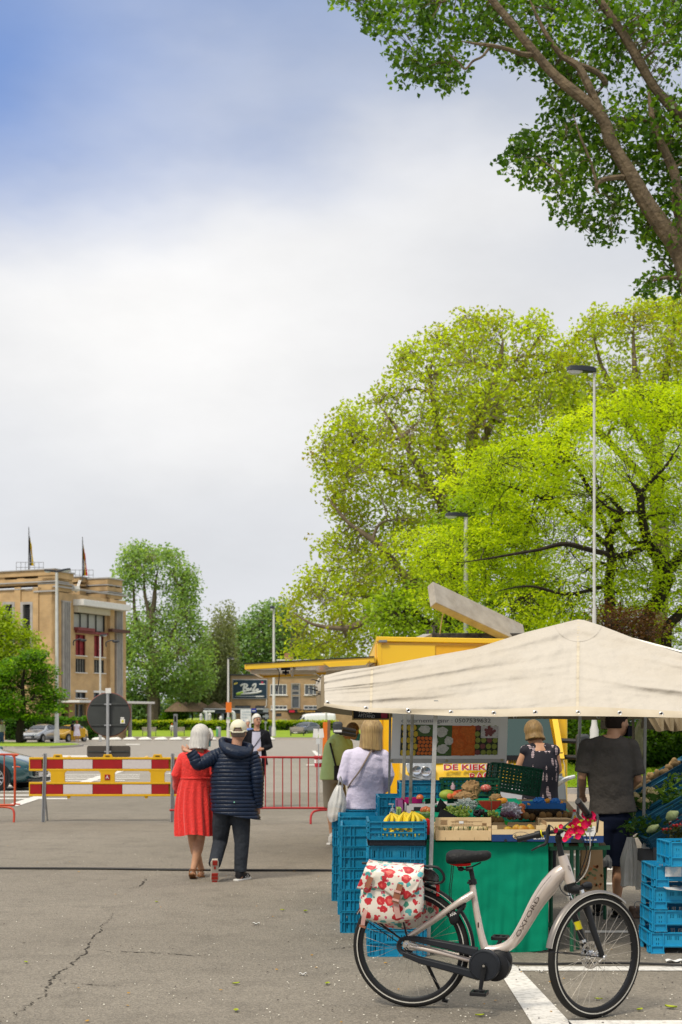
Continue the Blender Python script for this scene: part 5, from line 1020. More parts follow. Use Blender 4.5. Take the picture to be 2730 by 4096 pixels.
polem=M('galvanised pole',(.50,.50,.48),.45,.5,col2=(.36,.35,.32),vs=14,bump=.2,bs=60);poled=M('dark worn pole',(.11,.11,.10),.5,.4,col2=(.24,.23,.21),vs=18)
for a,b,w,m_,nm in(((1745,2800,10.35),(1712,3822,10.32),.030,polem,0),((1624,2800,12.2),(1606,3500,12.2),.028,M('grey pole',(.26,.26,.24),.5,.4),0),((1652,2800,11.8),(1634,3560,11.8),.026,poled,0),((2322,2800,13.),(2306,3600,13.),.026,polem,0),((2583,2800,12.4),(2570,3650,12.4),.026,MC['grey pole'],0),((1563,2780,13.1),(1556,3300,13.1),.022,MC['grey pole'],0)):
 mb=MB();q=P(*b);q.z=max(q.z,.0);mb.bar(q,P(*a),w,w*.8,up=V((0,1,0)));mb.build('pole',m_,tent,smooth=False,bevel=.003)
mb=MB();
for a,b in(((1310,2760,10.4),(1280,2770,13.)),((1310,2760,10.6),(2315,2500,11.5)),((3300,2760,10.6),(2315,2500,11.5)),((1620,2800,12.2),(2580,2800,12.4))):mb.tube([P(*a),P(*b)],.014,6)
mb.build('roof_rod',polem,tent)
wb=thing('tent_weight','rusty concrete weight block with a wire handle at the foot of a tent pole','weight',G(2572,3680));c=G(2572,3676)
mb=MB();mb.box(c+V((0,.1,.045)),(.17,.17,.09));mb.build('block',M('rusty block',(.16,.10,.07),.9,col2=(.08,.07,.065),vs=20,bump=.6,bs=40),wb,smooth=False,bevel=.012)
mb=MB();mb.tube(smooth_path([c+V((-.055,.05,.09)),c+V((-.05,.05,.14)),c+V((.05,.05,.14)),c+V((.055,.05,.09))],5),.005,6);mb.build('handle',steel,wb)
# folded frame ends at the left corner
t=thing('folded_parasol_frame','bundle of folded rib ends and pale cords sticking out at the left tent corner','parasol frame',P(1270,2740,10.9))
for i,(xa,ya,xb,yb) in enumerate(((1253,2698,1310,2712),(1243,2720,1312,2722),(1232,2742,1306,2748),(1231,2756,1306,2760),(1232,2780,1300,2776))):
 mb=MB();mb.tube([P(xa,ya,10.9),P(xa+14,ya-1,10.9),P((xa+xb)/2,(ya+yb)/2+4,10.92),P((xa+xb)/2+10,(ya+yb)/2-3,10.95),P(xb,yb,11)],[.003,.004,.006,.008,.012],6,sub=3);mb.build('rib',[M('old wood rib',(.30,.27,.22),.8),blackp][i%2],t)
mb=MB();mb.tube([P(1290,2715,10.95),P(1286,2740,10.95),P(1292,2765,10.95),P(1284,2778,10.95)],[.03,.045,.05,.02],8,sub=3);mb.build('cloth_roll',canvas,t)
# neighbour's awning
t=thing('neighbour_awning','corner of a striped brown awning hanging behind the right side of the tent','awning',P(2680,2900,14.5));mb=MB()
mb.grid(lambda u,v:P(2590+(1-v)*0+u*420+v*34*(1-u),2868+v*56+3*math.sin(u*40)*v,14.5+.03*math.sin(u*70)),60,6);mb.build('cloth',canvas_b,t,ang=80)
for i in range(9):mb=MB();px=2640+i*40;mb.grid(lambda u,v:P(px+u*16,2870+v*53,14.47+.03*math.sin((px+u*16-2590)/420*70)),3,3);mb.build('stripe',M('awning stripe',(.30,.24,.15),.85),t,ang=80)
# ------------------------------------------------------------------ yellow food truck
ty=M('truck yellow',(.86,.54,.004),.35,col2=(.84,.49,.004),vs=1.2,coat=.5);ty2=M('truck light yellow',(.85,.55,.10),.5,col2=(.75,.45,.08),vs=4);gp_=M('bumper grey',(.22,.23,.24),.4);gl=M('windscreen glass',(.02,.05,.05),.08,spec=.35)
tr=thing('food_truck','yellow food truck facing the stall with its side flap raised','truck',(X(1930,18),18.,0));d=17.
xa,xb,zt=X(1509,d),X(2272,d),Z(2560,d)
mb=MB();mb.box(((xa+xb)/2,d+2.2,(zt+.55)/2),(xb-xa,4.4,zt-.55));mb.build('box_body',ty,tr,smooth=False,bevel=.03)
mb=MB();pts=[(xa-.01,zt-.02),(xb+.01,zt-.06),(xb+.01,zt-.0),(xa-.01,zt+.04)]
mb.prism([(x,d-.05,z) for x,z in pts],(0,4.5,0));mb.build('roof_rim',ty,tr,smooth=False,bevel=.008)
mb=MB();mb.box((xa+.03,d-.012,(zt+.6)/2),(.055,.03,zt-.65));mb.build('corner_post',ty,tr,smooth=False,bevel=.004)
mb=MB();mb.box((xa-.012,d+2.2,zt-.55),(.02,4.2,1.));mb.build('side_panel',ty2,tr,smooth=False)
mb=MB();mb.box(P(1532,2566,d)+V((0,-.06,0)),(.10,.012,.03));mb.build('rain_vent',gp_,tr,smooth=False,bevel=.004)
mb=MB();mb.box(((X(1525,d)+X(1742,d))/2,d-.012,(Z(2580,d)+Z(2700,d))/2),(X(1742,d)-X(1525,d),.02,Z(2580,d)-Z(2700,d)));mb.build('front_panel',ty,tr,smooth=False,bevel=.004)
mb=MB();mb.box(((X(1745,d)+X(2265,d))/2,d-.006,(Z(2582,d)+Z(2700,d))/2),(X(2265,d)-X(1745,d),.012,Z(2582,d)-Z(2700,d)));mb.build('front_panel',M('truck yellow faded',(.82,.45,.03),.45,col2=(.74,.38,.02),vs=3),tr,smooth=False,bevel=.004)
# cab
dc=16.25;ca,cb_=X(1600,dc),X(2262,dc);hw=(cb_-ca)/2;cxm=(ca+cb_)/2
def cabring(z,y0,k,r=.12):
 return[V((cxm-hw*k,d,z)),V((cxm-hw*k,y0+r*1.6,z)),V((cxm-hw*k*.96,y0+r*.5,z)),V((cxm-hw*k*.85,y0+.02,z)),V((cxm-hw*.4,y0-.03,z)),V((cxm,y0-.04,z)),V((cxm+hw*.4,y0-.03,z)),V((cxm+hw*k*.85,y0+.02,z)),V((cxm+hw*k*.96,y0+r*.5,z)),V((cxm+hw*k,y0+r*1.6,z)),V((cxm+hw*k,d,z))]
mb=MB();mb.loft([cabring(z,y,k) for z,y,k in((.55,16.0,.97),(.8,15.95,1),(1.1,15.98,1),(1.2,16.03,.995),(1.29,16.12,.985),(1.75,16.42,.95),(2.1,16.75,.9))]);cab=mb.build('cab',ty,tr,ang=50)
mb=MB();pts=[V((cxm+s*hw*k,y,z)) for s,k,y,z in((-1,.86,16.10,1.31),(1,.86,16.10,1.31),(1,.80,16.47,1.88),(-1,.80,16.47,1.88))]
mb.prism([p+V((0,-.055,0)) for p in pts],(0,.03,0));ws_=mb.build('windscreen',gl,tr,smooth=False,bevel=.01)
mb=MB();mb.bar((cxm-hw*.88,16.02,1.29),(cxm+hw*.88,16.02,1.29),.06,.05);mb.build('scuttle',blackp,tr,smooth=False)
for s in(-.3,.45):mb=MB();mb.bar((cxm+s*hw,16.0,1.32),(cxm+s*hw+.45,15.99,1.345),.015,.012);mb.build('wiper',blackp,tr,smooth=False)
mb=MB();mb.tube([(cxm+.55+math.cos(a)*.2,16.42,1.42+.16*math.sin(a)) for a in np.linspace(0,2*PI,21)[:-1]],.014,6,closed=True);mb.build('steering_wheel',blackp,tr)
for s in(-1,1):mb=MB();mb.loft([[V((cxm+s*hw*k,y,z))+V((dx*s,dy,0)) for dx,dy in((-.035,-.05),(.03,-.05),(.03,.05),(-.035,.05))] for k,y,z in((.93,16.12,1.28),(.88,16.45,1.85),(.86,16.6,2.05))]);mb.build('pillar',ty,tr)
for i in range(26):mb=MB();mb.box(P(1892+i*7.2,3046-(i%2),15.93),(.006,.02,.035));mb.build('vent_slot',dark,tr,smooth=False) if i%1==0 else None
def onf(px,py,dd=15.90):return P(px,py,dd)
lm_=M('headlamp glass',(.62,.65,.68),.08,coat=1,col2=(.35,.38,.42),vs=22)
for side in(0,1):
 f_=(lambda x:x) if side==0 else(lambda x:3862-x)
 mb=MB();pts=[onf(f_(x),y) for x,y in((1622,3052),(1650,3047),(1728,3047),(1736,3060),(1733,3108),(1720,3122),(1680,3118),(1648,3105),(1630,3085))];mb.prism(pts if side else pts,(0,.12,0));h_=mb.build('headlight',lm_,tr,bevel=.01)
 for x,y,r in((1668,3080,.055),(1704,3085,.06)):mb=MB();mb.lathe([(r,0),(r*.9,.012),(r*.4,.004)],onf(f_(x),y,15.89),18,(0,-1,0));mb.build('reflector',M('reflector',(.8,.82,.85),.12,.9),h_)
mb=MB();mb.loft([[onf(x,y0,dd),onf(x,y1,dd),onf(x,y1,dd+.25),onf(x,y0,dd+.25)] for x,y0,y1,dd in((1612,3092,3135,16.0),(1650,3110,3148,15.88),(1735,3130,3152,15.86),(1930,3134,3150,15.85),(2120,3130,3152,15.86),(2210,3110,3148,15.88),(2250,3092,3135,16.0))]);mb.build('bumper_trim',gp_,tr,bevel=.01)
mb=MB();mb.loft([[onf(x,y0,dd),onf(x,y1,dd),onf(x,y1,dd+.3),onf(x,y0,dd+.3)] for x,y0,y1,dd in((1595,3165,3260,16.05),(1640,3148,3265,15.86),(1735,3153,3268,15.83),(1930,3152,3268,15.82),(2120,3153,3268,15.83),(2220,3148,3265,15.86),(2264,3140,3262,16.0))]);mb.build('bumper',M('bumper pale',(.55,.56,.60),.35,col2=(.42,.43,.46),vs=3),tr,bevel=.02)
tred=M('sign red paint',(.62,.02,.02),.4);tblue=M('sign blue paint',(.02,.06,.45),.4);twh=M('sign white paint',(.8,.78,.75),.4)
for dx,dy,m_,ou in((1.5,1.5,tblue,.0),(0,0,twh,.003),(0,0,tred,.006)):
 b_=.006 if m_ is twh else(.004 if m_ is tblue else.001)
 text('DE KIEKEPOT','lettering',m_,cab,P(1774+dx,3079+dy,15.915)+V((0,-ou,0)),(1,0,0),(0,0,1),.088,.001,b_,fit=(2055-1774)/F*15.9)
 text('RAO','lettering',m_,cab,P(1878+dx,3120+dy,15.905)+V((0,-ou,0)),(1,0,.0),(-.15,0,1),.105,.001,b_*.7,fit=.255)
mb=MB();mb.disc(P(1961,3110,15.89),.016,(0,1,0),14,.008);mb.build('lettering',tblue,cab)
# wheels
for s in(-1,1):
 for y in(17.0,20.2):mb=MB();mb.lathe([(.2,0),(.33,0),(.36,.03),(.36,.19),(.33,.22),(.2,.22)],(cxm+s*(hw-.02)-(.22 if s>0 else 0),y,.36),24,(1,0,0));mb.build('wheel',rubber,tr)
 # mirrors
for ax_,sgn in((2255,1),(1395,-1)):
 if sgn>0:arms=((2238,2962,2330,2966),(2240,3028,2325,3030));mx=(2305,2357,2936,3050)
 else:arms=((1420,2925,1362,2915),(1420,2940,1362,2930));mx=(1332,1372,2886,2936)
 mb=MB()
 for q in arms:mb.tube([P(q[0],q[1],16.25),P(q[2],q[3],16.1)],.028,8)
 ma=mb.build('mirror_arm',blackp,tr);mb=MB();c=P((mx[0]+mx[1])/2,(mx[2]+mx[3])/2,16.1);mb.box(c,(X(mx[1],16)-X(mx[0],16),.12,Z(mx[2],16)-Z(mx[3],16)));mb.build('mirror',M('mirror grey black',(.05,.055,.06),.5),tr,bevel=.03)
mb=MB();mb.box(P(1352,2924,15.95),(.09,.02,.025));mb.build('mirror_strip',twh,tr,smooth=False)
mb=MB();mb.loft([[P(x+dx,y,15.7+dy) for dx,dy in((-18,-.1),(18,-.1),(18,.3),(-18,.3))] for x,y in((2238,3105),(2245,3150),(2250,3210),(2250,3275))]);mb.build('corner_bumper',M('grey blue plastic',(.20,.22,.23),.5),tr,bevel=.02)
mb=MB();mb.tube([P(2232,3140,15.4),P(2262,3118,15.3),P(2300,3106,15.3)],[.022,.028,.02],8,sub=3);mb.build('lever',M('silvered lever',(.6,.62,.62),.25,.7),tr)
# raised flap
fl=[P(988,2668,d-.1),P(1498,2640,d-.1)];bk=V((0,3.3,0));flap=MB()
for a,b in((fl[0],fl[1]),(fl[0]+bk,fl[1]+bk),(fl[0],fl[0]+bk),(fl[1],fl[1]+bk)):flap.bar(a,b,.05,.065)
fo=flap.build('flap_frame',ty,tr,smooth=False,bevel=.006)
mb=MB();mb.bar(fl[0]+V((-.02,0,.04)),fl[1]+V((0,0,.04)),.08,.008);mb.bar(fl[0]+bk+V((-.02,0,.04)),fl[1]+bk+V((0,0,.04)),.08,.008);mb.build('flap_seal',blackp,fo,smooth=False)
mb=MB();a,b=fl;n=(b-a).cross(bk).normalized();mb.prism([a,b,b+bk,a+bk],n*.012);mb.build('flap_skin',M('flap underside',(.55,.55,.52),.25,col2=(.40,.40,.37),vs=1.5,coat=.3),fo,smooth=False)
mb=MB();mb.prism([P(1295,2652,d-.14),P(1480,2642,d-.14),P(1462,2660,d-.14),P(1318,2668,d-.14)],(0,.04,0));mb.build('flap_gusset',ty,fo,smooth=False)
for i in range(3):mb=MB();q=a.lerp(b,.12+.3*i)+V((0,.5+.9*i,-.05));mb.box(q,(.34,.07,.05));mb.build('flap_lamp',white,fo,smooth=False,bevel=.008)
mb=MB();mb.bar(P(1144,2672,d),P(1144,2700,d),.05,.02);mb.box(P(1144,2676,d),(.11,.06,.03));mb.box(P(1144,2690,d),(.08,.05,.03));mb.build('flap_latch',blackp,fo,smooth=False)
mb=MB();mb.tube([P(1108,2672,d),P(1118,2690,d),P(1114,2740,d),P(1108,2763,d),P(1104,2750,d)],.006,5,sub=5);mb.build('flap_cord',blackp,fo)
mb=MB();mb.tube([P(1170,2700,d+1),P(1178,2672,d+.2)],.02,6);mb.build('gas_strut',steel,fo);mb=MB();mb.tube([P(1500,2655,d-.05),P(1480,2668,d-.05)],.02,6);mb.build('gas_strut',steel,fo)
# roof gear
mb=MB();mb.box(((X(1722,18)+X(2120,18))/2,18.4,Z(2552,18)),(X(2120,18)-X(1722,18),.9,.12));mb.build('roof_frame',M('tarred frame',(.02,.02,.022),.6,col2=(.12,.12,.12),vs=9),tr,smooth=False,bevel=.008)
for px,y0 in((1712,2520),(1736,2504)):mb=MB();mb.bar(P(px,2550,18),P(px,y0,18),.03,.03);mb.bar(P(px-12,y0,18),P(px+16,y0,18),.03,.012);mb.build('roof_clamp',M('dark steel',(.10,.10,.10),.5,.5),tr,smooth=False)
mb=MB();mb.bar(P(1665,2562,17.6),P(1712,2542,17.9),.12,.04);mb.build('roof_wedge',stone,tr,smooth=False)
duct=M('weathered duct',(.40,.37,.32),.85,col2=(.28,.25,.21),vs=7,bump=.3,bs=60)
mb=MB();A_,B_2=P(1727,2377,17.4),P(2090,2548,18.2);mb.bar(A_,B_2,.34,.11,up=V((.25,-1.,.75)));mb.build('roof_hatch',duct,tr,smooth=False,bevel=.01)
mb=MB();mb.tube([P(1782,2418,17.4),P(1770,2470,17.6),P(1760,2535,17.8)],.008,5,sub=4);mb.build('hatch_cord',M('pale cord',(.45,.42,.36)),tr)
for px,w_,m_,z0,z1 in((1302,20,M('orange paint',(.75,.18,.02)),2888,3010),(1317,14,M('old plank',(.22,.14,.09),.9,col2=(.13,.09,.06)),2880,3110)):
 t=thing('leaning_plank','%s standing between the paper stand and the man in the green polo'%('orange painted plank' if px==1302 else 'weathered brown plank'),'plank',(X(px,41),41,0));mb=MB();mb.bar(V((X(px-4,41),41,0)),P(px,z0,41),.13 if px==1302 else.09,.04,up=V((0,1,0)));mb.build('board',m_,t,smooth=False,bevel=.004)
 # chalkboard and printed banner at the back of the stall
t=thing('chalkboard','small black chalkboard with white chalk word hanging under the tent edge','chalkboard',P(1484,2879,13));mb=MB();x0,x1=X(1409,13),X(1561,13);z0,z1=Z(2880,13),Z(2838,13)
mb.panel((x0,12.98,z0),(1,0,0),(0,0,1),x1-x0,z1-z0,.03,[(.012,x1-x0-.012,.012,z1-z0-.012)]);mb.build('frame',M('gold wood frame',(.35,.24,.08),.5),t,smooth=False,bevel=.002)
mb=MB();mb.box(((x0+x1)/2,13.,(z0+z1)/2),(x1-x0-.02,.01,z1-z0-.02));mb.build('slate',M('blackboard',(.02,.02,.022),.6),t,smooth=False)
text('AFSTAND','lettering',M('chalk',(.45,.45,.43),.9),t,P(1434,2868,12.985),(1,0,.02),(.15,0,1),.042,.0005,fit=(1500-1434)/F*13);text('HOUD','lettering',MC['chalk'],t,P(1436,2852,12.985),(1,0,0),(.15,0,1),.04,.0005,fit=.12)
mb=MB();mb.box(P(1538,2860,12.99),(.06,.006,.06));mb.build('sticker',M('sticker red',(.30,.03,.06)),t,smooth=False)
ban=thing('fruit_banner','pale banner printed with a number line and fruit pictures hung at the stall back','banner',P(1800,3050,13));db=13.0
def bp_(px,py,o=0):
 u=(px-1571)/462;v=(py-2854)/198;return P(px-8*v*(1-u)-6*v*u,py+6*u*(1-v)+1*v,db+.012*math.sin(u*9)+.01*math.sin(v*5+u*3)-o)
mb=MB();mb.grid(lambda u,v:bp_(1571+462*u,3052-205*v),40,16);mb.build('cloth',M('banner vinyl',(.82,.78,.75),.5,col2=(.75,.71,.68),vs=2),ban,ang=80)
mb=MB();mb.grid(lambda u,v:bp_(1575+450*u,3052-16*(1-v)*1-2+v*0-0*u,.003),30,2);mb.build('hem',M('banner hem',(.50,.46,.42),.5),ban,ang=80)
text('ondernemingsnr : 0507539632','lettering',M('print grey',(.10,.09,.09),.5),ban,bp_(1607,2889,.022),(1,0,-.003),(0,0,1),.052,.0004,fit=(1964-1607)/F*db)
pm=[M('print '+n,c,.5,col2=tuple(q*.6 for q in c),vs=60) for n,c in(('dark',(.03,.03,.015)),('green',(.07,.13,.03)),('white',(.60,.56,.50)),('orange',(.68,.15,.02)),('yellow',(.62,.42,.03)),('strawberry',(.65,.12,.01)),('fig',(.30,.33,.06)),('maroon',(.24,.07,.07)),('light',(.66,.60,.58)))]
mb=MB()
def prect(x0,y0,x1,y1,k,o=.004):mb.cur=k;mb.grid(lambda u,v:bp_(x0+(x1-x0)*u,y1+(y0-y1)*v,o),6,4)
def pdisc(x,y,rx,ry,k,o,n=14,jag=0,seed=0):
 rg_=random.Random(seed);mb.cur=k;mb.add([bp_(x,y,o)]+[bp_(x+math.cos(2*PI*i/n)*rx*(1+jag*rg_.uniform(-1,1)),y-math.sin(2*PI*i/n)*ry*(1+jag*rg_.uniform(-1,1)),o) for i in range(n)],[(0,1+i,1+(i+1)%n) for i in range(n)])
prect(1607,2897,1672,3021,0);prect(1672,2897,1735,2943,1);prect(1670,2943,1735,3021,0,.0045);prect(1735,2899,1812,3022,1);prect(1812,2900,1905,3021,5,.0043);prect(1905,2900,1996,3017,0)
for i in range(5):
 for j in range(3):pdisc(1617+j*22+(i%2)*6,2910+i*25,9,12,4,.006,10,.1,i*3+j)
for x,y,rx,ry in((1702,2916,22,17),(1770,2925,24,20),(1800,2962,18,18),(1776,2994,24,18),(1745,2965,12,16)):pdisc(x,y,rx,ry,2,.006,22,.16,int(x))
for i in range(5):
 for j in range(4):pdisc(1680+j*15.5+(i%2)*5,2952+i*15,7.4,7.2,3,.006,12)
for x,y,rx,ry in((1862,2922,18,18),(1893,2915,12,18),(1885,2948,21,22),(1842,2972,20,20),(1884,2995,18,20),(1850,3008,20,14),(1824,2925,12,14),(1826,3000,10,14)):pdisc(x,y,rx,ry,3,.006+.0002*(x%7),16,.06,int(x))
for i in range(5):
 for j in range(4):pdisc(1916+j*23+(i%2)*-3,2908+i*25,10.5,11,6 if(i+j)%4 else 7,.006,12)
prect(1927,2900,1996,2949,8,.008)
for i in range(16):a=i*2.4;pdisc(1962+math.cos(a)*i*1.5,2923+math.sin(a)*i*1.2,6.5,6.5,7,.0095+.0001*i,9)
mb.build('printed_picture',pm,ban,ang=80)
for px,py in((1575,3042),(1795,3042),(2014,3039)):mb=MB();c=bp_(px,py,.008);mb.tube([c+V((math.cos(a)*.009,0,math.sin(a)*.009)) for a in np.linspace(0,2*PI,13)[:-1]],.003,6,closed=True);mb.build('eyelet',M('brass',(.5,.38,.08),.3,.8),ban)
# ------------------------------------------------------------------ stall table with green cloth
tb=thing('stall_table','green steel trestle table under the fruit display','table',(X(2040,11.4),11.4,0))
gst=M('green steel',(.02,.12,.06),.5,col2=(.01,.07,.04),vs=8);zT=.79;y0_=10.5;zk=1.02
xl,xr=X(1665,10.5),X(2425,10.5)
mb=MB();mb.prism([(xl,y0_,zT),(xr,y0_,zT),(xr,12.4,zk),(xl,12.4,zk)],(0,0,-.03));mb.build('table_top',M('table wood',(.12,.09,.06),.8),tb,smooth=False)
for i in range(4):mb=MB();px=2206+i*60;mb.bar(P(px,3380,10.45),P(px,3375,10.45)+V((0,1.9,.2)),.035,.03);mb.build('slat',M('green painted slat',(.03,.22,.10),.6),tb,smooth=False,bevel=.003)
for a,b in(((2200,3393,10.5),(2440,3390,10.5)),((1700,3800,10.9),(2330,3815,10.6)),((2190,3700,10.7),(2310,3700,10.7))):mb=MB();mb.bar(P(*a),P(*b),.03,.03);mb.build('rail',gst,tb,smooth=False)
for px,dd in((2288,10.5),(2312,10.6),(2205,10.9),(2420,12.2),(1700,12.2),(1720,10.6)):mb=MB();p=P(px,3385,dd);mb.tube([(p.x,p.y,0),p],.015,8);mb.build('leg',gst,tb)
cl=MB()
def clothf(u,v):
 px=1690+503*u;zt_,zb_=Z(3368,10.45),Z(3806,10.45)+.012*math.sin(u*14);z=zt_+(zb_-zt_)*v
 return V((X(px,10.45)+.012*v*math.sin(u*22),10.44-.010*v*math.sin(u*21+2*math.sin(u*5+v*2))-.05*v*mnoise.noise(V((u*7,v*1.3,0)))-.02*v*mnoise.noise(V((u*23,v*2,4)))-.008*mnoise.noise(V((u*9,v*9,2))),z))
cl.grid(lambda u,v:clothf(u,1-v),150,30);cl.grid(lambda u,v:V((clothf(u,0).x,10.44+1.9*v,Z(3368,10.45)+.004+.215*v)),10,4)
cl.grid(lambda u,v:V((xl+.005+.012*math.sin(v*7+u*9)*(1-v),10.46+1.5*u,.03+.74*v)),12,8)
tag(cl.build('tablecloth',M('emerald cloth',(.0,.25,.14),.8,col2=(.0,.20,.11),vs=3,bump=.25,bs=300),ang=80),'emerald green cloth hanging down the front of the stall table','tablecloth')
mb=MB();mb.grid(lambda u,v:clothf(u,.965+.03*(1-v))+V((0,-.003,0)),120,1);o=bpy.data.objects['tablecloth'];WM[o.name]=Matrix();mb.build('hem',M('emerald cloth',(.0,.3,.17)),o,ang=80)
# ------------------------------------------------------------------ plastic crates
cb1=M('crate blue',(.003,.20,.36),.5,col2=(.03,.27,.42),vs=7,vd=.1,rnd=.16,bump=.1,bs=30);cb2=M('crate bright blue',(.005,.26,.50),.5,col2=(.03,.32,.52),vs=3,rnd=.1);cgr=M('crate green',(.01,.10,.05),.5);cdk=M('crate dark',(.02,.022,.03),.5)
def crate_proto(name,w,dp,h,style,mat):
 t=thing(name,'prototype','crate',(0,0,0));th=.006
 def holes(W):
  hs=[]
  if style=='deep':
   n=int(W/.09)
   for i in range(n):
    x=W*(i+.5)/n
    if.1<x<W-.1:
     for q in(-.018,0,.018):hs.append((x+q-.003,x+q+.003,h*.56,h*.78));hs.append((x+q-.003,x+q+.003,h*.2,h*.42)) if i%2==0 else None
   for x in(.045,W-.045):hs+=[(x-.004,x+.004,h*.2,h*.4),(x-.004,x+.004,h*.55,h*.8)]
  elif style=='arch':
   n=int(W/.05)
   for i in range(2,n-2):
    x=W*(i+.5)/n
    for q in(-.012,0,.012):hs.append((x+q-.0025,x+q+.0025,h*.62,h*.82))
   for x in(.05,):
    for q in(-.008,.008):hs+=[(x+q-.0025,x+q+.0025,h*.4,h*.5),(x+q-.0025,x+q+.0025,h*.6,h*.72)]
   hs.append((.10,W-.10,-.01,h*.28))
  elif style=='tray':
   hs.append((W*.2,W*.8,h*.42,h*.62));n=14
   for i in range(n):x=W*(i+.5)/n;hs.append((x-.004,x+.004,h*.14,h*.32))
  elif style=='grid':
   nx=int(W/.035);nz=max(2,int(h/.035))
   for i in range(nx):
    for j in range(nz):x=W*(i+.5)/nx;z=h*(.1+.8*(j+.5)/nz);hs.append((x-.009,x+.009,z-.008,z+.008))
  elif style=='slope':hs.append((W*.32,W*.62,h*.5,h*.78))
  return hs
 for(o,ux,W,nm) in(((-w/2,-dp/2,0),(1,0,0),w,'front_side'),((w/2,dp/2,0),(-1,0,0),w,'back_side'),((w/2,-dp/2,0),(0,1,0),dp,'end_side'),((-w/2,dp/2,0),(0,-1,0),dp,'end_side')):
  mb=MB();mb.panel(o,ux,(0,0,1),W,h*.985,th,holes(W));ux=V(ux);n_=ux.cross(V((0,0,1)))
  for zf in((.02,.5,.96) if style in('deep',) else(.03,.36,.96) if style=='arch' else(.03,.38,.66,.95)):
   if style=='arch' and zf==.03:
    for a in(0,W-.1):c=V(o)+ux*(a+.05)+V((0,0,h*zf))+n_*.006;mb.bar(c-ux*.05,c+ux*.05,.012,.008)
    continue
   c=V(o)+V((0,0,h*zf))+n_*.006;mb.bar(c,c+ux*W,.012,.007)
  xs=(.003,.09,W-.09,W-.003) if style!='deep' else(.003,.025,.07,.10,W-.10,W-.07,W-.025,W-.003)
  for x in xs:c=V(o)+ux*x+n_*.006;mb.bar(c+V((0,0,.002)),c+V((0,0,h*.97)),.006,.011,up=n_)
  mb.build(nm,mat,t,world=False,smooth=False)
 mb=MB();mb.box((0,0,.006 if style!='arch' else h*.3),(w-.01,dp-.01,.008));mb.build('base',mat,t,world=False,smooth=False)
 return freeze(t)
used={}
def put(proto,loc,rz,label,group):
 if proto.name not in used:used[proto.name]=1;proto.location=loc;proto.rotation_euler=(0,0,rz);proto['label']=label;proto['group']=group;WM[proto.name]=Matrix.Translation(V(loc))@Euler((0,0,rz)).to_matrix().to_4x4();return proto
 return dup(proto,loc,rz,label,group)
A1=crate_proto('blue_crate',.40,.60,.172,'deep',cb1)
ordn=['bottom','second','third','fourth','fifth','sixth']
def stack(proto,px,dd,n,h,lab,grp,left=True,w=.4,dpt=.6,rz=0,jit=.004,z0=0):
 rg_=random.Random(px)
 for i in range(n):
  x=X(px,dd)+(w/2 if left else-w/2);o=put(proto,(x+rg_.uniform(-jit,jit),dd+dpt/2+rg_.uniform(-jit,jit),z0+i*h),rz+rg_.uniform(-.01,.01),'%s crate %s'%(ordn[i] if i<n-1 else 'topmost',lab),grp)
stack(A1,1367,11.43,5,.173,'of the tall blue stack beside the floral bag, left edge of the stall','blue plastic crates in the left stacks')
stack(A1,1358,12.5,5,.173,'of the blue stack just behind the tall front one','blue plastic crates in the left stacks')
stack(A1,1333,13.45,5,.173,'of the blue stack farthest back, at the edge of the open asphalt','blue plastic crates in the left stacks')
A2=crate_proto('blue_crate',.405,.60,.200,'deep',cb1)
stack(A2,1477,10.27,4,.2015,'in the blue stack under the banana tray','blue crates under the banana tray',w=.405)
stack(A1,1515,12.5,6,.173,'of the stack behind the hand gel bottle','blue crates behind the gel bottle')
stack(A1,1600,12.65,4,.173,'of the low stack behind the tent poles','blue crates behind the poles')
for i,(px,z) in enumerate(((1603,.98),(1780,1.0))):put(A1,(X(px,12.8)+.2,13.0,z),0,'flat blue crate behind the fruit boxes, %s'%('left of the silver pole' if i==0 else 'right of the silver pole'),'blue crates along the back of the display')
A3=crate_proto('blue_crate',.60,.40,.158,'arch',cb2)
for i,px in enumerate((2609,2616,2619,2623)):put(A3,(X(px,10.38)+.3,10.6,.0+i*.162),(-.02,.01,-.01,.02)[i],'%s bright blue arched crate of the stack at the picture edge'%['bottom','second','third','topmost labelled'][i],'bright blue crates in the stack at the edge')
mb=MB();mb.box((X(2705,10.3),10.383,.162*3+.115),(.12,.003,.07));tag(mb.build('paper_label',M('torn label',(.75,.76,.76),.7,col2=(.25,.45,.6),vs=25,vd=.1),smooth=False),'torn white label stuck on the topmost bright blue crate','label')
mb=MB();mb.box((X(2720,10.3)+.05,10.40,.162*3-.012),(.3,.25,.006),(0,.10,0));tag(mb.build('paper_sheet',white,smooth=False),'white sheet of paper caught between the upper two bright blue crates','paper')
A4=crate_proto('blue_crate',.40,.30,.18,'arch',cb2);put(A4,(X(2682,10.1)+.2,10.3,.162*4+.015),.08,'small bright blue crate standing on top of the arched crates, herbs inside','small blue crates')
A5=crate_proto('banana_tray',.405,.60,.135,'tray',cb1);put(A5,(X(1477,10.25)+.2025,10.55,.845),0,'low open blue tray full of bananas on the stack behind the bag','fruit trays')
A6=crate_proto('black_tray',.40,.58,.035,'none',cdk);put(A6,(X(1477,10.25)+.204,10.55,.808),0,'thin black crate layer directly under the banana tray','fruit trays')
G1=crate_proto('green_crate',.50,.30,.16,'grid',cgr)
put(G1,P(1885,3185,12.6)+V((0,.15,0)),0,'low dark green crate behind the paper bags, apples bag inside','dark green crates')
G2=crate_proto('green_crate',.40,.30,.26,'grid',cgr)
g2=put(G2,P(2030,3175,12.9)+V((.05,.1,0)),0,'big dark green crate tipped up beside the woman in the dark top','dark green crates');g2.rotation_euler=(0,rad(9),.35)
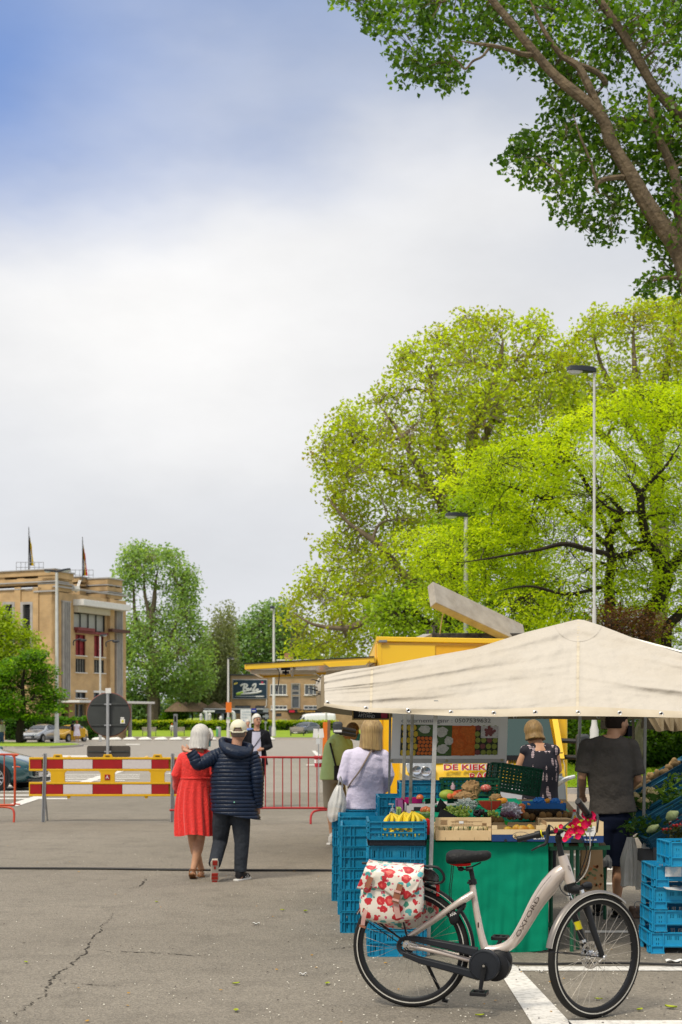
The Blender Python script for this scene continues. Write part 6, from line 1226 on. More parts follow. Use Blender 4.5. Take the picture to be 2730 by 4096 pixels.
# ------------------------------------------------------------------ produce
def many(name,label,cat,group,mbf,mat,spots,rnd_rot=True,seed=0,sc=(.85,1.15)):
 rg_=random.Random(seed);proto=None
 for p in spots:
  if proto is None:
   mb=MB();mbf(mb);o=mb.build(name,mat);proto=o;tag(o,label,cat,group)
  else:o=proto.copy();C.objects.link(o)
  o.location=p;o.scale=[rg_.uniform(*sc)]*3
  if rnd_rot:o.rotation_euler=(rg_.uniform(0,6),rg_.uniform(0,6),rg_.uniform(0,6))
 return proto
def lumpy(r,k=.12,f=9,nu=12,nv=8):
 def fn(mb):
  mb.ell((0,0,0),r,nu,nv);mb.v=[tuple(V(v)*(1+k*mnoise.noise(V(v)*f))) for v in mb.v]
 return fn
kiwi=M('kiwi skin',(.20,.115,.04),.85,col2=(.14,.08,.03),vs=30,bump=.3,bs=200)
many('kiwi','brown kiwi in the row behind the boxes with blue bands','kiwi','kiwis lined up behind the blue banded boxes',lumpy((.030,.025,.025),.05),kiwi,[P(x,y,dd) for x,y,dd in[(1968+i*8,3276+(i%3)*4,10.95+.05*(i%2)) for i in range(6)]+[(2040+i*22,3268-(i%2)*4-(i>5)*5,11.05+.07*(i%3)) for i in range(12)]+[(2056+i*26,3262-(i>4)*5,11.25) for i in range(9)]],seed=1)
wood_l=M('pale poplar wood',(.68,.50,.28),.65,col2=(.58,.41,.22),vs=14);wood_p=M('printed brown',(.30,.17,.08),.7)
wc=thing('wooden_fruit_crate','pale wooden crate of striped melons with printed top board at the front of the stall','crate',P(1853,3362,10.4));d=10.38
def bx(mb,x0,y0,x1,y1,dd,th=.008):c=P((x0+x1)/2,(y0+y1)/2,dd);mb.box(c+V((0,th/2,0)),(X(x1,dd)-X(x0,dd),th,Z(y0,dd)-Z(y1,dd)))
for y0,y1,nm in((3270,3306,'top_board'),(3322,3362,'lower_board')):mb=MB();bx(mb,1742+(y0>3300)*2,y0,1966,y1,d);mb.build(nm,wood_l,wc,smooth=False,bevel=.002)
for x0 in(1744,1954):mb=MB();bx(mb,x0,3272,x0+12,3361,d+.009,.02);mb.build('corner_block',wood_l,wc,smooth=False)
for s in(1745,1961):mb=MB();a=P(s,3345,d);mb.box(a+V((0,.2,.03)),(.008,.38,.12));mb.build('end_board',wood_l,wc,smooth=False)
mb=MB();mb.box(P(1853,3358,d)+V((0,.2,0)),(.38,.38,.006));mb.build('bottom_board',wood_l,wc,smooth=False)
mb=MB()
for i in range(7):bx(mb,1762+(i%2)*2,3280+i*3,1790,3281+i*3,d-.0025,.001)
for i in range(8):bx(mb,1808+i*11,3288,1816+i*11,3289,d-.0025,.001);bx(mb,1808+i*11,3296,1816+i*11,3297,d-.0025,.001)
bx(mb,1804,3285,1930,3285.7,d-.0025,.001);bx(mb,1804,3301,1930,3301.7,d-.0025,.001)
for i in range(9):bx(mb,1930+i*2,3292,1931+i*2,3303,d-.0025,.001)
o=mb.build('print',wood_p,wc,smooth=False);o['kind']='stuff'
text('CALIBRE EN GRAMMES','lettering',wood_p,wc,P(1820,3284,d-.003),(1,0,0),(0,0,1),.009,.0002);text('ESPAGNE','lettering',wood_p,wc,P(1880,3284,d-.003),(1,0,0),(0,0,1),.009,.0002) if False else None
mb=MB();bx(mb,1837,3284,1855,3294,d-.003,.001);mb.build('price_sticker',white,wc,smooth=False)
for i in range(4):mb=MB();bx(mb,1782+i*58,3350,1783+i*58,3361,d-.001,.001);mb.build('staple',dark,wc,smooth=False)
mel=M('melon skin',(.70,.58,.34),.6,col2=(.60,.50,.30),vs=40,bump=.3,bs=80);melg=M('melon stripe',(.14,.20,.08),.7)
for px,lb in((1862-20,'striped pale melon in the wooden crate, the left one of two'),(1862+58,'striped pale melon in the wooden crate, the right one of two'),(1765,'pale melon mostly hidden in the left corner of the wooden crate')):
 c=P(px,3322,d+.12);t=thing('melon',lb,'melon',c,group='melons in the wooden crate');mb=MB();mb.ell(c,(.068,.068,.058),20,12);mb.build('rind',mel,t)
 for k_ in range(10):a=2*PI*k_/10;mb=MB();mb.tube([c+V((math.cos(a)*math.sin(q)*.0695,math.sin(a)*math.sin(q)*.0695,math.cos(q)*.0595)) for q in np.linspace(.3,2.84,9)],.0028,4);mb.build('rib_stripe',melg,t)
 # cardboard boxes with blue band
card=M('cream cardboard',(.72,.56,.33),.8,col2=(.64,.48,.27),vs=6);navy=M('box navy',(.02,.055,.17),.6);card2=M('plain cardboard',(.42,.28,.15),.85,col2=(.34,.22,.12),vs=5)
def box_sl(x0,x1,ytop,ymid,ybot,dd,lab,ellx=None,txtx=None,low=None):
 t=thing('fruit_box',lab,'box',P((x0+x1)/2,ybot,dd),group='cream and blue fruit boxes');w_=X(x1,dd)-X(x0,dd)
 mb=MB();bx(mb,x0,ytop if low is None else low,x1,ymid,dd,.006);mb.build('front_side',card,t,smooth=False)
 if low is not None:
  for a,b in((x0,x0+22),(x1-40,x1)):mb=MB();bx(mb,a,ytop,b,low-.2,dd,.006);mb.build('corner_flap',card,t,smooth=False,bevel=.002)
 mb=MB();bx(mb,x0,ymid+.2,x1,ybot,dd,.006);mb.build('blue_band',navy,t,smooth=False)
 h_=Z(ytop,dd)-Z(ybot,dd);c=P((x0+x1)/2,ybot,dd)
 for s in(-1,1):mb=MB();mb.box(c+V((s*(w_/2-.003),.155,h_/2)),(.006,.30,h_));mb.build('end_side',card2 if s<0 else card,t,smooth=False)
 mb=MB();mb.box(c+V((0,.308,h_/2-.01)),(w_,.006,h_-.02));mb.build('back_side',card2,t,smooth=False);mb=MB();mb.box(c+V((0,.155,.006)),(w_-.01,.3,.008));mb.build('base',card2,t,smooth=False)
 for q in(.22,.6):mb=MB();mb.disc(P(x0+(x1-x0)*q*.95+10,ybot-4,dd-.001),.011,(0,1,0),12,.003);mb.build('vent_hole',dark,t)
 if ellx:
  mb=MB();c2=P(ellx,(ymid+ybot)/2-8,dd-.002);mb.prism([c2+V((math.cos(a)*.062,0,math.sin(a)*.030)) for a in np.linspace(0,2*PI,29)[:-1]],(0,.002,0));lg=mb.build('oval_badge',card,t,smooth=False)
  mb=MB();mb.tube([c2+V((math.cos(a)*.062,-.001,math.sin(a)*.030)) for a in np.linspace(0,2*PI,29)[:-1]],.001,4,closed=True);mb.build('outline',navy,lg)
  text('SanLucar','lettering',M('ink',(.03,.025,.02)),lg,c2+V((-.052,-.003,-.012)),(1,0,0),(.25,0,1),.034,.0003,.0006,fit=.108)
 if txtx:text('Taste the SUN','lettering',twh,t,P(txtx,ybot-9,dd-.002),(1,0,0),(0,0,1),.016,.0003,.0006,fit=48/F*dd)
 return t
box_sl(1968,2186,3302,3338,3366,10.38,'cream and navy fruit box with an oval badge, next to the wooden crate',2085,2132,3318)
b2_=box_sl(2188,2415,3288,3343,3371,10.36,'cream and navy fruit box behind the flowers on the handlebar',None,2339)
mb=MB();bx(mb,2335,3305,2383,3345,10.357,.001);mb.build('white_label',white,b2_,smooth=False)
mb=MB();bx(mb,2285,3355,2328,3371,10.355,.002);mb.build('vent_hole',dark,b2_,smooth=False)
for i in range(6):mb=MB();bx(mb,2345,3312+i*3,2375-(i%3)*5,3313+i*3,10.355,.001);mb.build('printed_line',dark,b2_,smooth=False)
t=thing('cardboard_tray','open brown cardboard tray with kiwis behind the oval badge box','tray',P(2080,3300,10.8));mb=MB();mb.panel(P(1972,3312,10.78),(1,0,0),(0,0,1),.41,.042,.005,[(.09,.12,.02,.05)]);mb.build('front_side',card2,t,smooth=False)
mb=MB();mb.box(P(2075,3305,10.8)+V((0,.2,0)),(.41,.4,.005));mb.build('base',card2,t,smooth=False)
mb=MB();mb.prism([P(2017,3284,10.77),P(2034,3284,10.77),(P(2034,3284,10.77)+P(2026,3310,10.77))/2,P(2028,3312,10.77)],(0,.003,0));mb.build('green_clip',M('clip green',(.02,.30,.03)),t,smooth=False)
t=thing('cardboard_tray','second brown tray with a wire rim behind the flowers','tray',P(2230,3280,10.9));mb=MB();mb.tube(smooth_path([P(2156,3310,10.75),P(2156,3280,10.75),P(2164,3275,10.75),P(2282,3276,10.75),P(2286,3300,10.75)],4),.005,6);mb.build('rim',wood_l,t);mb=MB();mb.box(P(2222,3300,10.9)+V((0,.1,0)),(.24,.3,.09));mb.build('tray_body',card2,t,smooth=False)
mango=M('mango skin',(.45,.32,.03),.4,col2=(.45,.10,.02),vs=12)
many('mango','yellow red mango inside the cream and navy box with the oval badge','mango','mangoes in the badge box',lumpy((.05,.035,.033),.08),mango,[P(2095,3322,10.52),P(2065,3324,10.56),P(2035,3325,10.5),P(2125,3322,10.55)],seed=2)
# price cards
for pts,dd,lb in((((1745,3200),(1778,3232),(1790,3226),(1788,3195)),11.4,''),(((1738,3248),(1762,3193),(1792,3226),(1770,3250)),11.1,'black price card leaning just right of the silver pole, upper one'),(((1750,3270),(1765,3232),(1832,3268),(1830,3272)),10.75,'black triangular price card standing on the wooden crate edge'),(((1935,3252),(1948,3246),(1955,3268),(1935,3270)),10.8,'small black price card in front of the dark grapes'),(((2028,3302),(2080,3315),(2076,3322),(2030,3322)),10.62,'black price card lying inside the box with the oval badge'),(((1700,3196),(1745,3192),(1750,3212),(1702,3216)),11.6,'black price card between the dark pole and the silver pole'),(((1790,3195),(1850,3196),(1850,3212),(1790,3214)),11.5,'wide black price card above the green grapes')):
 if not lb:continue
 mb=MB();mb.prism([P(x,y,dd+.02*i) for i,(x,y) in enumerate(pts)],(0,.004,0));tag(mb.build('price_card',M('price card black',(.018,.018,.02),.5),smooth=False),lb,'price card','black price cards')
 # grapes
def bunch(c,n,rx,ry,rz_,mat,label,seed,r=.0115):
 t=thing('grape_bunch',label,'grapes',c,group='bunches of grapes');rg_=random.Random(seed);mb=MB();mb.ell((0,0,0),r,10,7);me=None
 for i in range(n):
  p=V((rg_.gauss(0,.45),rg_.gauss(0,.45),rg_.gauss(0,.4)));p=V((max(-1,min(1,p.x))*rx,max(-1,min(1,p.y))*ry,max(-.6,min(1,p.z))*rz_))
  if me is None:o=mb.build('grape',mat,t,world=False);me=o.data;proto=o
  else:o=bpy.data.objects.new('grape',me);C.objects.link(o);o.parent=t
  o.location=p;s=rg_.uniform(.85,1.15);o.scale=(s,s,s*1.1)
 mb=MB();mb.tube([c+V((0,0,rz_*.3)),c+V((.01,0,rz_*1.1)),c+V((.03,-.01,rz_*1.2))],.003,5);mb.build('stem',M('stem green',(.15,.2,.03)),t)
gg=M('green grape',(.38,.50,.06),.25,col2=(.30,.40,.05),vs=20,rnd=.15);gd=M('dark grape',(.025,.012,.02),.3,rnd=.2)
bunch(P(1845,3252,11.0),70,.085,.07,.055,gg,'big bunch of green grapes in front of the plastic bags',1);bunch(P(1810,3240,11.1),26,.06,.05,.03,gg,'pale green grapes at the left end of the big bunch',2);bunch(P(1965,3258,11.0),36,.055,.05,.026,gg,'small bunch of green grapes below the watermelon',3)
bunch(P(1915,3254,11.05),50,.06,.06,.026,gd,'bunch of black grapes below the watermelon',4);bunch(P(1712,3262,11.0),24,.04,.04,.02,gg,'green grapes in the red cardboard box',5)
# watermelon
for(x0,x1),lb in(((1911,1968),'left red half of the cut watermelon'),((1966,2008),'right red wedge of the cut watermelon')):
 dd=11.35;c=P((x0+x1)/2,3203,dd);w_=(X(x1,dd)-X(x0,dd));t=thing('watermelon_slice',lb,'watermelon',c,group='cut watermelon');n=14
 if x0<1950:arc=[V((-w_/2+w_*q,0,-.085*math.sin(min(1,q*1.0)*PI/2)**.7)) for q in np.linspace(0,1,n)]+[V((w_/2,0,0))]
 else:arc=[V((-w_/2,0,0))]+[V((-w_/2+w_*q,0,-.085*math.sin(min(1,1-q)*PI/2)**.6)) for q in np.linspace(0,1,n)]
 for s,m_,nm,th,oy in((1,M('watermelon rind',(.10,.22,.03),.5),'rind',.10,.0),(.93,M('watermelon white',(.60,.62,.35),.5),'pith',.004,-.004),(.87,M('watermelon flesh',(.62,.06,.02),.4,col2=(.50,.03,.015),vs=20),'flesh',.004,-.008)):
  mb=MB();mid=V((0,0,-.012));mb.prism([c+V((0,oy,0))+(mid*(1-s)+p*s if s<1 else p)+V((0,0,.0)) for p in arc],(0,th,0));mb.build(nm,m_,t,smooth=False)
  # paper bags, plastic bags (crumpled)
def crumple(name,c,rx,ry,rz_,mat,label,cat,seed,k=.35,f=14,par=None,tie=False):
 mb=MB();mb.ell((0,0,0),1.,36,22)
 vs=[]
 for v in mb.v:
  v=V(v);q=1+k*(abs(mnoise.noise(v*2.2+V((seed,0,0))))*1.6-.3)+k*.35*mnoise.noise(v*6+V((0,seed,0)))
  if tie and v.z>.2:q*=1-.75*(v.z-.2)
  p=V((v.x*rx*q,v.y*ry*q,v.z*rz_*(1.25 if tie and v.z>0 else 1)*q));vs.append(tuple(p+V(c)))
 mb.v=vs
 o=mb.build(name,mat,ang=22)
 return tag(o,label,cat)
kraft=M('kraft paper',(.30,.19,.09),.8,col2=(.24,.15,.07),vs=8);plastic=M('clear plastic',(.75,.78,.76),.12,trans=.55,ior=1.15,spec=.9);plasw=M('thin white plastic',(.70,.70,.68),.3,alpha=.78)
crumple('paper_bag',P(1886,3160,12.0),.075,.06,.075,kraft,'tall crumpled brown paper bag standing highest on the display','paper bag',1)
crumple('paper_bag',P(1862,3188,11.8),.09,.07,.04,kraft,'crumpled brown paper bag lying left below the tall one','paper bag',2)
crumple('paper_bag',P(1985,3195,11.8),.055,.05,.04,kraft,'small crumpled brown paper bag right of the tall one','paper bag',3)
crumple('plastic_bag',P(1868,3216,11.4),.075,.06,.04,plastic,'clear crumpled plastic bag left of the watermelon','plastic bag',4,.6)
crumple('plastic_bag',P(2046,3244,11.1),.078,.07,.058,M('crinkled foil bag',(.50,.48,.52),.15,.3,col2=(.12,.08,.12),vs=16,vd=.2),'shiny crinkled bag of plums right of the watermelon','plastic bag',5,.55)
many('plum','dark plum beside the shiny crinkled bag','plum','plums',lumpy((.022,.02,.02),.05),M('plum',(.08,.03,.06),.35),[P(2010+i*9,3256+(i%2)*5,10.98) for i in range(6)],seed=4)
orr=M('orange peel',(.70,.28,.02),.5,bump=.2,bs=200);pch=M('peach',(.60,.22,.06),.6,col2=(.45,.06,.03),vs=14);red=M('apple red',(.45,.04,.02),.3,col2=(.55,.25,.03),vs=14)
many('orange_fruit','loose orange on the display behind the watermelon','orange','oranges behind the watermelon',lumpy(.032,.03),orr,[P(2016,3206,11.6),P(2000,3210,11.7)],seed=5)
many('peach','peach lying between the crinkled bag and the blue carton','peach','peaches',lumpy(.028,.03),pch,[P(2083,3238,11.2),P(2090,3250,11.1),P(2078,3254,11.15),P(2088,3228,11.3),P(1800,3185,11.9),P(1822,3182,11.9)],seed=6)
mb=MB();c=P(1790,3180,12.0);mb.ell(c,(.07,.05,.045),16,10);tag(mb.build('melon',M('green melon',(.30,.38,.05),.5,col2=(.2,.28,.04)),ang=60),'yellow green melon left of the crumpled paper bags','melon')
mb=MB();mb.prism([P(1790,3172,12.1),P(1850,3158,12.1),P(1838,3190,12.1),P(1795,3192,12.1)],(0,.05,0));tag(mb.build('watermelon_slice',M('watermelon flesh2',(.50,.06,.02),.4),bevel=.008),'small watermelon wedge lying left of the paper bags','watermelon')
many('apple','red yellow apple in the white box behind the poles','apple','apples by the poles',lumpy((.036,.036,.033),.04),red,[P(1681,3192,12.0),P(1705,3240,11.4),P(1714,3245,11.4),P(1696,3243,11.45),P(1990,3152,12.7),P(1945,3148,12.75)],seed=8)
t=thing('net_bag','red and white net bag of apples in the low green crate','net bag',P(1945,3152,12.6));mb=MB();mb.ell(P(1945,3152,12.6),(.05,.04,.035),14,8);mb.build('net',M('red net',(.60,.10,.08),.6,col2=(.8,.7,.6),vs=60,vd=.1),t)
t=thing('paper_cone','pale pink paper flag standing in the low green crate','paper',P(1813,3150,12.6));mb=MB();mb.lathe([(.02,0),(.022,.03),(.002,.075)],P(1813,3158,12.6),10);mb.build('cone',M('pink paper',(.65,.45,.50),.7),t)
# white/purple boxes by the poles
for x0,x1,y0,y1,dd,m_,lb in((1624,1742,3215,3262,11.7,M('grey white carton',(.55,.53,.55),.7,col2=(.45,.43,.45)),'grey white carton with a dark window between the poles'),(1612,1690,3196,3214,11.9,M('magenta carton',(.36,.01,.13),.6),'magenta edged carton behind the poles'),(1588,1616,3200,3250,11.9,M('purple carton',(.30,.10,.25),.6),'purple carton end next to the gel bottle'),(1592,1608,3236,3290,11.2,M('lime carton',(.42,.60,.15),.6),'lime green carton side right of the gel bottle'),(1745,1850,3214,3222,11.6,M('grey white carton',(.5,.5,.5)),'flat grey carton edge behind the black price cards'),(2108,2266,3213,3266,11.35,M('carton blue',(.01,.12,.38),.5),'blue carton of wrapped oranges')):
 t=thing('carton',lb,'carton',P((x0+x1)/2,y1,dd));w_=X(x1,dd)-X(x0,dd);h_=Z(y0,dd)-Z(y1,dd);c=P((x0+x1)/2,y1,dd)
 for(o_,ux,W) in((c+V((-w_/2,0,0)),(1,0,0),w_),(c+V((w_/2,.3,0)),(-1,0,0),w_),(c+V((w_/2,0,0)),(0,1,0),.3),(c+V((-w_/2,.3,0)),(0,-1,0),.3)):mb=MB();mb.panel(o_,ux,(0,0,1),W,h_,.005,[(.0,W*.12,h_*.85,h_)] if W>.15 else());mb.build('side',m_,t,smooth=False)
 mb=MB();mb.box(c+V((0,.15,.004)),(w_-.012,.29,.006));mb.build('base',m_,t,smooth=False)
 if x0==1624:mb=MB();bx(mb,1656,3228,1684,3244,dd-.004,.003);mb.build('window',dark,t,smooth=False)
t=thing('red_box','red cardboard box with a green round sticker beside the bananas','box',P(1702,3340,10.5));dd=10.5
mb=MB();mb.box(P(1703,3310,dd)+V((0,.1,0)),(X(1721,dd)-X(1685,dd),.2,Z(3279,dd)-Z(3340,dd)));mb.build('box_body',M('box red',(.50,.008,.012),.5),t,smooth=False,bevel=.003)
mb=MB();mb.disc(P(1700,3304,dd-.003),.020,(0,1,0),20,.003);st_=mb.build('round_sticker',M('sticker green',(.01,.14,.05)),t);mb=MB();bx(mb,1690,3303,1711,3305.5,dd-.007,.001);mb.build('white_bar',white,st_,smooth=False)
mb=MB();mb.tube([P(1703,3325,dd-.004),P(1700,3332,dd-.005),P(1703,3338,dd-.004)],.002,4);mb.build('mark',dark,t)
t=thing('grape_punnet','small punnet box printed green and white between pole and bananas','box',P(1700,3275,10.9));mb=MB();mb.box(P(1700,3265,10.9)+V((0,.1,0)),(.10,.2,.04));mb.build('tray_body',M('punnet green',(.10,.32,.03),.5,col2=(.7,.7,.65),vs=20,vd=.1),t,smooth=False)
# black tray, blue wrapped oranges
t=thing('black_tray','shallow black plastic tray on the kiwis in front of the blue carton','tray',P(2180,3266,11.1));c=P(2178,3262,11.1)
mb=MB();mb.loft([[c+V((x*.16*s,y*.10*s+.1,z)) for x,y in((-1,-1),(1,-1),(1,1),(-1,1))] for s,z in((.8,0),(1,.04),(.97,.04),(.78,.006))],cap=False);mb.box(c+V((0,.1,.003)),(.25,.16,.004));mb.build('tray_body',M('gloss black',(.01,.01,.01),.2,coat=.5),t,smooth=False)
wr_=M('blue tissue',(.01,.13,.42),.45,col2=(.45,.12,.03),vs=26,vd=-.45)
for(px,py,s,lb) in((2157,3208,1,'orange wrapped in blue tissue with pointed twist, left one in the blue carton'),(2222,3208,.85,'orange wrapped in blue tissue, right one in the blue carton')):
 o=crumple('wrapped_orange',P(px,py,11.45),.048*s,.045*s,.036*s,wr_,lb,'wrapped orange',px%7,.3)
many('orange_fruit','bare orange in the blue carton between the tissue wrapped ones','orange','oranges in the blue carton',lumpy(.03,.03),orr,[P(2192,3208,11.5),P(2112,3224,11.45),P(2245,3218,11.5)],seed=9)
t=thing('cola_bottle','small clear bottle with dark drink and red cap behind the flowers','bottle',P(2299,3290,10.9));c=P(2299,3285,10.9)
mb=MB();mb.lathe([(.022,-.06),(.024,-.05),(.024,.0),(.022,.03),(.010,.065),(.009,.075)],c,16);mb.build('bottle_body',M('bottle plastic',(.75,.78,.75),.08,trans=.7,ior=1.3),t);mb=MB();mb.lathe([(.021,-.058),(.0225,.0)],c,14);mb.build('drink',M('cola',(.02,.008,.004),.2),t);mb=MB();mb.lathe([(.0125,.073),(.0125,.09)],c,14);mb.build('cap',M('cap red',(.60,.01,.02),.4),t)
# hand gel
t=thing('gel_bottle','clear hand gel pump bottle standing behind the bananas','bottle',P(1571,3290,11.0));c=P(1571,3290,11.0)
mb=MB();mb.lathe([(.028,0),(.030,.01),(.030,.06),(.024,.08),(.012,.092)],c,18);mb.build('bottle_body',M('gel plastic',(.70,.78,.80),.15,trans=.4,ior=1.3),t);mb=MB();mb.lathe([(.014,.092),(.014,.108),(.005,.11),(.005,.14)],c,14);mb.bar(c+V((-.03,0,.142)),c+V((.012,0,.142)),.012,.010);mb.build('pump',white,t);mb=MB();mb.box(c+V((.008,-.03,.035)),(.022,.003,.03));mb.build('label_patch',M('label blue',(.25,.45,.60)),t,smooth=False)
# bananas
bany=M('banana peel',(.72,.52,.02),.45,col2=(.60,.50,.04),vs=10,vd=.2);bantip=M('banana tip',(.12,.09,.03),.7)
def banana(mb,root,tip,bend,r):
 root,tip=V(root),V(tip);mid=(root+tip)/2+V(bend);pts=smooth_path([root,root.lerp(mid,.35),mid,mid.lerp(tip,.6)+V(bend)*.2,tip],4);mb.tube(pts,lerp_list([r*.35,r*.5,r*.95,r,r,r*.9,r*.35],len(pts)),7)
for i,(px,py,n,lb) in enumerate(((1566,3262,4,'bunch of bananas at the left of the blue tray'),(1617,3258,4,'bunch of bananas in the middle of the blue tray, curved outward'),(1650,3256,4,'bunch of bananas right of the middle in the blue tray'),(1560,3330,4,'lower bananas seen through the slot of the blue tray'))):
 t=thing('banana_bunch',lb,'bananas',P(px,py+50,10.45),group='bunches of bananas');up_=py<3300
 for k_ in range(n):
  mb=MB()
  if up_:
   root=P(px-2+k_*3,py-8,10.48+.01*k_);tp=P(px-24+k_*18,3322,10.33+.05*k_);banana(mb,root,tp,((-.015+.022*k_),-.03+.01*k_,.01),.018)
  else:root=P(1525+k_*36,3334+3*(k_%2),10.36+.02*k_);tp=P(1575+k_*38,3322+4*(k_%2),10.38);banana(mb,root,tp,(0,-.01,-.02),.018)
  mb.build('banana',bany,t)
 if up_:mb=MB();r0=P(px+2,py-8,10.5);mb.tube([r0+V((0,0,-.015)),r0+V((-.004,0,.014))],[.014,.010],8);mb.build('crown_stalk',bantip,t)
 # brown paper carrier and plastic bags hanging
t=thing('paper_carrier','tall brown paper carrier bag printed with faded fruit, hanging under the stall','paper bag',P(2368,3575,10.9));dd=10.9
pts=[P(2326,3398,dd),P(2411,3396,dd),P(2418,3573,dd),P(2322,3568,dd)];mb=MB();mb.prism(pts,(0,.05,0));mb.build('bag',M('carrier kraft',(.42,.27,.14),.85,col2=(.36,.22,.11),vs=5),t,smooth=False,bevel=.004)
rg_=random.Random(3);pr=[M('print faded orange',(.50,.20,.08),.85),M('print faded green',(.18,.22,.10),.85)]
for i in range(30):
 c=P(rg_.uniform(2334,2408),rg_.uniform(3464,3546),dd-.002);a=rg_.uniform(0,3);r1,r2=rg_.uniform(.007,.016),rg_.uniform(.006,.011);mb=MB();mb.prism([c+V((math.cos(a)*math.cos(q)*r1-math.sin(a)*math.sin(q)*r2,0,math.sin(a)*math.cos(q)*r1+math.cos(a)*math.sin(q)*r2)) for q in np.linspace(0,2*PI,11)[:-1]],(0,.001,0));mb.build('printed_fruit',pr[i%3==0],t,smooth=False)
def hang(label,px0,px1,y0,y1,dd,seed,mat):
 t=thing('hanging_plastic_bag',label,'plastic bag',P((px0+px1)/2,y0,dd),group='plastic bags hung under the vegetable rack');mb=MB()
 def fn(u,v):
  a=u*2*PI;k=.35+.65*min(1,v*2.2);cx_=(px0+px1)/2;hw_=(px1-px0)/2*k;rr=1+.28*mnoise.noise(V((math.cos(a)*2,math.sin(a)*2,v*1.2+seed)))+.14*math.sin(a*9+seed+v*2)
  return P(cx_+math.cos(a)*hw_*rr,y0+(y1-y0)*v+12*mnoise.noise(V((a,seed,0)))*v,dd+math.sin(a)*.09*k*rr)
 mb.grid(fn,56,16);mb.build('bag',mat,t,ang=180)
hp=M('hanging white plastic',(.80,.78,.72),.4,alpha=.85)
hang('crumpled white bag bundle hanging left of the tent pole',2488,2560,3348,3545,12.0,1,hp);hang('crumpled white bag bundle hanging right of the tent pole',2555,2642,3350,3560,11.9,5,hp);hang('small dark bag beside the knee of the man in shorts',2412,2448,3420,3470,12.2,9,M('hanging grey plastic',(.25,.25,.25),.5))
# ------------------------------------------------------------------ sloping vegetable rack
rk=thing('vegetable_rack','dark steel rack carrying the sloping blue vegetable crates','rack',(X(2640,12.4),12.4,0))
S1=crate_proto('sloping_blue_crate',.60,.40,.10,'slope',M('crate teal blue',(.01,.10,.17),.5,col2=(.008,.08,.14),vs=4,rnd=.12))
tilt=rad(-30);rows=((2525,3205,13.4),(2505,3285,12.8),(2540,3325,12.3),(2595,3385,11.8));rowc=[]
for r_,(px,py,dd) in enumerate(rows):
 for k_ in range(2):
  ux=V((math.cos(-tilt),0,math.sin(-tilt)));c=P(px,py,dd)+ux*(.3+.62*k_);o=put(S1,c,0,'%s crate in the %s row of the sloping rack'%(['lower','upper'][k_],['back potato','cauliflower','dark greens','front fennel'][r_]),'blue crates on the sloping rack');o.rotation_euler=(0,tilt,0);rowc.append((r_,k_,c,ux))
 a,b=P(px,py+4,dd),P(px,py+4,dd)+V((1.15,0,.66));
 for s in(-.15,.15):mb=MB();mb.bar(a+V((0,s,-.03)),b+V((0,s,-.03)),.025,.03);mb.build('rail',M('dark steel',(.1,.1,.1)),rk,smooth=False)
for px,py,dd in((2620,3390,11.6),(2720,3120,13.4),(3050,3150,11.8),(2660,3260,12.3),(2950,3010,13.4),(3000,3070,12.5)):mb=MB();p=P(px,py,dd);mb.bar((p.x,p.y,0),p,.03,.03);mb.build('leg',M('dark steel',(.1,.1,.1)),rk,smooth=False)
mb=MB();c=P(2600,3425,11.7);mb.box(c+V((.02,.1,.0)),(.16,.2,.1));tag(mb.build('grey_box',M('box dull grey',(.10,.10,.10),.7),smooth=False),'dull grey box under the front row of the vegetable rack','box')
rg_=random.Random(12)
def fill(r_,ks,n,f=lambda u:1,hz=.09,sp=.26):
 out=[]
 for(rr,k_,c,ux) in rowc:
  if rr==r_ and k_ in ks:
   nz=V((-ux.z,0,ux.x))
   for i in range(n):out.append(c+ux*rg_.uniform(-sp,sp)+V((0,rg_.uniform(-.16,.16),0))+nz*(hz+rg_.uniform(-.01,.03)))
 return out
pot=M('potato skin',(.38,.25,.11),.8,col2=(.28,.18,.08),vs=12,bump=.3,bs=60)
many('potato','brown potato heaped in the back row of the sloping rack','potato','potatoes in the back row',lumpy((.040,.030,.028),.12),pot,fill(0,(0,1),42),seed=11)
caul=M('cauliflower curd',(.68,.58,.32),.8,col2=(.55,.45,.22),vs=20,bump=1,bs=45);grn=M('vegetable leaf',(.05,.12,.02),.6,col2=(.10,.20,.03),vs=8)
for i,(px,py,dd,s,lb) in enumerate(((2498,3216,12.5,.075,'cauliflower right beside the hip of the man in shorts'),(2534,3198,12.6,.07,'cauliflower just left of the tent pole'),(2600,3185,12.6,.085,'biggest cauliflower, just right of the tent pole'),(2575,3215,12.5,.06,'small cauliflower behind the tent pole'),(2512,3245,12.4,.07,'lowest cauliflower, beside the shirt hem'))):
 c=P(px,py,dd);t=thing('cauliflower',lb,'cauliflower',c,group='cauliflowers');mb=MB();mb.ell((0,0,0),1,40,26);mb.v=[tuple(c+V(v)*s*(.86+.16*math.cos(7*mnoise.noise(V(v)*4.5))+.1*mnoise.noise(V(v)*9))) for v in mb.v];mb.build('curd',caul,t,ang=60)
 for k_ in range(6):a=k_*1.05+i;mb=MB();mb.grid(lambda u,v:c+V((math.cos(a+(u-.5)*1.1)*s*(.75+.45*v),math.sin(a+(u-.5)*1.1)*s*(.75+.45*v),s*(-.7+1.0*v+.1*math.sin(u*9)))),6,5);mb.build('leaf',grn,t,ang=80)
def leafheap(label,pts,seed,sz=.07,name='leafy_greens',mat=None,spread=(.08,.08,.04),per=45,cat='vegetables'):
 t=thing(name,label,cat,pts[0]);leaf_object('leaves',[tuple(p) for p in pts],spread,per,sz,mat or LG,t,seed,.3,w=.45)
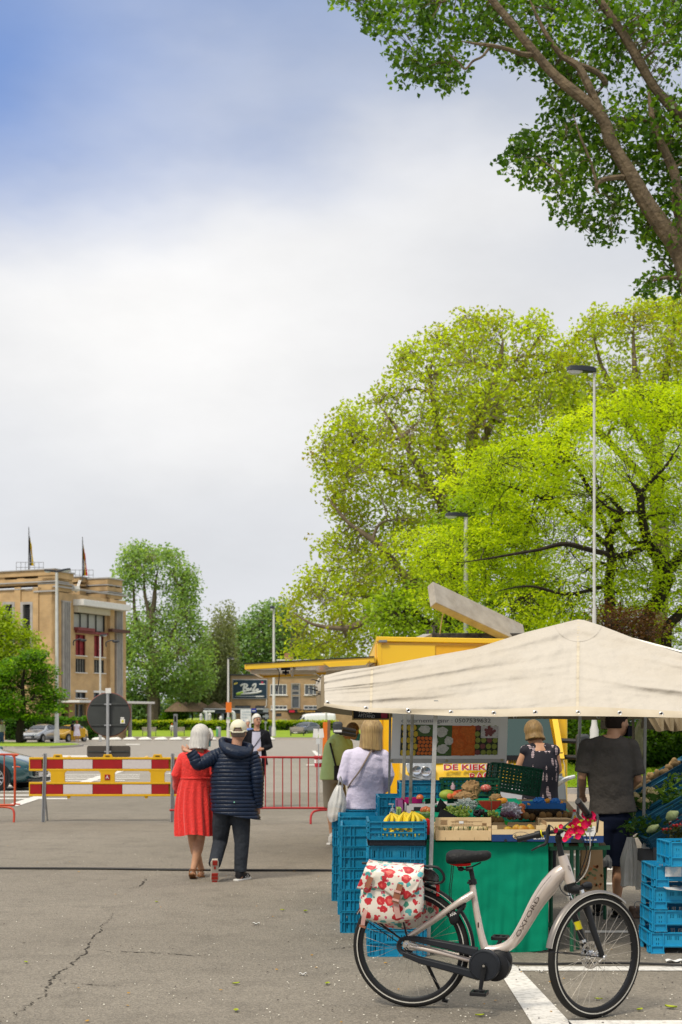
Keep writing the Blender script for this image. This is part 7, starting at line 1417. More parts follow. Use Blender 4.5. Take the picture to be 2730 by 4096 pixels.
LG=leafmat('salad greens',[(.02,.05,.008),(.04,.10,.012),(.08,.18,.02)],.5,.3);LG2=leafmat('light greens',[(.08,.16,.02),(.15,.28,.03),(.28,.42,.06)],.5,.3);LGR=leafmat('red stalks',[(.2,.01,.02),(.35,.02,.04),(.1,.12,.02)],.5,.2)
leafheap('dark parsley and leek greens in the third row of the rack',fill(2,(0,1),5,hz=.05)+fill(1,(1,),2),71)
leafheap('carrot greens with light tips at the upper end of the middle row',[P(2690,3150,12.7),P(2715,3135,12.7),P(2725,3120,12.8),P(2670,3170,12.6)],72,mat=LG2)
leafheap('bunch of red radishes and stalks in the front row',[P(2700,3330,11.7),P(2680,3345,11.7),P(2720,3300,11.8)],73,.04,'radish_bunch',LGR,(.05,.05,.03),40)
leafheap('dark fennel fronds in the front row',[P(2560,3300,11.9),P(2600,3290,11.9),P(2580,3320,11.9),P(2620,3300,12.),P(2545,3315,11.9)],74,.05)
fen=M('fennel bulb',(.48,.55,.24),.45,col2=(.38,.46,.18),vs=30)
for px,py,lb,rx in((2690,3262,'pale green fennel bulb lying on the front row',.055),(2612,3315,'white fennel bulb nearest the tent pole',.04)):
 c=P(px,py,11.75);t=thing('fennel',lb,'fennel',c,group='fennel bulbs');mb=MB();mb.tube([c+V((.05,0,.03)),c+V((.03,0,.018)),c+V((.005,0,.003)),c+V((-.02,0,-.01)),c+V((-.04,0,-.022)),c+V((-.05,0,-.028))],[.012,rx*.6,rx,rx*.95,rx*.5,.012],14,sub=3,flat=.8);mb.build('bulb',fen,t)
many('carrot','orange carrot showing at the upper end of the middle row','carrot','carrots',lambda mb:mb.tube([(0,0,0),(.06,0,0),(.14,0,0)],[.014,.012,.003],8),M('carrot',(.55,.16,.02),.5),[P(2708,3115,12.9),P(2722,3108,12.9),P(2718,3122,12.85),P(2729,3100,12.9)],False,3)
many('cherry_tomato','red cherry tomato in the front row','tomato','cherry tomatoes',lumpy(.012,0),M('tomato red',(.50,.015,.01),.25),[P(2655+i*9+(i%3)*4,3318-i*4+(i%4)*3,11.55) for i in range(20)],seed=15)
leafheap('yellow and dark courgette slices in net at the picture edge',[P(2700,3335,11.4),P(2725,3325,11.4)],76,.05,'vegetable_net',leafmat('courgette',[(.10,.07,.02),(.03,.05,.01),(.5,.4,.03)],.5,.1),(.07,.05,.03),50)
leafheap('feathery herbs inside the small bright blue crate',[P(2700,3385,10.25),P(2720,3380,10.3),P(2740,3385,10.25)],77,.03,'herbs',None,(.04,.05,.02),60)
# ------------------------------------------------------------------ people
skin=M('skin',(.52,.29,.19),.5,col2=(.46,.23,.15),vs=18);skin2=M('tanned skin',(.54,.30,.18),.5,col2=(.46,.23,.13),vs=18)
def fingers(mb,w,d,up,r=.0085,s=1,curl=.5):
 """palm, four unequal bent fingers and a thumb from wrist w along d; `up` is the back of the hand."""
 w,d,up=V(w),V(d).normalized(),V(up);up=(up-d*up.dot(d)).normalized();sd=d.cross(up)*s
 mb.tube([w-d*.02,w+d*.03,w+d*.085],[.026,.032,.034],10,flat=.5,up=sd)
 for k,(o,L) in enumerate(((-.027,.070),(-.009,.082),(.009,.076),(.027,.060))):
  a=w+d*.07+sd*o;b=a+d*L*.45-up*L*.2*curl;c=b+d*L*.3-up*L*.5*curl;e=c+d*L*.05-up*L*.45*curl;mb.tube([a-d*.02,a,b,c,e],[r,r,r*.95,r*.9,r*.6],7)
 a=w+d*.025-sd*.03;mb.tube([a,a-sd*.02+d*.025-up*.006,a-sd*.026+d*.055-up*.018],[.011,.010,.007],7)
def person(label,base,rz,H,J,skinm,vox=.012,hairf=None,face=0,group=None,hands=True,hd=(.075,.092,.112)):
 t=thing('person',label,'person',base,rz,group=group);S_=H/1.75
 D_=dict(hip=V((0,0,.92)),wst=V((0,0,1.08)),chs=V((0,0,1.29)),nck=V((0,-.01,1.46)),head=V((0,.01,1.63)),shL=V((-.18,0,1.42)),shR=V((.18,0,1.42)),elL=V((-.23,-.02,1.14)),elR=V((.23,-.02,1.14)),wrL=V((-.24,.08,.9)),wrR=V((.24,.08,.9)),hpL=V((-.09,0,.88)),hpR=V((.09,0,.88)),knL=V((-.1,.02,.49)),knR=V((.1,.02,.49)),anL=V((-.1,-.02,.08)),anR=V((.1,-.02,.08)),yaw=0.,pit=0.)
 for k_,v in J.items():D_[k_]=V(v) if isinstance(v,tuple) else v
 q=type('J',(),{})();[setattr(q,k_,v*S_ if isinstance(v,V) else v) for k_,v in D_.items()]
 q.shL=q.shL-V((0,0,.035));q.shR=q.shR-V((0,0,.035))
 mb=MB();mb.tube([q.hip-V((0,0,.08)),q.hip,q.wst,q.chs,q.chs.lerp(q.nck,.6),q.nck],[.10,.11,.095,.105,.085,.055],16,flat=1.45)
 mb.tube([q.nck-V((0,0,.06)),q.nck.lerp(q.head,.5),q.head],[.058,.055,.055],12)
 Rh=Euler((q.pit,0,q.yaw)).to_matrix();mb.ell(q.head,hd,18,14,Rh);fw=Rh@V((0,1,0));rt=Rh@V((1,0,0));uz=Rh@V((0,0,1))
 mb.ell(q.head+fw*.035-uz*.06,(.052,.055,.055),12,8,Rh)
 mb.tube([q.head+fw*.085+uz*.02,q.head+fw*.112-uz*.018,q.head+fw*.092-uz*.03],[.009,.015,.010],8)
 for s in(-1,1):mb.ell(q.head+rt*s*hd[0]*.99-uz*.008,(.012,.02,.032),8,8,Rh)
 for a,b,c,s in((q.shL,q.elL,q.wrL,-1),(q.shR,q.elR,q.wrR,1)):
  mb.tube([q.chs+V((0,0,.08)),a],[.06,.055],10);mb.tube([a,a.lerp(b,.5),b,b.lerp(c,.35),c],[.052,.046,.038,.038,.026],10)
  if hands:fingers(mb,c,J.get('hd',c-b) if s<0 else c-b,V((s,0,.2)),s=s,r=max(.0085,vox*.9))
  else:mb.ell(c+(c-b).normalized()*.06,(.035,.03,.06),8,6)
 for a,b,c in((q.hpL,q.knL,q.anL),(q.hpR,q.knR,q.anR)):
  mb.tube([a,a.lerp(b,.5),b,b.lerp(c,.3)+V((0,-.012,0)),b.lerp(c,.7),c],[.085,.072,.052,.056,.04,.034],12)
  mb.tube([c+V((0,-.04,-.045)),c+V((0,.04,-.045)),c+V((0,.13,-.06))],[.03,.034,.022],8)
 mb.build('body',skinm,t,world=False,remesh=vox,smooth_it=3)
 q.t=t;q.fw,q.rt,q.uz=fw,rt,uz;q.S=S_
 if face:
  for s in(-1,1):
   f=MB();f.ell(q.head+fw*.080+rt*s*.03+uz*.012,(.012,.008,.008),8,6,Rh);f.build('eye',M('eye',(.04,.03,.03),.2),t,world=False)
   f=MB();f.bar(q.head+fw*.088+rt*s*.018+uz*.034,q.head+fw*.080+rt*s*.046+uz*.034,.008,.007);f.build('eyebrow',M('brow',(.2,.17,.14),.8),t,world=False)
  if face==1:f=MB();f.tube([q.head+fw*.085-rt*.022-uz*.062,q.head+fw*.094-uz*.064,q.head+fw*.085+rt*.022-uz*.062],[.004,.007,.004],6);f.build('mouth',M('lips',(.42,.13,.11),.5),t,world=False)
 return q
def B(mb,q,name,m_,vox=.012,it=2,**k):return mb.build(name,m_,q.t,world=False,remesh=vox,smooth_it=it,**k)
def torso(mb,q,z0,kx=1.12,fl=1.5,hem=None,neck=True):
 top=[q.hip,q.wst,q.chs,q.chs.lerp(q.nck,.62)]+([q.nck-V((0,0,.03))] if neck else[]);d=q.hip-V((0,0,q.hip.z-z0*q.S));pts=[V((q.hip.x,q.hip.y,z0*q.S))]+[p for p in top if p.z>z0*q.S+.04];rr={5:[.125,.118,.118,.098,.06]}
 R=[(hem or.125)]+[.125,.112,.122,.105,.066][-(len(pts)-1) if neck else-(len(pts)):][:len(pts)-1];mb.tube(smooth_path(pts,4),lerp_list([r*kx for r in R],(len(pts)-1)*4+1),22,flat=fl)
 for s in(q.shL,q.shR):mb.tube([q.chs+V((0,0,.04)),s],[.08*kx,.058*kx],12);mb.ell(s,.058*kx,12,8);mb.tube([q.nck-V((0,0,.03)),q.nck.lerp(s,.5)-V((0,0,.015)),s+V((0,0,.004))],[.05,.052*kx,.052*kx],12)
def sleeves(mb,q,f,r0=.064,r1=.05,side=(0,1)):
 for i in side:
  a,b,c=((q.shL,q.elL,q.wrL),(q.shR,q.elR,q.wrR))[i];mb.ell(a,r0*.98,12,8);a=a.lerp(b,.06)
  if f<=.5:e=a.lerp(b,f*2);mb.tube([a,a.lerp(e,.5),e],[r0,r0,r0*.98],12)
  else:mb.tube([a,a.lerp(b,.5),b,b.lerp(c,.4),b.lerp(c,(f-.5)*2)],[r0,r0*.95,r1*1.05,r1,r1*.85],12)
def trousers(mb,q,f,k=1.25,knee=1.):
 mb.tube([q.hip+V((0,0,.06)),q.hip,q.hip-V((0,0,.09))],[.115,.13,.115],18,flat=1.35)
 for a,b,c in((q.hpL,q.knL,q.anL),(q.hpR,q.knR,q.anR)):
  if f>=1:mb.tube([a,a.lerp(b,.5),b,b.lerp(c,.5),b.lerp(c,f-.02)],[.10*k*.9,.085*k,.068*k*knee,.062*k,.056*k],14)
  else:e=a.lerp(b,f*2);mb.tube([a,a.lerp(e,.5),e],[.10*k*.9,.092*k,.085*k],14)
def shoe(q,an,m_,sole=None,R=(0,0,0),nm='shoe'):
 r_=Euler(R).to_matrix();mb=MB();f=lambda x,y,z:an+r_@V((x,y,z))
 mb.tube([f(0,-.06,-.035),f(0,-.01,-.03),f(0,.07,-.045),f(0,.15,-.058),f(0,.19,-.062)],[.034,.043,.040,.036,.015],12);mb.tube([f(0,-.02,-.04),f(0,-.02,.02)],[.045,.042],12);s_=B(mb,q,nm,m_,.008)
 mb=MB();mb.loft([[f(x*w,y,z) for x,z in((-1,-.095),(1,-.095),(1,-.070),(-1,-.070))] for y,w in((-.10,.028),(-.06,.042),(.03,.038),(.12,.047),(.18,.036),(.205,.015))]);so=mb.build('sole',sole or white,s_,world=False,bevel=.004);return s_,f
def hairshell(q,m_,rx=.088,ry=.104,rz_=.122,cut=-.03,fcut=.035,name='hair',drop=0.,vox=.01,back=0,wid=1.):
 """hair on the skull; drop > 0 hangs strands down the back and sides."""
 mb=MB();R=Matrix((q.rt,q.fw,q.uz)).transposed();mb.ell((0,0,0),1,30,20);out=[]
 for v in mb.v:
  v=V(v);x,y,z=v.x*rx,v.y*ry-.008,v.z*rz_+.012
  if v.y>.2:z=max(z,fcut*(.5+v.y))
  elif z<cut:
   if drop:r_=1/max(.35,math.hypot(v.x,v.y));g=min(1,(-v.z-.1)/.6);wv=1+.05*g*math.sin(math.atan2(v.y,v.x)*9+z*20)+.05*mnoise.noise(V(v)*4+V((drop*40,0,0)));x,y,z=x*r_*(1+.08*wid*g)*wv,y*r_*.92*wv-.012,cut-drop*g*(1+.12*mnoise.noise(V((v.x*3,v.y*3,drop*30))))
   else:z=cut
  out.append(tuple(q.head+R@V((x,y,z))))
 mb.v=out;o=mb.build(name,m_,q.t,world=False,remesh=vox,smooth_it=2);return o
def hairm(name,c,c2):
 m=M(name,c,.45,col2=c2,vs=1,spec=.4);nt=m.node_tree;n=[x for x in nt.nodes if x.type=='TEX_NOISE'][0];mp=nt.nodes.new('ShaderNodeMapping');mp.inputs['Scale'].default_value=(70,70,5);tc=[x for x in nt.nodes if x.type=='TEX_COORD'][0]
 nt.links.new(tc.outputs['Object'],mp.inputs[0]);nt.links.new(mp.outputs[0],n.inputs['Vector']);b=nt.nodes['Principled BSDF'];bp=nt.nodes.new('ShaderNodeBump');bp.inputs['Strength'].default_value=.7;bp.inputs['Distance'].default_value=.01;nt.links.new(n.outputs['Fac'],bp.inputs['Height']);nt.links.new(bp.outputs[0],b.inputs['Normal']);return m
def L2(px0,py0,ppm):return lambda px,py,y=0.:((px-px0)/ppm,y,(py0-py)/ppm)
# ---- woman in the red dress
base=G(790,3512);f=L2(790,3512,F/base.y)
q=person('woman with silver bob in a coral red lace dress, walking away arm in arm',base,0,1.75,dict(hip=f(786,3170),wst=f(783,3112),chs=f(786,3050),nck=f(792,2992,.0),head=f(803,2946,.02),shL=f(732,3018),shR=f(842,3012),elL=f(706,3098,-.03),wrL=f(712,3150,.16),elR=f(858,3090,-.02),wrR=f(850,3140,.15),hpL=f(760,3190),hpR=f(812,3190),knL=f(772,3372,.05),anL=f(801,3484,.14),knR=f(800,3360,.05),anR=f(776,3478,-.06),yaw=-.45,pit=-.12),skin2,.008)
lace=bpy.data.materials.new('coral lace');MC['coral lace']=lace;lace.use_nodes=True
def lace_mat(m):
 nt=m.node_tree;N=nt.nodes.new;L=nt.links.new;b=nt.nodes['Principled BSDF'];b.inputs['Roughness'].default_value=.75;b.inputs['Sheen Weight'].default_value=.3
 tc=N('ShaderNodeTexCoord');v=N('ShaderNodeTexVoronoi');v.feature='DISTANCE_TO_EDGE';v.inputs['Scale'].default_value=26;v2=N('ShaderNodeTexVoronoi');v2.inputs['Scale'].default_value=13
 w=N('ShaderNodeMath');w.operation='SINE';w2=N('ShaderNodeMath');w2.operation='MULTIPLY';w2.inputs[1].default_value=26
 for x in(v,v2):L(tc.outputs['Object'],x.inputs['Vector'])
 L(v2.outputs['Distance'],w2.inputs[0]);L(w2.outputs[0],w.inputs[0]);cr=N('ShaderNodeValToRGB');cr.color_ramp.elements[0].color=(.66,.018,.012,1);cr.color_ramp.elements[1].color=(.78,.026,.018,1);cr.color_ramp.elements[1].position=.25
 L(v.outputs['Distance'],cr.inputs[0]);mx=N('ShaderNodeMix');mx.data_type='RGBA';mr=N('ShaderNodeMapRange');mr.inputs[1].default_value=.4;mr.inputs[2].default_value=1;mr.inputs[4].default_value=.35;L(w.outputs[0],mr.inputs[0]);L(mr.outputs[0],mx.inputs['Factor']);L(cr.outputs[0],mx.inputs[6]);mx.inputs[7].default_value=(.60,.014,.010,1);L(mx.outputs[2],b.inputs['Base Color'])
 bp=N('ShaderNodeBump');bp.inputs['Strength'].default_value=.22;bp.inputs['Distance'].default_value=.01;L(w.outputs[0],bp.inputs['Height']);L(bp.outputs[0],b.inputs['Normal'])
lace_mat(lace)
mb=MB();torso(mb,q,.98,1.0,1.45);sleeves(mb,q,.98,.058,.052);mb.tube([q.elL.lerp(q.wrL,.45),q.elL.lerp(q.wrL,.98)],[.055,.078],14);B(mb,q,'dress_top',lace,.009)
mb=MB();W0,W1=q.wst,V(f(781,3338));mb.grid(lambda u,v:(lambda a,k:V((W0.x+(W1.x-W0.x)*v+math.cos(a)*(.162+.042*v**.6+.02*math.sin(v*3))*k,math.sin(a)*(.115+.07*v)*k,W0.z+(W1.z-W0.z)*v+.014*math.sin(a*3)*v)))(u*2*PI,1+(.03+.055*v)*math.sin(u*2*PI*15+math.sin(v*4))*min(1,v*8)+.04*v*math.sin(u*2*PI*4+1)),180,26);mb.build('dress_skirt',lace,q.t,world=False,ang=80)
mb=MB();mb.tube([W0+V((math.cos(a)*.165,math.sin(a)*.118,0)) for a in np.linspace(0,2*PI,41)[:-1]],.010,6,closed=True);mb.build('waist_seam',lace,q.t,world=False)
silver_h=hairm('silver hair',(.62,.60,.56),(.42,.40,.37));hairshell(q,silver_h,.104,.118,.128,-.02,.03,drop=.125)
mb=MB();mb.tube([q.head+q.fw*.09+q.rt*.02+q.uz*.05,q.head+q.fw*.12+q.rt*.03+q.uz*.08,q.head+q.fw*.10+q.rt*.07+q.uz*.02,q.head+q.fw*.05+q.rt*.1-q.uz*.03],[.02,.03,.03,.015],8,sub=3);mb.build('fringe',silver_h,q.t,world=False)
maskb=M('mask blue',(.16,.42,.48),.7);mb=MB();mb.grid(lambda u,v:q.head+q.fw*(.045+.075*math.sin(PI*u)**.5)+q.rt*(.085*math.cos(PI*u))+q.uz*(-.015-.085*v),12,5);mb.build('face_mask',maskb,q.t,world=False)
for an,rz_,nm in((q.anL,.25,'l'),(q.anR,-.1,'r')):
 sn=M('sandal brown',(.22,.10,.04),.6);mb=MB();k=-.5 if nm=='r' else 0;r_=Euler((k,0,rz_)).to_matrix();mb.loft([[an+r_@V((x*w,y,z)) for x,z in((-1,-.085),(1,-.085),(1,-.068),(-1,-.068))] for y,w in((-.08,.028),(0,.036),(.1,.042),(.16,.03))]);s_=mb.build('sandal',sn,q.t,world=False,bevel=.003)
 mb=MB();mb.tube([an+V((math.cos(a)*.040,math.sin(a)*.045,.0)) for a in np.linspace(0,2*PI,17)[:-1]],.006,6,closed=True);mb.tube([an+r_@V((-.035,-.02,-.07)),an+V((-.038,0,0))],.006,6);mb.build('ankle_strap',sn,s_,world=False)
t=thing('brown_handbag','brown handbag edge showing at the left elbow of the woman in red','handbag',base+V(f(720,3108,.16)));mb=MB();mb.box((0,0,0),(.06,.12,.10));mb.build('bag',M('sandal brown',(.2,.1,.04)),t,world=False,bevel=.015)
# ---- man in the navy quilted jacket
base=G(935,3520);f=L2(935,3520,F/base.y)
q=person('man in cream cap and navy quilted jacket with his arm round the woman in red',base,0,1.75,dict(hip=f(928,3200),wst=f(925,3140),chs=f(930,3060),nck=f(945,2985,0),head=f(954,2930,.02),shL=f(876,3008),shR=f(1012,3012),elL=f(800,3056,-.12),wrL=f(768,3006,-.13),elR=f(1030,3110,-.03),wrR=f(1030,3228,.03),hpL=f(893,3225),hpR=f(962,3225),knL=f(878,3372,.10),anL=f(864,3452,-.16),knR=f(968,3372,.02),anR=f(962,3488,.0),yaw=.15,pit=-.05,hd=V((-.85,.35,.30))),skin,.008)
nav=M('navy quilted nylon',(.007,.017,.042),.42,col2=(.005,.011,.03),vs=12,bump=.4,bs=35)
HB=[(3262,946,98,.17),(3215,936,94,.165),(3150,930,88,.155),(3080,930,85,.15),(3030,935,80,.135),(3003,942,66,.115),(2985,948,40,.09)]
mb=MB()
def jk(u,v):
 a=u*2*PI;y=3262+(2984-3262)*v;yy=[h_[0] for h_ in HB][::-1];ip=lambda i:float(np.interp(y,yy,[h_[i] for h_ in HB][::-1]));cx,hw,dp=ip(1),ip(2)/F*base.y,ip(3)
 slant=34*(math.cos(a)*.5)*(1-v)+(-10 if False else 0);z=V(f(0,y+slant*(1-v)*1.0)).z
 ph=(z*1.0+.03*math.cos(a)*0)/.041;rib=1-.055*(1-abs(math.sin(PI*ph)))**2.2;rib*=1+.012*mnoise.noise(V((math.cos(a)*4,math.sin(a)*4,z*30)))
 c=V(f(cx,y));s_=math.copysign(abs(math.sin(a))**.85,math.sin(a));return V((c.x+math.cos(a)*hw*rib+.006*math.sin(z*40),s_*dp*rib,z))
mb.grid(jk,72,230);jo=mb.build('jacket',nav,q.t,world=False,ang=80)
for a,b,c,r in((q.shL,q.elL,q.wrL,[.085,.082,.072,.068,.058]),(q.shR,q.elR,q.wrR,[.085,.082,.074,.070,.062])):
 mb=MB();i_=(b-a).normalized()*-.03+V((-.02 if a.x>0 else.02,0,0));mb.tube(smooth_path([a+i_,a.lerp(b,.35),b,b.lerp(c,.5),c+(c-b).normalized()*.002],5),r,20,rib=(.041,.13));mb.build('sleeve',nav,jo,world=False,ang=80)
mb=MB();hc=V(f(946,2986));mb.tube([hc+V((math.cos(a)*.15,.0+math.sin(a)*.10-.02,.0+.035*math.cos(a)*-1+(-.02 if math.sin(a)<0 else.03))) for a in np.linspace(0,2*PI,25)[:-1]],.042,12,closed=True)
mb.tube([hc+V((-.15,-.05,.02)),hc+V((-.08,-.13,-.035)),hc+V((.03,-.145,-.075)),hc+V((.12,-.10,-.07)),hc+V((.16,-.03,-.04))],[.035,.055,.062,.05,.03],12,sub=4);mb.build('hood',nav,jo,world=False,remesh=.010,smooth_it=3)
mb=MB();mb.box(V(f(943,3205,-.175)),(.014,.006,.012));mb.build('logo_tag',M('mint tag',(.3,.7,.5)),jo,world=False)
capm=M('cream cap',(.70,.67,.52),.75,col2=(.62,.58,.44),vs=14);mb=MB();hc=q.head+V((0,0,.045));mb.ell((0,0,0),1,32,18);mb.v=[tuple(hc+V((v[0]*.092,v[1]*.112,max(-.028 if v[1]>-.75 or abs(v[0])>.5 else.01,v[2]*.098)))) for v in mb.v];cp=mb.build('cap',capm,q.t,world=False,ang=50)
mb=MB();mb.tube([hc+V((math.cos(a)*.092,math.sin(a)*.114,-.030-.012*(math.sin(a)<-.8))) for a in np.linspace(-PI*.95,-.05*PI,15)],.009,6);mb.build('cap_strap',capm,cp,world=False);mb=MB();mb.loft([[hc+V((math.cos(a)*.09,.07+math.sin(a)*.12*k,-.015-.02*k)) for a in np.linspace(.3,PI-.3,9)] for k in(.4,1)],cap=False);mb.build('cap_peak',capm,cp,world=False)
mb=MB();mb.tube([hc+V((0,-.1,-.004))+V((math.cos(a)*.042,.0,math.sin(a)*.03)) for a in np.linspace(.1,PI-.1,9)],.004,5);mb.build('strap_arch',M('cap arch yellow',(.6,.48,.12)),cp,world=False)
hairshell(q,M('grey brown hair',(.16,.11,.08),.8,col2=(.24,.2,.17),vs=90),.079,.098,.112,-.055,.03)
gtr=M('charcoal jersey',(.036,.042,.052),.85,col2=(.026,.03,.038),vs=10,bump=.5,bs=9);mb=MB();trousers(mb,q,1.02,1.2);mb.tube([q.anR+V((0,0,.09)),q.anR+V((0,0,.03))],[.068,.05],12);mb.tube([q.anR+V((0,0,.05)),q.anR+V((0,0,.01))],[.055,.062],12);B(mb,q,'trousers',gtr,.009,2)
mb=MB();mb.prism([V(f(862,3205,-.10)),V(f(870,3232,-.10)),V(f(905,3222,-.11)),V(f(905,3204,-.11))],(0,.02,0));mb.build('shirt_tail',M('royal blue cloth',(.02,.10,.45),.8),q.t,world=False)
s_,ff=shoe(q,q.anR,M('black running shoe',(.02,.02,.024),.6),white,(0,0,-.45))
for k in range(3):mb=MB();mb.bar(ff(.03,.03+.035*k,-.03),ff(.042,.06+.03*k,-.07),.010,.004);mb.build('shoe_stripe',white,s_,world=False)
mb=MB();mb.bar(ff(.044,-.08,-.092),ff(.05,.17,-.092),.006,.008);mb.build('sole_edge',M('coral rubber',(.55,.10,.05)),s_,world=False)
s_,ff=shoe(q,q.anL,M('beige running shoe',(.40,.33,.25),.7),M('pale sole',(.55,.50,.42),.6),(-1.25,0,.14))
for y,w,h_ in((-.06,.05,.05),(-.005,.02,.03),(.075,.066,.035),(.115,.066,.03),(.155,.055,.028)):mb=MB();a=ff(0,y,-.098);mb.box((0,0,0),(w,h_,.01));r_=Euler((-1.25,0,.14)).to_matrix();mb.v=[tuple(a+r_@V(v)) for v in mb.v];mb.build('sole_pad',M('red sole rubber',(.42,.03,.02),.5),s_,world=False)
mb=MB();
# ---- woman in the white top
d=13.6;base=V((X(1462,d),d,0));f=L2(1462,2885+9671/d,F/d)
q=person('woman in a white long sleeved top and pale jeans, blond bob, seen from behind',base,0,1.75,dict(hip=f(1462,3240),wst=f(1462,3160),chs=f(1466,3065),nck=f(1478,2988),head=f(1490,2928,.02),shL=f(1396,3008),shR=f(1534,3008),elL=f(1372,3110,-.02),wrL=f(1415,3135,.22),elR=f(1556,3100,-.02),wrR=f(1538,3165,.18),hpL=f(1430,3270),hpR=f(1496,3270),yaw=-.5),skin2,.01)
wtp=M('white jersey',(.66,.62,.78),.8,col2=(.58,.54,.70),vs=5,bump=.45,bs=4);mb=MB();torso(mb,q,.86,1.02,1.5,.135);sleeves(mb,q,.97,.062,.056);B(mb,q,'shirt',wtp,.011)
mb=MB();trousers(mb,q,1,1.1);B(mb,q,'jeans',M('pale denim',(.20,.30,.40),.85,col2=(.14,.22,.31),vs=8,bump=.3,bs=120),.012)
mb=MB();hairshell(q,hairm('blond hair',(.42,.29,.12),(.20,.12,.05)),.108,.118,.13,-.02,.03,drop=.15)
st=M('taupe strap',(.22,.17,.14),.7);mb=MB();mb.tube([V(f(1499,2988,-.06)),V(f(1480,3010,-.115)),V(f(1440,3080,-.135)),V(f(1410,3120,-.125)),V(f(1392,3150,-.03))],.010,6,sub=4,flat=.5);mb.build('bag_strap',st,q.t,world=False)
t=thing('shopping_bag','thin white plastic bag with bread hanging from the arm of the woman in white','plastic bag',P(1345,3200,13.5));mb=MB()
def bagf(u,v):
 a=u*2*PI;k=(.2+.8*min(1,(v*1.9))**.8)*(1-.25*max(0,v-.85)/.15);r=1+.12*mnoise.noise(V((math.cos(a)*2,math.sin(a)*2,v*2)))+.06*math.sin(a*11+v*5)*(1-v*.5);return P(1345+6*(1-v)*2+math.cos(a)*37*k*r,3140+143*v+6*math.sin(a*2)*v,13.45+math.sin(a)*.09*k*r)
mb.grid(bagf,60,20);mb.build('bag',M('shopping plastic',(.74,.74,.72),.3,alpha=.72),t,ang=180);mb=MB();mb.box(P(1345,3255,13.45),(.11,.1,.12),(0,.1,.2));mb.build('bread',M('bread',(.6,.40,.15),.8),t,bevel=.03);mb=MB();mb.tube([P(1352,3155,13.45),P(1362,3105,13.4),P(1372,3150,13.5)],.007,6,sub=4);mb.build('handle',M('shopping plastic',(.7,.7,.7)),t)
# ---- man in the green polo
d=19.6;base=V((X(1340,d),d,0));f=L2(1340,2885+9671/d,F/d)
q=person('man in lime green polo, khaki shorts and blue mask under the truck flap',base,0,1.75,dict(hip=f(1336,3105),wst=f(1338,3060),chs=f(1350,3000,.05),nck=f(1378,2948,.08),head=f(1412,2925,.12),shL=f(1332,2965),shR=f(1392,2965,.06),elL=f(1338,3040,-.02),wrL=f(1378,3060,.2),elR=f(1395,3040,.06),wrR=f(1410,3060,.25),hpL=f(1322,3120),hpR=f(1350,3120,.05),knL=f(1325,3240),anL=f(1330,3350),knR=f(1360,3240,.1),anR=f(1372,3352,.1),yaw=-1.1,pit=-.25),skin2,.011)
pg=M('lime polo',(.56,.72,.32),.8,col2=(.48,.64,.27),vs=6,bump=.4,bs=8);mb=MB();torso(mb,q,.90,1.15,1.35);sleeves(mb,q,.4,.075);B(mb,q,'polo_shirt',pg,.012)
mb=MB();trousers(mb,q,.46,1.2);B(mb,q,'shorts',M('khaki',(.32,.28,.21),.85,col2=(.26,.22,.16),vs=8),.014);hairshell(q,M('brown grey hair',(.11,.06,.03),.8,col2=(.2,.15,.1),vs=70),.080,.100,.114,-.035,.03)
mb=MB();mb.grid(lambda u,v:q.head+q.fw*(.05+.07*math.sin(PI*u)**.5)+q.rt*(.082*math.cos(PI*u))+q.uz*(-.02-.085*v),12,5);mb.build('face_mask',M('mask sky blue',(.06,.36,.52),.7),q.t,world=False)
mb=MB();mb.tube([q.chs+V((-.1,-.14,.1)),q.wst+V((.02,-.16,0)),q.wst+V((.1,-.1,-.1))],.016,6);mb.box(V(f(1356,3090,-.12)),(.13,.06,.2));mb.build('shoulder_bag',blackp,q.t,world=False,bevel=.01)
for an in(q.anL,q.anR):shoe(q,an,M('pale shoe',(.6,.58,.54)),None,(0,0,-.6));mb=MB();mb.tube([an+V((0,0,.0)),an+V((0,0,.07))],.038,12);mb.build('sock',white,q.t,world=False)
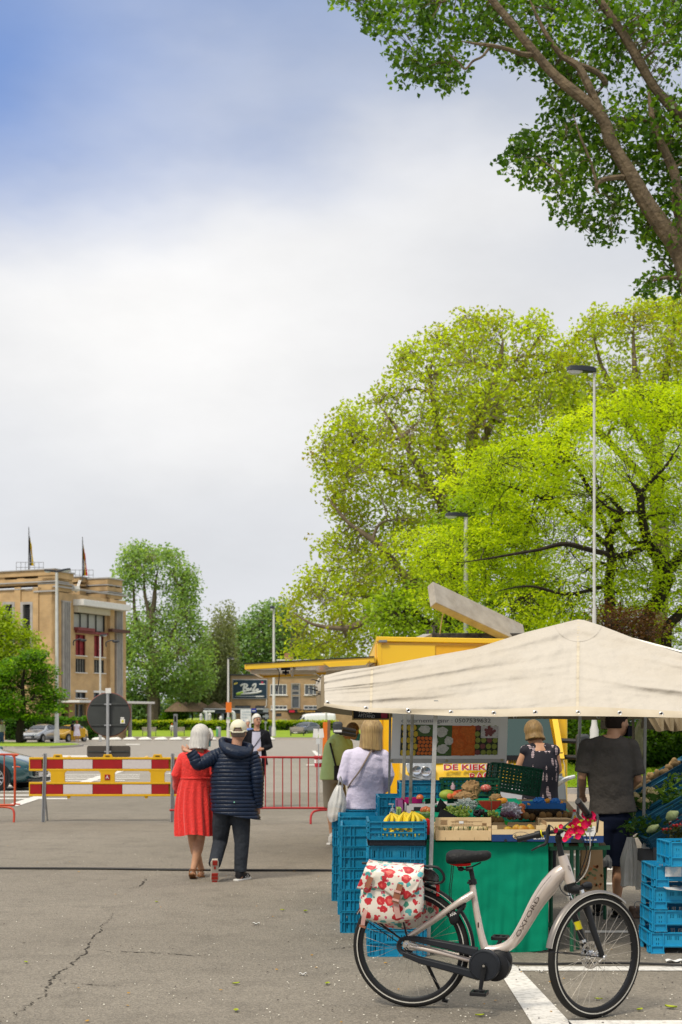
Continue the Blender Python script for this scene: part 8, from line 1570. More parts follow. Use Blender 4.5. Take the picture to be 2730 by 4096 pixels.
# ---- woman behind the stall
d=13.9;base=V((X(2155,d),d,0));f=L2(2155,2885+9671/d,F/d)
q=person('woman with short blond hair in a sleeveless dark patterned top behind the fruit',base,0,1.75,dict(hip=f(2162,3240),wst=f(2162,3160),chs=f(2162,3070),nck=f(2158,2975,.04),head=f(2140,2932,.10),shL=f(2106,2990),shR=f(2216,2990),elL=f(2070,3085,.02),wrL=f(2044,3072,.2),elR=f(2236,3080,.02),wrR=f(2215,3120,.22),yaw=.3,pit=-.3),skin2,.010)
pat=bpy.data.materials.new('dark dashed print');pat.use_nodes=True
def pat_mat(m):
 nt=m.node_tree;N=nt.nodes.new;L=nt.links.new;b=nt.nodes['Principled BSDF'];b.inputs['Roughness'].default_value=.8
 tc=N('ShaderNodeTexCoord');mp=N('ShaderNodeMapping');mp.inputs['Scale'].default_value=(24,24,6.5);L(tc.outputs['Object'],mp.inputs[0]);v=N('ShaderNodeTexVoronoi');v.inputs['Scale'].default_value=1;L(mp.outputs[0],v.inputs['Vector'])
 w=N('ShaderNodeTexWave');w.bands_direction='Z';w.inputs['Scale'].default_value=22;L(tc.outputs['Object'],w.inputs['Vector']);a=N('ShaderNodeMath');a.operation='LESS_THAN';a.inputs[1].default_value=.36;L(v.outputs['Distance'],a.inputs[0]);g=N('ShaderNodeMath');g.operation='GREATER_THAN';g.inputs[1].default_value=.5;L(w.outputs['Fac'],g.inputs[0])
 mu=N('ShaderNodeMath');mu.operation='MULTIPLY';L(a.outputs[0],mu.inputs[0]);L(g.outputs[0],mu.inputs[1]);mx=N('ShaderNodeMix');mx.data_type='RGBA';mx.inputs[6].default_value=(.004,.004,.012,1);mx.inputs[7].default_value=(.62,.48,.50,1);L(mu.outputs[0],mx.inputs['Factor']);L(mx.outputs[2],b.inputs['Base Color'])
pat_mat(pat);mb=MB();torso(mb,q,.78,1.14,1.35,.17,False);B(mb,q,'sleeveless_top',pat,.011);mb=MB();trousers(mb,q,1,1.2);B(mb,q,'trousers',M('black trousers',(.01,.01,.015)),.016)
hairshell(q,hairm('golden hair',(.27,.16,.045),(.12,.07,.02)),.094,.110,.122,-.03,.03,drop=.055)
# ---- man in the grey T-shirt
d=12.4;base=V((X(2440,d),d,0));f=L2(2440,2885+9671/d,F/d);pm_=F/d
q=person('man in a grey T-shirt, navy shorts and black face mask choosing vegetables',base,0,1.75,dict(hip=f(2452,3275),wst=f(2448,3190),chs=f(2440,3060),nck=f(2446,2940,.0),head=f(2474,2893,.04),shL=f(2350,2972),shR=f(2524,2972),elL=f(2330,3110,.0),wrL=f(2350,3180,.25),elR=f(2554,3120,.0),wrR=f(2508,3175,.2),hpL=f(2415,3300),hpR=f(2480,3300),knL=f(2410,3470,.04),knR=f(2478,3470,.04),anL=f(2400,3620,.1),anR=f(2468,3625,.0),yaw=-1.15,pit=.0),skin2,.009,hd=(.08,.098,.122))
tg=M('dark grey jersey',(.085,.076,.068),.85,col2=(.065,.058,.052),vs=4,bump=.5,bs=3);mb=MB();torso(mb,q,.90,1.14,1.5,.128);sleeves(mb,q,.42,.078);B(mb,q,'t_shirt',tg,.011,3)
mb=MB();trousers(mb,q,.47,1.3);B(mb,q,'shorts',M('navy cotton',(.008,.013,.035),.85,col2=(.005,.008,.02),vs=9),.013);hairshell(q,M('dark hair',(.025,.016,.012),.8),.087,.106,.124,-.045,.03)
mb=MB();mb.grid(lambda u,v:q.head+q.fw*(.05+.075*math.sin(PI*u)**.5)+q.rt*(.086*math.cos(PI*u))+q.uz*(-.02-.095*v),12,5);mk=mb.build('face_mask',M('black mask',(.006,.006,.012),.7),q.t,world=False);mb=MB();mb.tube([q.head+q.fw*.06-q.rt*.082-q.uz*.03,q.head-q.rt*.088+q.uz*.02,q.head-q.rt*.085-q.fw*.02+q.uz*.0,q.head+q.fw*.05-q.rt*.082-q.uz*.09],.0025,5,sub=3);mb.build('ear_loop',blackp,mk,world=False)
for an in(q.anL,q.anR):shoe(q,an,M('black shoe',(.012,.012,.012),.6),blackp,(0,0,-.3));mb=MB();mb.tube([an,an+V((0,0,.07))],.042,12);mb.build('sock',blackp,q.t,world=False)
# ---- pedestrian with cardigan, facing the camera
d=28;base=V((X(1028,d),d,0));
q=person('white haired pedestrian in an open black cardigan over a pale top, facing the market',base,PI,1.84,dict(elL=(-.25,-.02,1.14),wrL=(-.12,.2,1.10),elR=(.25,-.04,1.12),wrR=(.22,.08,.92),yaw=.55,knL=(-.06,.12,.5),anL=(-.05,.12,.1)),skin,.012,face=1)
ck=M('black knit',(.012,.012,.016),.9);mb=MB();torso(mb,q,.98,1.0,1.42);B(mb,q,'top',M('pale lilac top',(.55,.55,.68),.8),.013)
mb=MB();torso(mb,q,.80,1.14,1.45,.14);sleeves(mb,q,.97,.066,.056);o=B(mb,q,'cardigan',ck,.013)
mb=MB();mb.grid(lambda u,v:V(((u-.5)*(.20-.05*v),.155+.022*math.cos((u-.5)*2.6)-.028*v,.86+.56*v))*q.S,6,8);mb.build('top_front',MC['pale lilac top'],q.t,world=False)
mb=MB();trousers(mb,q,1.02,1.15);B(mb,q,'trousers',ck,.014);hairshell(q,hairm('white hair',(.68,.66,.6),(.5,.48,.42)),.096,.108,.13,-.04,.05,drop=.02);mb=MB();mb.tube([V((-.14,.14,1.4))*q.S,V((0,.17,1.2))*q.S,V((.16,.15,.98))*q.S],.008,5);mb.box(V((.17,.15,.88))*q.S,(.14,.06,.2));mb.build('crossbody_bag',blackp,q.t,world=False,bevel=.01)
for s in(-1,1):mb=MB();mb.tube([q.head+q.fw*.098+q.rt*s*.032+q.uz*.012+q.rt*math.cos(a)*.024+q.uz*math.sin(a)*.018 for a in np.linspace(0,2*PI,13)[:-1]],.0028,4,closed=True);mb.build('glasses',lampdark,q.t,world=False)
for an in(q.anL,q.anR):shoe(q,an,blackp,blackp)
# ---- farther people
def far(label,px,py,hpx,d,rz,top,bot,hair,hl_=False,J={},sl=.95,skirt=None,hat=None):
 b=V((X(px,d),d,0));H=hpx/F*d;q=person(label,b,rz,H,J,skin,.03,hands=False,face=0);mb=MB();torso(mb,q,.9,1.15,1.45);sleeves(mb,q,sl,.07,.062);B(mb,q,'shirt',top,.03)
 mb=MB()
 if skirt:mb.tube([q.wst,q.hip,V((0,0,.52))*q.S],[.13,.18,.24],18,flat=1.2);mb.build('dress_skirt',bot,q.t,world=False)
 else:trousers(mb,q,1.02,1.2);B(mb,q,'trousers',bot,.03)
 hairshell(q,hair,.095,.11,.128,-.03,.04,drop=.1 if hl_ else 0,vox=.025)
 return q
far('older man with thinning white hair in a blue shirt behind the pedestrian in black',992,0,184,54,PI+.4,M('blue shirt',(.16,.24,.55),.8),M('dark trousers',(.03,.03,.04)),hairm('thin white hair',(.6,.55,.5),(.5,.4,.35)))
far('passer by in a cream jacket and blue jeans at the far left kerb',8,0,95,105,PI-.3,M('cream jacket',(.68,.65,.55),.8),M('blue jeans',(.07,.13,.28)),M('white hair2',(.6,.6,.58)))
vm=M('white floral dress',(.72,.66,.74),.8,col2=(.30,.08,.38),vs=5,vd=-.2)
far('woman in a white dress with purple print beside the yellow car',309,0,88,114,0.,vm,vm,M('chestnut hair',(.25,.11,.04)),True,sl=.2,skirt=1)
far('dark haired woman in black leaning into the open yellow car',293,0,86,116.4,.8,M('black top',(.015,.015,.02)),M('yellow trousers',(.6,.35,.02)),M('black hair',(.01,.01,.012)),True,sl=.3)
q=far('person with a bright orange cap sitting far off behind the hedge',689,0,48,170,.5,M('white shirt',(.7,.7,.7)),white,M('orange cap',(.75,.10,.02)))
# ------------------------------------------------------------------ bicycle
rc=G(1644,4028);fc=G(2382,4072);hd_=(fc-rc);hd_.z=0;hd_.normalize();lf_=V((-hd_.y,hd_.x,0))
bk=thing('bicycle','champagne coloured step-through e-bike standing on its kickstand in front of the stall','bicycle',rc,math.atan2(hd_.y,hd_.x))
def bp(px,py,off=0.):
 o=rc+lf_*off;k=(px-CX)/F;n=lf_;t=n.dot(o)/(n.x*k+n.y);return V((k*t,t,Z(py,t)))
champ=M('champagne paint',(.60,.52,.46),.28,.3,coat=1.,col2=(.56,.48,.42),vs=3);bkm=M('matt black',(.010,.0105,.012),.42,col2=(.014,.015,.018),vs=9);chn=M('chain case grey',(.018,.021,.027),.4);chrome=M('chrome',(.7,.7,.7),.15,1.);spk=M('spoke steel',(.50,.46,.40),.5,.5);refl=M('reflex stripe',(.60,.58,.52),.3);rub2=M('bike tyre',(.022,.021,.020),.75,bump=.4,bs=150)
WR=.356
def wheel(c,ax,seed):
 ax=V(ax).normalized();u=V((0,0,1));w=ax.cross(u).normalized();rg_=random.Random(seed);q=lambda a,r,o=0.:c+(w*math.cos(a)+u*math.sin(a))*r+ax*o;n=72;A=[2*PI*i/n for i in range(n)]
 mb=MB();mb.loft([[q(a,WR-.022+math.cos(b)*.022,math.sin(b)*.0225) for b in np.linspace(0,2*PI,13)[:-1]] for a in A],closed=True);ty_=mb.build('tyre',rub2,bk)
 for s in(-1,1):mb=MB();mb.loft([[q(a,WR-.030+x,s*(.0215+z)) for x,z in((-.003,0),(.003,0),(.003,.002),(-.003,.002))] for a in A],closed=True);mb.build('reflex_stripe',refl,ty_)
 mb=MB();mb.loft([[q(a,r,o) for r,o in((WR-.040,-.014),(WR-.040,.014),(WR-.052,.014),(WR-.060,.009),(WR-.060,-.009),(WR-.052,-.014))] for a in A],closed=True);rm=mb.build('rim',bkm,bk)
 mb=MB();mb.lathe([(.018,-.05),(.03,-.045),(.03,-.035),(.018,-.03),(.018,.03),(.03,.035),(.03,.045),(.012,.055)],c,20,ax);hub=mb.build('hub',chrome,bk);me=None
 for i in range(36):
  s=1 if i%2 else-1;a=2*PI*i/36;b=a+(1.1 if(i//2)%2 else-1.1);mb=MB();mb.tube([q(b,.029,s*.038),q(a,WR-.060,0)],.0011,4,cap=False);mb.build('spoke',spk,bk)
 return q
rA=rc+V((0,0,WR));th=rad(34);fh=V((math.cos(th),math.sin(th),0));fr_=V((math.sin(th),-math.cos(th),0));fA=V((fc.x,fc.y,WR))
q1=wheel(rA,-lf_,1);q2=wheel(fA,fr_,2)
# disc rotor on the far side of the front hub
mb=MB();n=48;c=fA-fr_*.035;w=fh;u=V((0,0,1));mb.loft([[c+(w*math.cos(a)+u*math.sin(a))*r+fr_*o for r,o in((.062,-.001),(.080,-.001),(.080,.001),(.062,.001))] for a in[2*PI*i/n for i in range(n)]],closed=True);rt_=mb.build('brake_disc',chrome,bk)
for i in range(12):a=2*PI*i/12;mb=MB();mb.bar(c+(w*math.cos(a)+u*math.sin(a))*.02,c+(w*math.cos(a+.4)+u*math.sin(a+.4))*.064,.006,.003);mb.build('disc_arm',chrome,rt_)
# frame
def T(name,pts,r,m_=champ,n=14,sub=6,par=None,flat=1.):mb=MB();mb.tube(pts,r,n,sub=sub,flat=flat,up=lf_);return mb.build(name,m_,par or bk)
T('head_tube',[bp(2250,3422),bp(2266,3478),bp(2283,3532)],[.027,.031,.030],sub=2)
dt=T('down_tube',[bp(2258,3476),bp(2232,3500),bp(2196,3545),bp(2150,3608),bp(2104,3690),bp(2066,3752),bp(2030,3785),bp(1985,3800),bp(1945,3800)],[.034,.046,.052,.044,.036,.033,.031,.030,.028])
T('seat_tube',[bp(1890,3535),bp(1903,3620),bp(1925,3735),bp(1943,3800)],[.018,.019,.021,.026],sub=4)
T('seat_stay',[bp(1893,3575,-.02),bp(1840,3607,-.05),bp(1740,3675,-.062),bp(1634,3746,-.065)],[.022,.019,.016,.013],sub=5);T('seat_stay',[bp(1893,3575,.02),bp(1840,3612,.05),bp(1740,3680,.062),bp(1650,3742,.065)],[.022,.019,.016,.013],sub=5)
T('chain_stay',[bp(1640,3785,-.062),bp(1740,3805,-.06),bp(1885,3842,-.045)],[.012,.014,.015],sub=4);T('chain_stay',[bp(1660,3780,.062),bp(1740,3800,.06),bp(1885,3835,.045)],[.012,.014,.015],sub=4)
mb=MB();mb.prism([bp(x,y,-.066) for x,y in((1622,3748),(1640,3738),(1648,3752),(1636,3768),(1660,3776),(1690,3790),(1685,3802),(1640,3794),(1628,3800),(1610,3785),(1612,3768))],lf_*.008);mb.build('dropout',chrome,bk,smooth=False,bevel=.002)
mb=MB();mb.lathe([(.012,0),(.012,.02)],bp(1622,3781,-.07),14,-lf_);mb.build('axle_nut',chrome,bk)
# chain case
CC=[bp(x,y,-.085) for x,y in((1632,3744),(1700,3752),(1800,3774),(1905,3800))]
def flatband(name,pts,w0,w1,m_,th=.03,off=0,par=None):
 mb=MB();n=len(pts);mb.loft([[p+V((0,0,1))*s*w+lf_*o for s,o in((-1,0),(-.7,-.008),(.7,-.008),(1,0),(1,th),(-1,th))] for p,w in zip(pts,lerp_list([w0/2,w1/2],n))]);return mb.build(name,m_,par or bk,bevel=.002)
cc=flatband('chain_case',[bp(x,y,-.085) for x,y in((1625,3752),(1700,3764),(1800,3785),(1910,3812))],.026,.058,chn)
flatband('lower_case',[bp(x,y,-.085) for x,y in((1612,3815),(1680,3842),(1800,3873),(1915,3905))],.034,.052,chn,par=cc)
mb=MB();c=bp(1623,3785,-.085);w=hd_;arc=[(math.cos(a),math.sin(a)) for a in np.linspace(rad(75),rad(290),18)];mb.loft([[c+w*x*r+V((0,0,z*r))+lf_*o for r,o in((.034,0),(.050,-.008),(.056,0),(.056,.03),(.034,.03))] for x,z in arc]);mb.build('rear_case',chn,cc)
mb=MB();c=bp(1938,3862,-.095);mb.lathe([(.085,-.045),(.092,-.04),(.092,0),(.086,.008),(.080,.009),(.078,.006),(.06,.007),(.0,.009)],c,40,-lf_);mb.build('crank_cover',chn,cc)
mb=MB();c=bp(1985,3862,.0);mb.lathe([(.070,-.075),(.085,-.06),(.090,0),(.085,.05),(.07,.06)],c,36,-lf_);mb.ell(bp(2000,3840),(.075,.06,.075),20,12);mb.build('motor',bkm,bk)
mb=MB();a,b=bp(1938,3862,-.115),bp(1921,3968,-.12);mb.tube([a,b],[.016,.011],12,flat=.6,up=lf_);mb.lathe([(.014,0),(.014,.006)],a-lf_*.01,12,-lf_);cr_=mb.build('crank',bkm,bk);mb=MB();mb.lathe([(.007,0),(.007,.003)],a-lf_*.018,12,-lf_);mb.build('crank_bolt',chrome,cr_)
mb=MB();a,b=bp(1945,3862,.09),bp(2004,3760,.12);mb.tube([a,b],[.014,.011],10,up=lf_);mb.build('crank',bkm,bk)
for(x,y,o) in((1918,3972,-.17),(2002,3750,.16)):
 mb=MB();c=bp(x,y,o);
 for s in(-1,1):mb.bar(c+hd_*s*.04-lf_*.048,c+hd_*s*.04+lf_*.048,.016,.022)
 for s in(-1,1):mb.bar(c+lf_*s*.045-hd_*.045,c+lf_*s*.045+hd_*.045,.012,.022)
 mb.tube([c-lf_*.04,c+lf_*.06],.009,8);pd=mb.build('pedal',bkm,bk,smooth=False,bevel=.003);mb=MB();mb.box((c+hd_*.046),(.004,.05,.012),(0,0,math.atan2(hd_.y,hd_.x)));mb.build('pedal_reflector',M('amber reflector',(.45,.13,.02),.3),pd,smooth=False)
 # seat post and saddle
T('seat_post',[bp(1883,3470),bp(1890,3505),bp(1896,3540)],.0145,bkm,12,2);mb=MB();mb.lathe([(.024,0),(.024,.03)],bp(1893,3538),16,bp(1886,3490)-bp(1893,3538));mb.build('seat_clamp',bkm,bk);mb=MB();mb.bar(bp(1870,3530,-.03),bp(1885,3533,-.03),.01,.012);mb.build('clamp_lever',bkm,bk)
sad=MB();rings=[]
for px,yt,yb,w_ in((1790,3412,3448,.055),(1797,3402,3455,.082),(1820,3398,3458,.098),(1850,3399,3457,.092),(1885,3404,3452,.066),(1915,3404,3448,.045),(1945,3400,3444,.034),(1960,3406,3436,.026),(1966,3414,3428,.012)):
 t0,b0=bp(px,yt),bp(px,yb);m0=(t0+b0)/2;h_=(t0-b0).z/2;rings.append([m0+lf_*math.copysign(abs(math.cos(a))**.7,math.cos(a))*w_+V((0,0,math.copysign(abs(math.sin(a))**.75,math.sin(a))*h_)) for a in np.linspace(0,2*PI,21)[:-1]])
sad.loft(rings);sd_=sad.build('saddle',M('saddle cover',(.010,.010,.011),.55,bump=.4,bs=18),bk,subd=1)
mb=MB();mb.loft([[bp(x,y,o) for o,y in((-.06*w,yy),(.06*w,yy),(.05*w,yy+10),(-.05*w,yy+10))] for x,yy,w in((1800,3448,1),(1830,3456,1.1),(1865,3455,.9),(1885,3452,.6))]);mb.build('red_lining',M('red lining',(.5,.01,.01),.7),sd_)
mb=MB();mb.tube([bp(1830,3468,-.02),bp(1860,3478,-.02),bp(1900,3462,-.02),bp(1925,3450,-.01)],.005,6,sub=3);mb.tube([bp(1865,3476,-.025),bp(1892,3474,-.025)],.014,8);mb.ell(bp(1845,3476,-.01),(.02,.02,.014));mb.build('saddle_rail',bkm,sd_)
for dx in(0,7):mb=MB();mb.tube([bp(1808+dx,3462,-.04),bp(1804+dx,3510,-.05),bp(1798+dx,3560,-.05),bp(1800+dx,3605,-.05)],.0025,5,sub=4);mb.build('cord',bkm,sd_)
# fork, crown, fender, lamp
mb=MB();mb.tube([bp(2285,3534),bp(2290,3560)],[.030,.028],14);mb.build('headset',bkm,bk);cA=bp(2296,3556)
mb=MB();mb.tube([cA-fr_*.062,cA,cA+fr_*.062],[.022,.032,.022],12,sub=3);mb.build('fork_crown',bkm,bk)
for s in(-1,1):
 top=cA+fr_*.06*s+V((0,0,-.0));bot=fA+fr_*.062*s+fh*-.01;mb=MB();mb.tube([top,top.lerp(bot,.24)],.0155,12);mb.build('stanchion',chrome,bk);mb=MB();mb.tube([top.lerp(bot,.22),top.lerp(bot,.26),top.lerp(bot,.6),bot+V((0,0,.02)),bot],[.023,.022,.019,.015,.013],14);lg_=mb.build('fork_leg',bkm,bk)
 if s<0:mb=MB();mb.tube([top.lerp(bot,.5)+fr_*.004,top.lerp(bot,.62)+fr_*.004],.0205,12);mb.build('yellow_band',M('band yellow',(.7,.62,.02)),lg_);mb=MB();mb.tube([top.lerp(bot,.78),top.lerp(bot,.82)],.021,10);mb.build('silver_band',chrome,lg_)
mb=MB();mb.lathe([(.010,.05),(.012,.07),(.016,.078),(.012,.088)],fA,14,fr_);mb.lathe([(.010,-.05),(.012,-.07),(.014,-.08)],fA,12,fr_);mb.build('quick_release',chrome,bk)
def fender(c,ax_f,a0,a1,R,w_,m_,name,edge=None):
 mb=MB();n=40;sd2=V((-ax_f.y,ax_f.x,0));f=lambda a,r,o:c+ax_f*math.cos(a)*r+V((0,0,math.sin(a)*r))+sd2*o
 mb.loft([[f(a,r,o) for r,o in((R,-w_),(R+.012,-w_*.6),(R+.015,0),(R+.012,w_*.6),(R,w_),(R+.009,w_*.58),(R+.012,0),(R+.009,-w_*.58))] for a in np.linspace(a0,a1,n)]);o_=mb.build(name,m_,bk,ang=60)
 if edge:
  for s in(-1,1):mb=MB();mb.tube([f(a,R,s*w_) for a in np.linspace(a0,a1,n)],.0018,4);mb.build('fender_edge',edge,o_)
 return f
fender(fA,fh,rad(52),rad(168),WR+.006,.023,M('fender grey',(.22,.20,.185),.35,.3),'front_fender',refl);f_r=fender(rA,hd_,rad(-5),rad(150),WR+.018,.028,bkm,'rear_fender',refl)
mb=MB();hl0=cA+fh*.075+V((0,0,.01));mb.tube([cA+fh*.03,hl0],.006,8);mb.tube([hl0-fh*.01,hl0+fh*.03,hl0+fh*.05],[.014,.027,.024],14);lp=mb.build('head_light',bkm,bk);mb=MB();mb.lathe([(.022,0),(.012,.006)],hl0+fh*.05,14,fh);mb.build('lens',lens,lp)
# stem, bars, grips
T('steerer',[bp(2247,3424),bp(2240,3390),bp(2236,3362)],[.019,.017,.016],bkm,14,2);cl_=bp(2284,3316);T('stem',[bp(2238,3372),bp(2236,3352),bp(2246,3338),cl_],[.018,.022,.023,.019],bkm,12,3)
mb=MB();mb.lathe([(.017,0),(.016,.004)],bp(2255,3338,-.026),18,-lf_);mb.build('stem_cap',lens,bk)
gR0,gR1=P(2356,3262,7.90),P(2314,3206,7.78);gL0,gL1=P(2163,3336,8.32),P(2074,3357,8.36)
mb=MB();mb.tube([gR0,P(2362,3285,7.98),P(2335,3308,8.05),cl_,P(2238,3325,8.18),P(2195,3330,8.26),gL0],[.011,.011,.013,.015,.013,.011,.011],12,sub=6);hb=mb.build('handlebar',bkm,bk)
for a,b in((gR0,gR1),(gL0,gL1)):
 mb=MB();n=18;mb.tube([a.lerp(b,i/n) for i in range(n+1)],[.0165+.0012*(i%2) if i<n-1 else.019 for i in range(n+1)],14);mb.lathe([(.019,0),(.016,.006)],b,14,b-a);mb.build('grip',bkm,hb)
 mb=MB();mb.lathe([(.022,0),(.023,.03)],a,16,b-a);mb.build('shifter',bkm,hb)
mb=MB();a=gL0.lerp(gL1,-.12);mb.lathe([(.0235,-.012),(.0235,-.006)],gL0,14,gL1-gL0,cap=True);mb.build('yellow_ring',M('band yellow',(.7,.62,.02)),hb)
for a,s in((P(2192,3320,8.25),1),(P(2372,3268,7.95),2)):
 mb=MB();
 if s==1:mb.tube([a,P(2186,3372,8.22),P(2160,3384,8.2),P(2127,3402,8.22)],[.012,.010,.006,.005],8,sub=3);mb.tube([P(2190,3340,8.26),P(2198,3300,8.24)],[.016,.008],8)
 else:mb.tube([a,P(2388,3262,7.9),P(2392,3290,7.85),P(2388,3330,7.85)],[.012,.010,.007,.005],8,sub=3)
 mb.build('brake_lever',bkm,hb)
mb=MB();mb.box((0,0,0),(.085,.055,.014));c=P(2278,3296,8.02);r_=(Euler((0,rad(-38),0))).to_matrix();mb.v=[tuple(c+r_@V(v)) for v in mb.v];mb.build('display',bkm,hb,smooth=False,bevel=.004)
for pts,m_ in(((P(2360,3330,7.95),P(2362,3400,7.98),P(2355,3460,8.02),P(2335,3505,8.1),P(2308,3530,8.14)),M('white cable',(.75,.73,.68),.4)),((P(2385,3330,7.9),P(2370,3370,7.95),P(2352,3440,8.0),P(2330,3500,8.08),P(2300,3535,8.16)),bkm),((P(2330,3320,8.0),P(2348,3350,8.),P(2345,3420,8.0),P(2318,3500,8.05),P(2300,3535,8.1)),bkm),((P(2240,3540,8.1),P(2245,3560,8.1),P(2270,3582,8.05),P(2300,3575,8.05)),bkm),((P(2320,3330,8.0),P(2336,3365,8.0),P(2347,3400,8.0)),bkm),((P(2198,3300,8.24),P(2212,3310,8.2),P(2220,3330,8.18)),bkm)):
 mb=MB();mb.tube(pts,.0032,6,sub=5);mb.build('cable',m_,bk)
 # rack, battery, lock, kickstand, rear light
mb=MB()
for s in(-.055,.055):mb.tube([bp(1450,3452,s),bp(1600,3462,s),bp(1725,3466,s),bp(1758,3476,s),bp(1777,3505,s),bp(1765,3530,s),bp(1700,3535,s)],.008,8,sub=4)
mb.tube([bp(1725,3466,-.055),bp(1725,3466,.055)],.007,8);mb.tube([bp(1777,3505,-.055),bp(1777,3505,.055)],.007,8)
for s in(-.07,.07):mb.tube([bp(1560,3464,s),bp(1632,3760,s)],.006,8);mb.tube([bp(1470,3460,s),bp(1475,3640,s),bp(1618,3765,s)],.006,8,sub=3)
mb.build('luggage_rack',bkm,bk);mb=MB();mb.loft([[bp(x,y,o) for y,o in((yt,-.045),(yt,.045),(yb,.05),(yb,-.05))] for x,yt,yb in((1560,3478,3520),(1700,3472,3524),(1735,3480,3528),(1757,3505,3530))]);mb.build('battery',M('battery shell',(.012,.012,.014),.22,coat=.6),bk,bevel=.008)
mb=MB();mb.box(bp(1752,3560,0),(.02,.05,.07));mb.build('rear_reflector',M('box red',(.5,.01,.01)),bk,bevel=.004)
mb=MB();a_=[rad(x) for x in range(20,200,12)];c=f_r(rad(38),WR-.01,0);mb.tube([c+lf_*math.cos(a)*.05+hd_*.02+V((0,0,1))*(math.sin(a)*.055)+hd_*.03*math.sin(a) for a in a_],.013,8);mb.ell(c-lf_*.055+V((0,0,-.02)),(.03,.022,.045),12,8);lk=mb.build('frame_lock',bkm,bk);text('AXA','lettering',white,lk,c-lf_*.079+V((-.015,0,-.01)),hd_+V((0,0,.5)),V((-.4,0,1)),.02,.0004,.0004)
mb=MB();mb.tube([bp(1700,3835,.07),bp(1745,3930,.10),bp(1778,3995,.13)],[.012,.010,.009],10,sub=2);mb.tube([bp(1770,4000,.13),bp(1792,4005,.13)],.011,8);mb.build('kickstand',bkm,bk)
for s in(-1,1):mb=MB();mb.tube([rA+lf_*s*.07,q1(rad(160),WR+.02,s*.03) if False else rA+hd_*-.30+V((0,0,.17))+lf_*s*.03],.003,6);mb.build('fender_stay',bkm,bk);mb=MB();mb.tube([fA+fr_*s*.06,fA-fh*.37+V((0,0,.06))+fr_*s*.03],.003,6);mb.build('fender_stay',bkm,bk)
# lettering on the down tube
ink=M('frame ink',(.05,.035,.03),.4);a,b=bp(2065,3745,-.041),bp(2150,3588,-.052);ux=(b-a).normalized();uz=(ux.cross(-lf_)).normalized();uz=uz if uz.z>0 else-uz
text('OXFORD','lettering',ink,dt,a-uz*.018,ux,-lf_.cross(ux)*-1 if False else uz,.034,.0005,.0,fit=(b-a).length*1.0,out=.004)
mb=MB();mb.tube([bp(2052,3755,-.040),bp(2096,3680,-.050),bp(2140,3592,-.058),bp(2170,3545,-.062),bp(2205,3502,-.058)],.0012,5,sub=5);mb.build('pinstripe',ink,dt)
mb=MB();mb.tube([bp(2273,3462,-.034),bp(2280,3468,-.034),bp(2284,3485,-.034),bp(2278,3478,-.035),bp(2273,3462,-.034)],.0015,5);mb.build('head_badge',ink,bk);mb=MB();mb.box(bp(1914,3700,-.022),(.008,.002,.03));mb.build('tube_badge',ink,bk)
# panniers
def floral():
 m=bpy.data.materials.new('floral print');m.use_nodes=True;nt=m.node_tree;N=nt.nodes.new;L=nt.links.new;b=nt.nodes['Principled BSDF'];b.inputs['Roughness'].default_value=.5;b.inputs['Coat Weight'].default_value=.15
 tc=N('ShaderNodeTexCoord');nz=N('ShaderNodeTexNoise');nz.inputs['Scale'].default_value=40;L(tc.outputs['Object'],nz.inputs['Vector']);last=None
 wv=N('ShaderNodeMix');wv.data_type='RGBA';wv.blend_type='ADD';wv.inputs['Factor'].default_value=.022;L(tc.outputs['Object'],wv.inputs[6]);L(nz.outputs['Color'],wv.inputs[7]);last=(.74,.69,.60)
 for sc,off,r,cols,dens in((34,0,.30,((.55,.05,.06),(.60,.10,.20)),.7),(21,3,.40,((.04,.24,.14),(.10,.48,.55)),.7),(15,7,.46,((.62,.03,.04),(.42,.01,.02)),.75),(15,7,.26,((.72,.16,.12),(.62,.05,.05)),.75),(15,7,.10,((.75,.35,.05),(.75,.40,.3)),.75)):
  mp=N('ShaderNodeMapping');mp.inputs['Location'].default_value=(off,off*2,off);L(wv.outputs[2],mp.inputs[0]);v=N('ShaderNodeTexVoronoi');v.inputs['Scale'].default_value=sc;v.inputs['Randomness'].default_value=.85;L(mp.outputs[0],v.inputs['Vector'])
  s=N('ShaderNodeSeparateColor');L(v.outputs['Color'],s.inputs[0]);lt=N('ShaderNodeMath');lt.operation='LESS_THAN';L(v.outputs['Distance'],lt.inputs[0]);lt.inputs[1].default_value=r;l2=N('ShaderNodeMath');l2.operation='LESS_THAN';L(s.outputs[1],l2.inputs[0]);l2.inputs[1].default_value=dens;mu=N('ShaderNodeMath');mu.operation='MULTIPLY';L(lt.outputs[0],mu.inputs[0]);L(l2.outputs[0],mu.inputs[1])
  cm=N('ShaderNodeMix');cm.data_type='RGBA';L(s.outputs[0],cm.inputs['Factor']);cm.inputs[6].default_value=(*cols[0],1);cm.inputs[7].default_value=(*cols[1],1);mx=N('ShaderNodeMix');mx.data_type='RGBA';L(mu.outputs[0],mx.inputs['Factor']);L(cm.outputs[2],mx.inputs[7])
  if isinstance(last,tuple):mx.inputs[6].default_value=(*last,1)
  else:L(last,mx.inputs[6])
  last=mx.outputs[2]
 L(last,b.inputs['Base Color']);return m
flo=floral();lea=M('pannier leather',(.30,.12,.07),.5,col2=(.24,.09,.05),vs=20);pink=M('pink webbing',(.60,.36,.32),.7);pnt=thing('pannier_bag','white oilcloth pannier printed with red roses, buckled on the near side of the rear wheel','pannier',bp(1560,3690,-.18))
pn=bk;
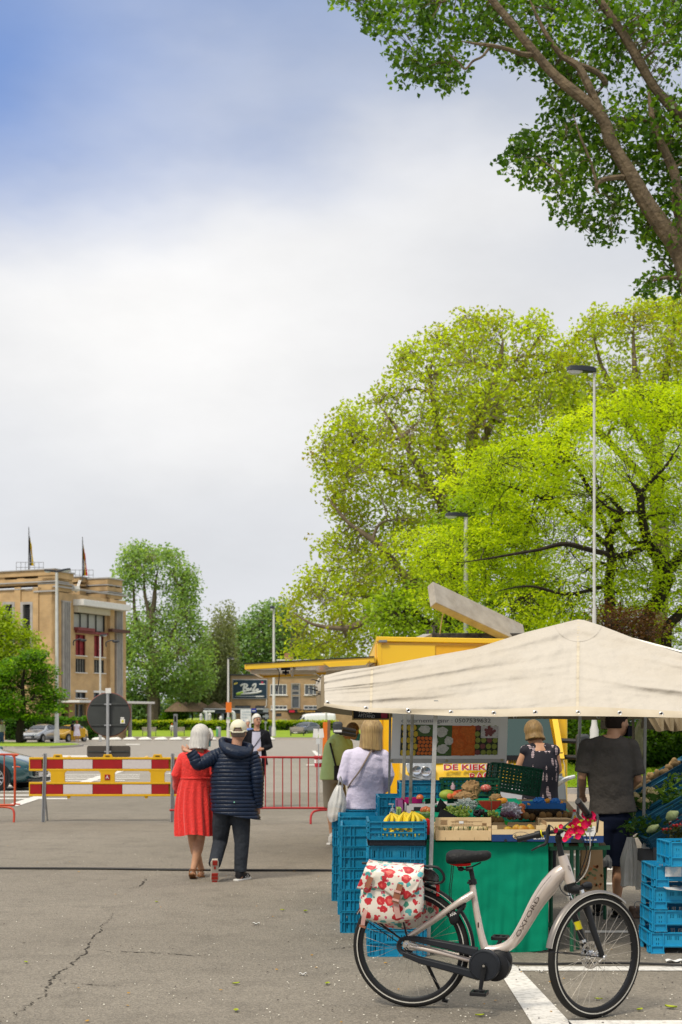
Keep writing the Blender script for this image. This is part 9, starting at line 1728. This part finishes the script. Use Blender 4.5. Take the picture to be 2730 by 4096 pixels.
def pouch(off0,off1,dx=0,dy=0):
 mb=MB();n=22
 def pf(px,py,o):return bp(px+dx,py+dy,o)
 out=[(1440,3560),(1436,3620),(1440,3665),(1460,3685),(1500,3690),(1545,3698),(1600,3694),(1660,3680),(1694,3662),(1700,3600),(1700,3500),(1640,3458),(1560,3452),(1470,3470)];cx,cy=1568,3575;rings=[]
 for k_,o in((.86,off0),(.97,off0+(off1-off0)*.15),(1,off0+(off1-off0)*.5),(.97,off0+(off1-off0)*.8),(.85,off1),(.4,off1+(off1-off0)*.06)):rings.append([pf(cx+(x-cx)*k_,cy+(y-cy)*k_,o) for x,y in out])
 mb.loft(rings);return mb
pouch(-.085,-.22).build('bag',flo,pnt,subd=2)
mb=MB();FT=[(1480,3438),(1560,3450),(1640,3456),(1697,3458)]
def flapf(u,v):
 xt=1478+220*u;yt=3438+20*u**.5;edge=[(0,1428,3552),(.12,1470,3560),(.22,1476,3548),(.45,1530,3555),(.62,1580,3590),(.78,1622,3600),(.9,1655,3575),(1.,1695,3500)]
 xb=float(np.interp(u,[e[0] for e in edge],[e[1] for e in edge]));yb=float(np.interp(u,[e[0] for e in edge],[e[2] for e in edge]));off=-.02-.215*min(1,v*2.6)**.7-.012*math.sin(v*3)-.006*mnoise.noise(V((u*6,v*4,0)));return bp(xt+(xb-xt)*v,yt+(yb-yt)*v+(-6*math.sin(PI*min(1,v*2))),off)
mb.grid(flapf,50,22);fo_=mb.build('flap',flo,pnt,ang=80);md=fo_.modifiers.new('solid','SOLIDIFY');md.thickness=.004
mb=MB();mb.tube([flapf(u,1) for u in np.linspace(0,1,50)],.003,5);mb.build('flap_piping',M('cream piping',(.62,.52,.36)),fo_)
def strap(name,pts,w_,m_,th=.005):
 mb=MB();ps=smooth_path([V(p) for p in pts],4);rings=[]
 for i,p in enumerate(ps):tdir=(ps[min(i+1,len(ps)-1)]-ps[max(i-1,0)]).normalized();sd3=tdir.cross(lf_).normalized();rings.append([p+sd3*w_/2,p-sd3*w_/2,p-sd3*w_/2-lf_*th,p+sd3*w_/2-lf_*th])
 mb.loft(rings);return mb.build(name,m_,pnt,smooth=False)
strap('strap',[bp(1603,3537,-.262),bp(1592,3575,-.268)],.034,lea,.006);strap('strap',[bp(1592,3570,-.266),bp(1582,3612,-.262)],.040,lea,.008);strap('strap',[bp(1586,3600,-.250),bp(1588,3640,-.246),bp(1597,3672,-.240)],.034,pink,.004);strap('strap',[bp(1486,3508,-.258),bp(1468,3550,-.262)],.030,lea);strap('strap',[bp(1466,3640,-.236),bp(1458,3662,-.236),bp(1452,3700,-.225)],.024,pink)
for x,y,o in((1592,3566,-.276),(1585,3600,-.272),(1452,3706,-.228)):strap('buckle',[bp(x,y-4,o),bp(x-2,y+4,o)],.040,pink if y<3700 else lea,.005)
mb=MB();mb.lathe([(.005,0),(.003,.003)],bp(1603,3541,-.27),10,-lf_);mb.build('rivet',M('brass',(.5,.38,.08)),pnt)
pn2=thing('pannier_bag','matching rose printed pannier on the far side of the rear wheel, partly hidden','pannier',bp(1600,3720,.18));pouch(.085,.2,60,22).build('bag',flo,pn2,subd=2)
# flower garland on the handlebar
ga=thing('flower_garland','garland of magenta artificial blossoms wound round the handlebar','flowers',P(2310,3320,8.05));mg=M('magenta petal',(.62,.005,.10),.6,col2=(.72,.02,.04),vs=30);lg2=M('lime petal leaf',(.38,.50,.03),.6,col2=(.6,.6,.04),vs=30);rg_=random.Random(8)
mb=MB();mb.tube([P(2215,3325,8.18),P(2250,3318,8.1),P(2300,3330,8.0),P(2330,3290,7.97),P(2375,3275,7.92)],.003,5,sub=4);mb.build('vine',M('stem green',(.15,.2,.03)),ga)
for px,py,s in((2222,3320,9),(2245,3306,8),(2300,3282,12),(2335,3258,13),(2365,3262,14),(2375,3278,10),(2288,3302,13),(2312,3300,17),(2338,3300,14),(2352,3290,14),(2300,3320,13),(2325,3318,15),(2275,3340,12),(2262,3358,9),(2312,3345,10),(2285,3322,11),(2350,3276,10),(2266,3345,8),(2322,3333,9)):
 c=P(px,py,7.92+rg_.uniform(-.03,.03)+(px<2260)*.22);nr=V((rg_.uniform(-.6,.6),-1,rg_.uniform(-.4,.6))).normalized();a0,a1=frame(nr);r=s/F*8*1.25;mb=MB();k0=rg_.uniform(0,6)
 for i in range(5):
  a=k0+2*PI*i/5;dr=a0*math.cos(a)+a1*math.sin(a);sd4=nr.cross(dr);mb.grid(lambda u,v:c+dr*(r*(.1+.9*v))+sd4*((u-.5)*r*1.25*math.sin(PI*min(.95,.15+v*.8))**.7)+nr*(r*(.35*v*v+.3*abs(u-.5))),4,4)
 o=mb.build('blossom',mg,ga,ang=80);mb=MB()
 for i in range(2):a=rg_.uniform(0,6);dr=a0*math.cos(a)+a1*math.sin(a);sd4=nr.cross(dr);mb.grid(lambda u,v:c-nr*.006+dr*(r*(.4+1.1*v))+sd4*((u-.5)*r*.8*math.sin(PI*min(.97,.1+v*.9)))+nr*.004*u,3,4)
 mb.build('leaf',lg2,ga,ang=80)
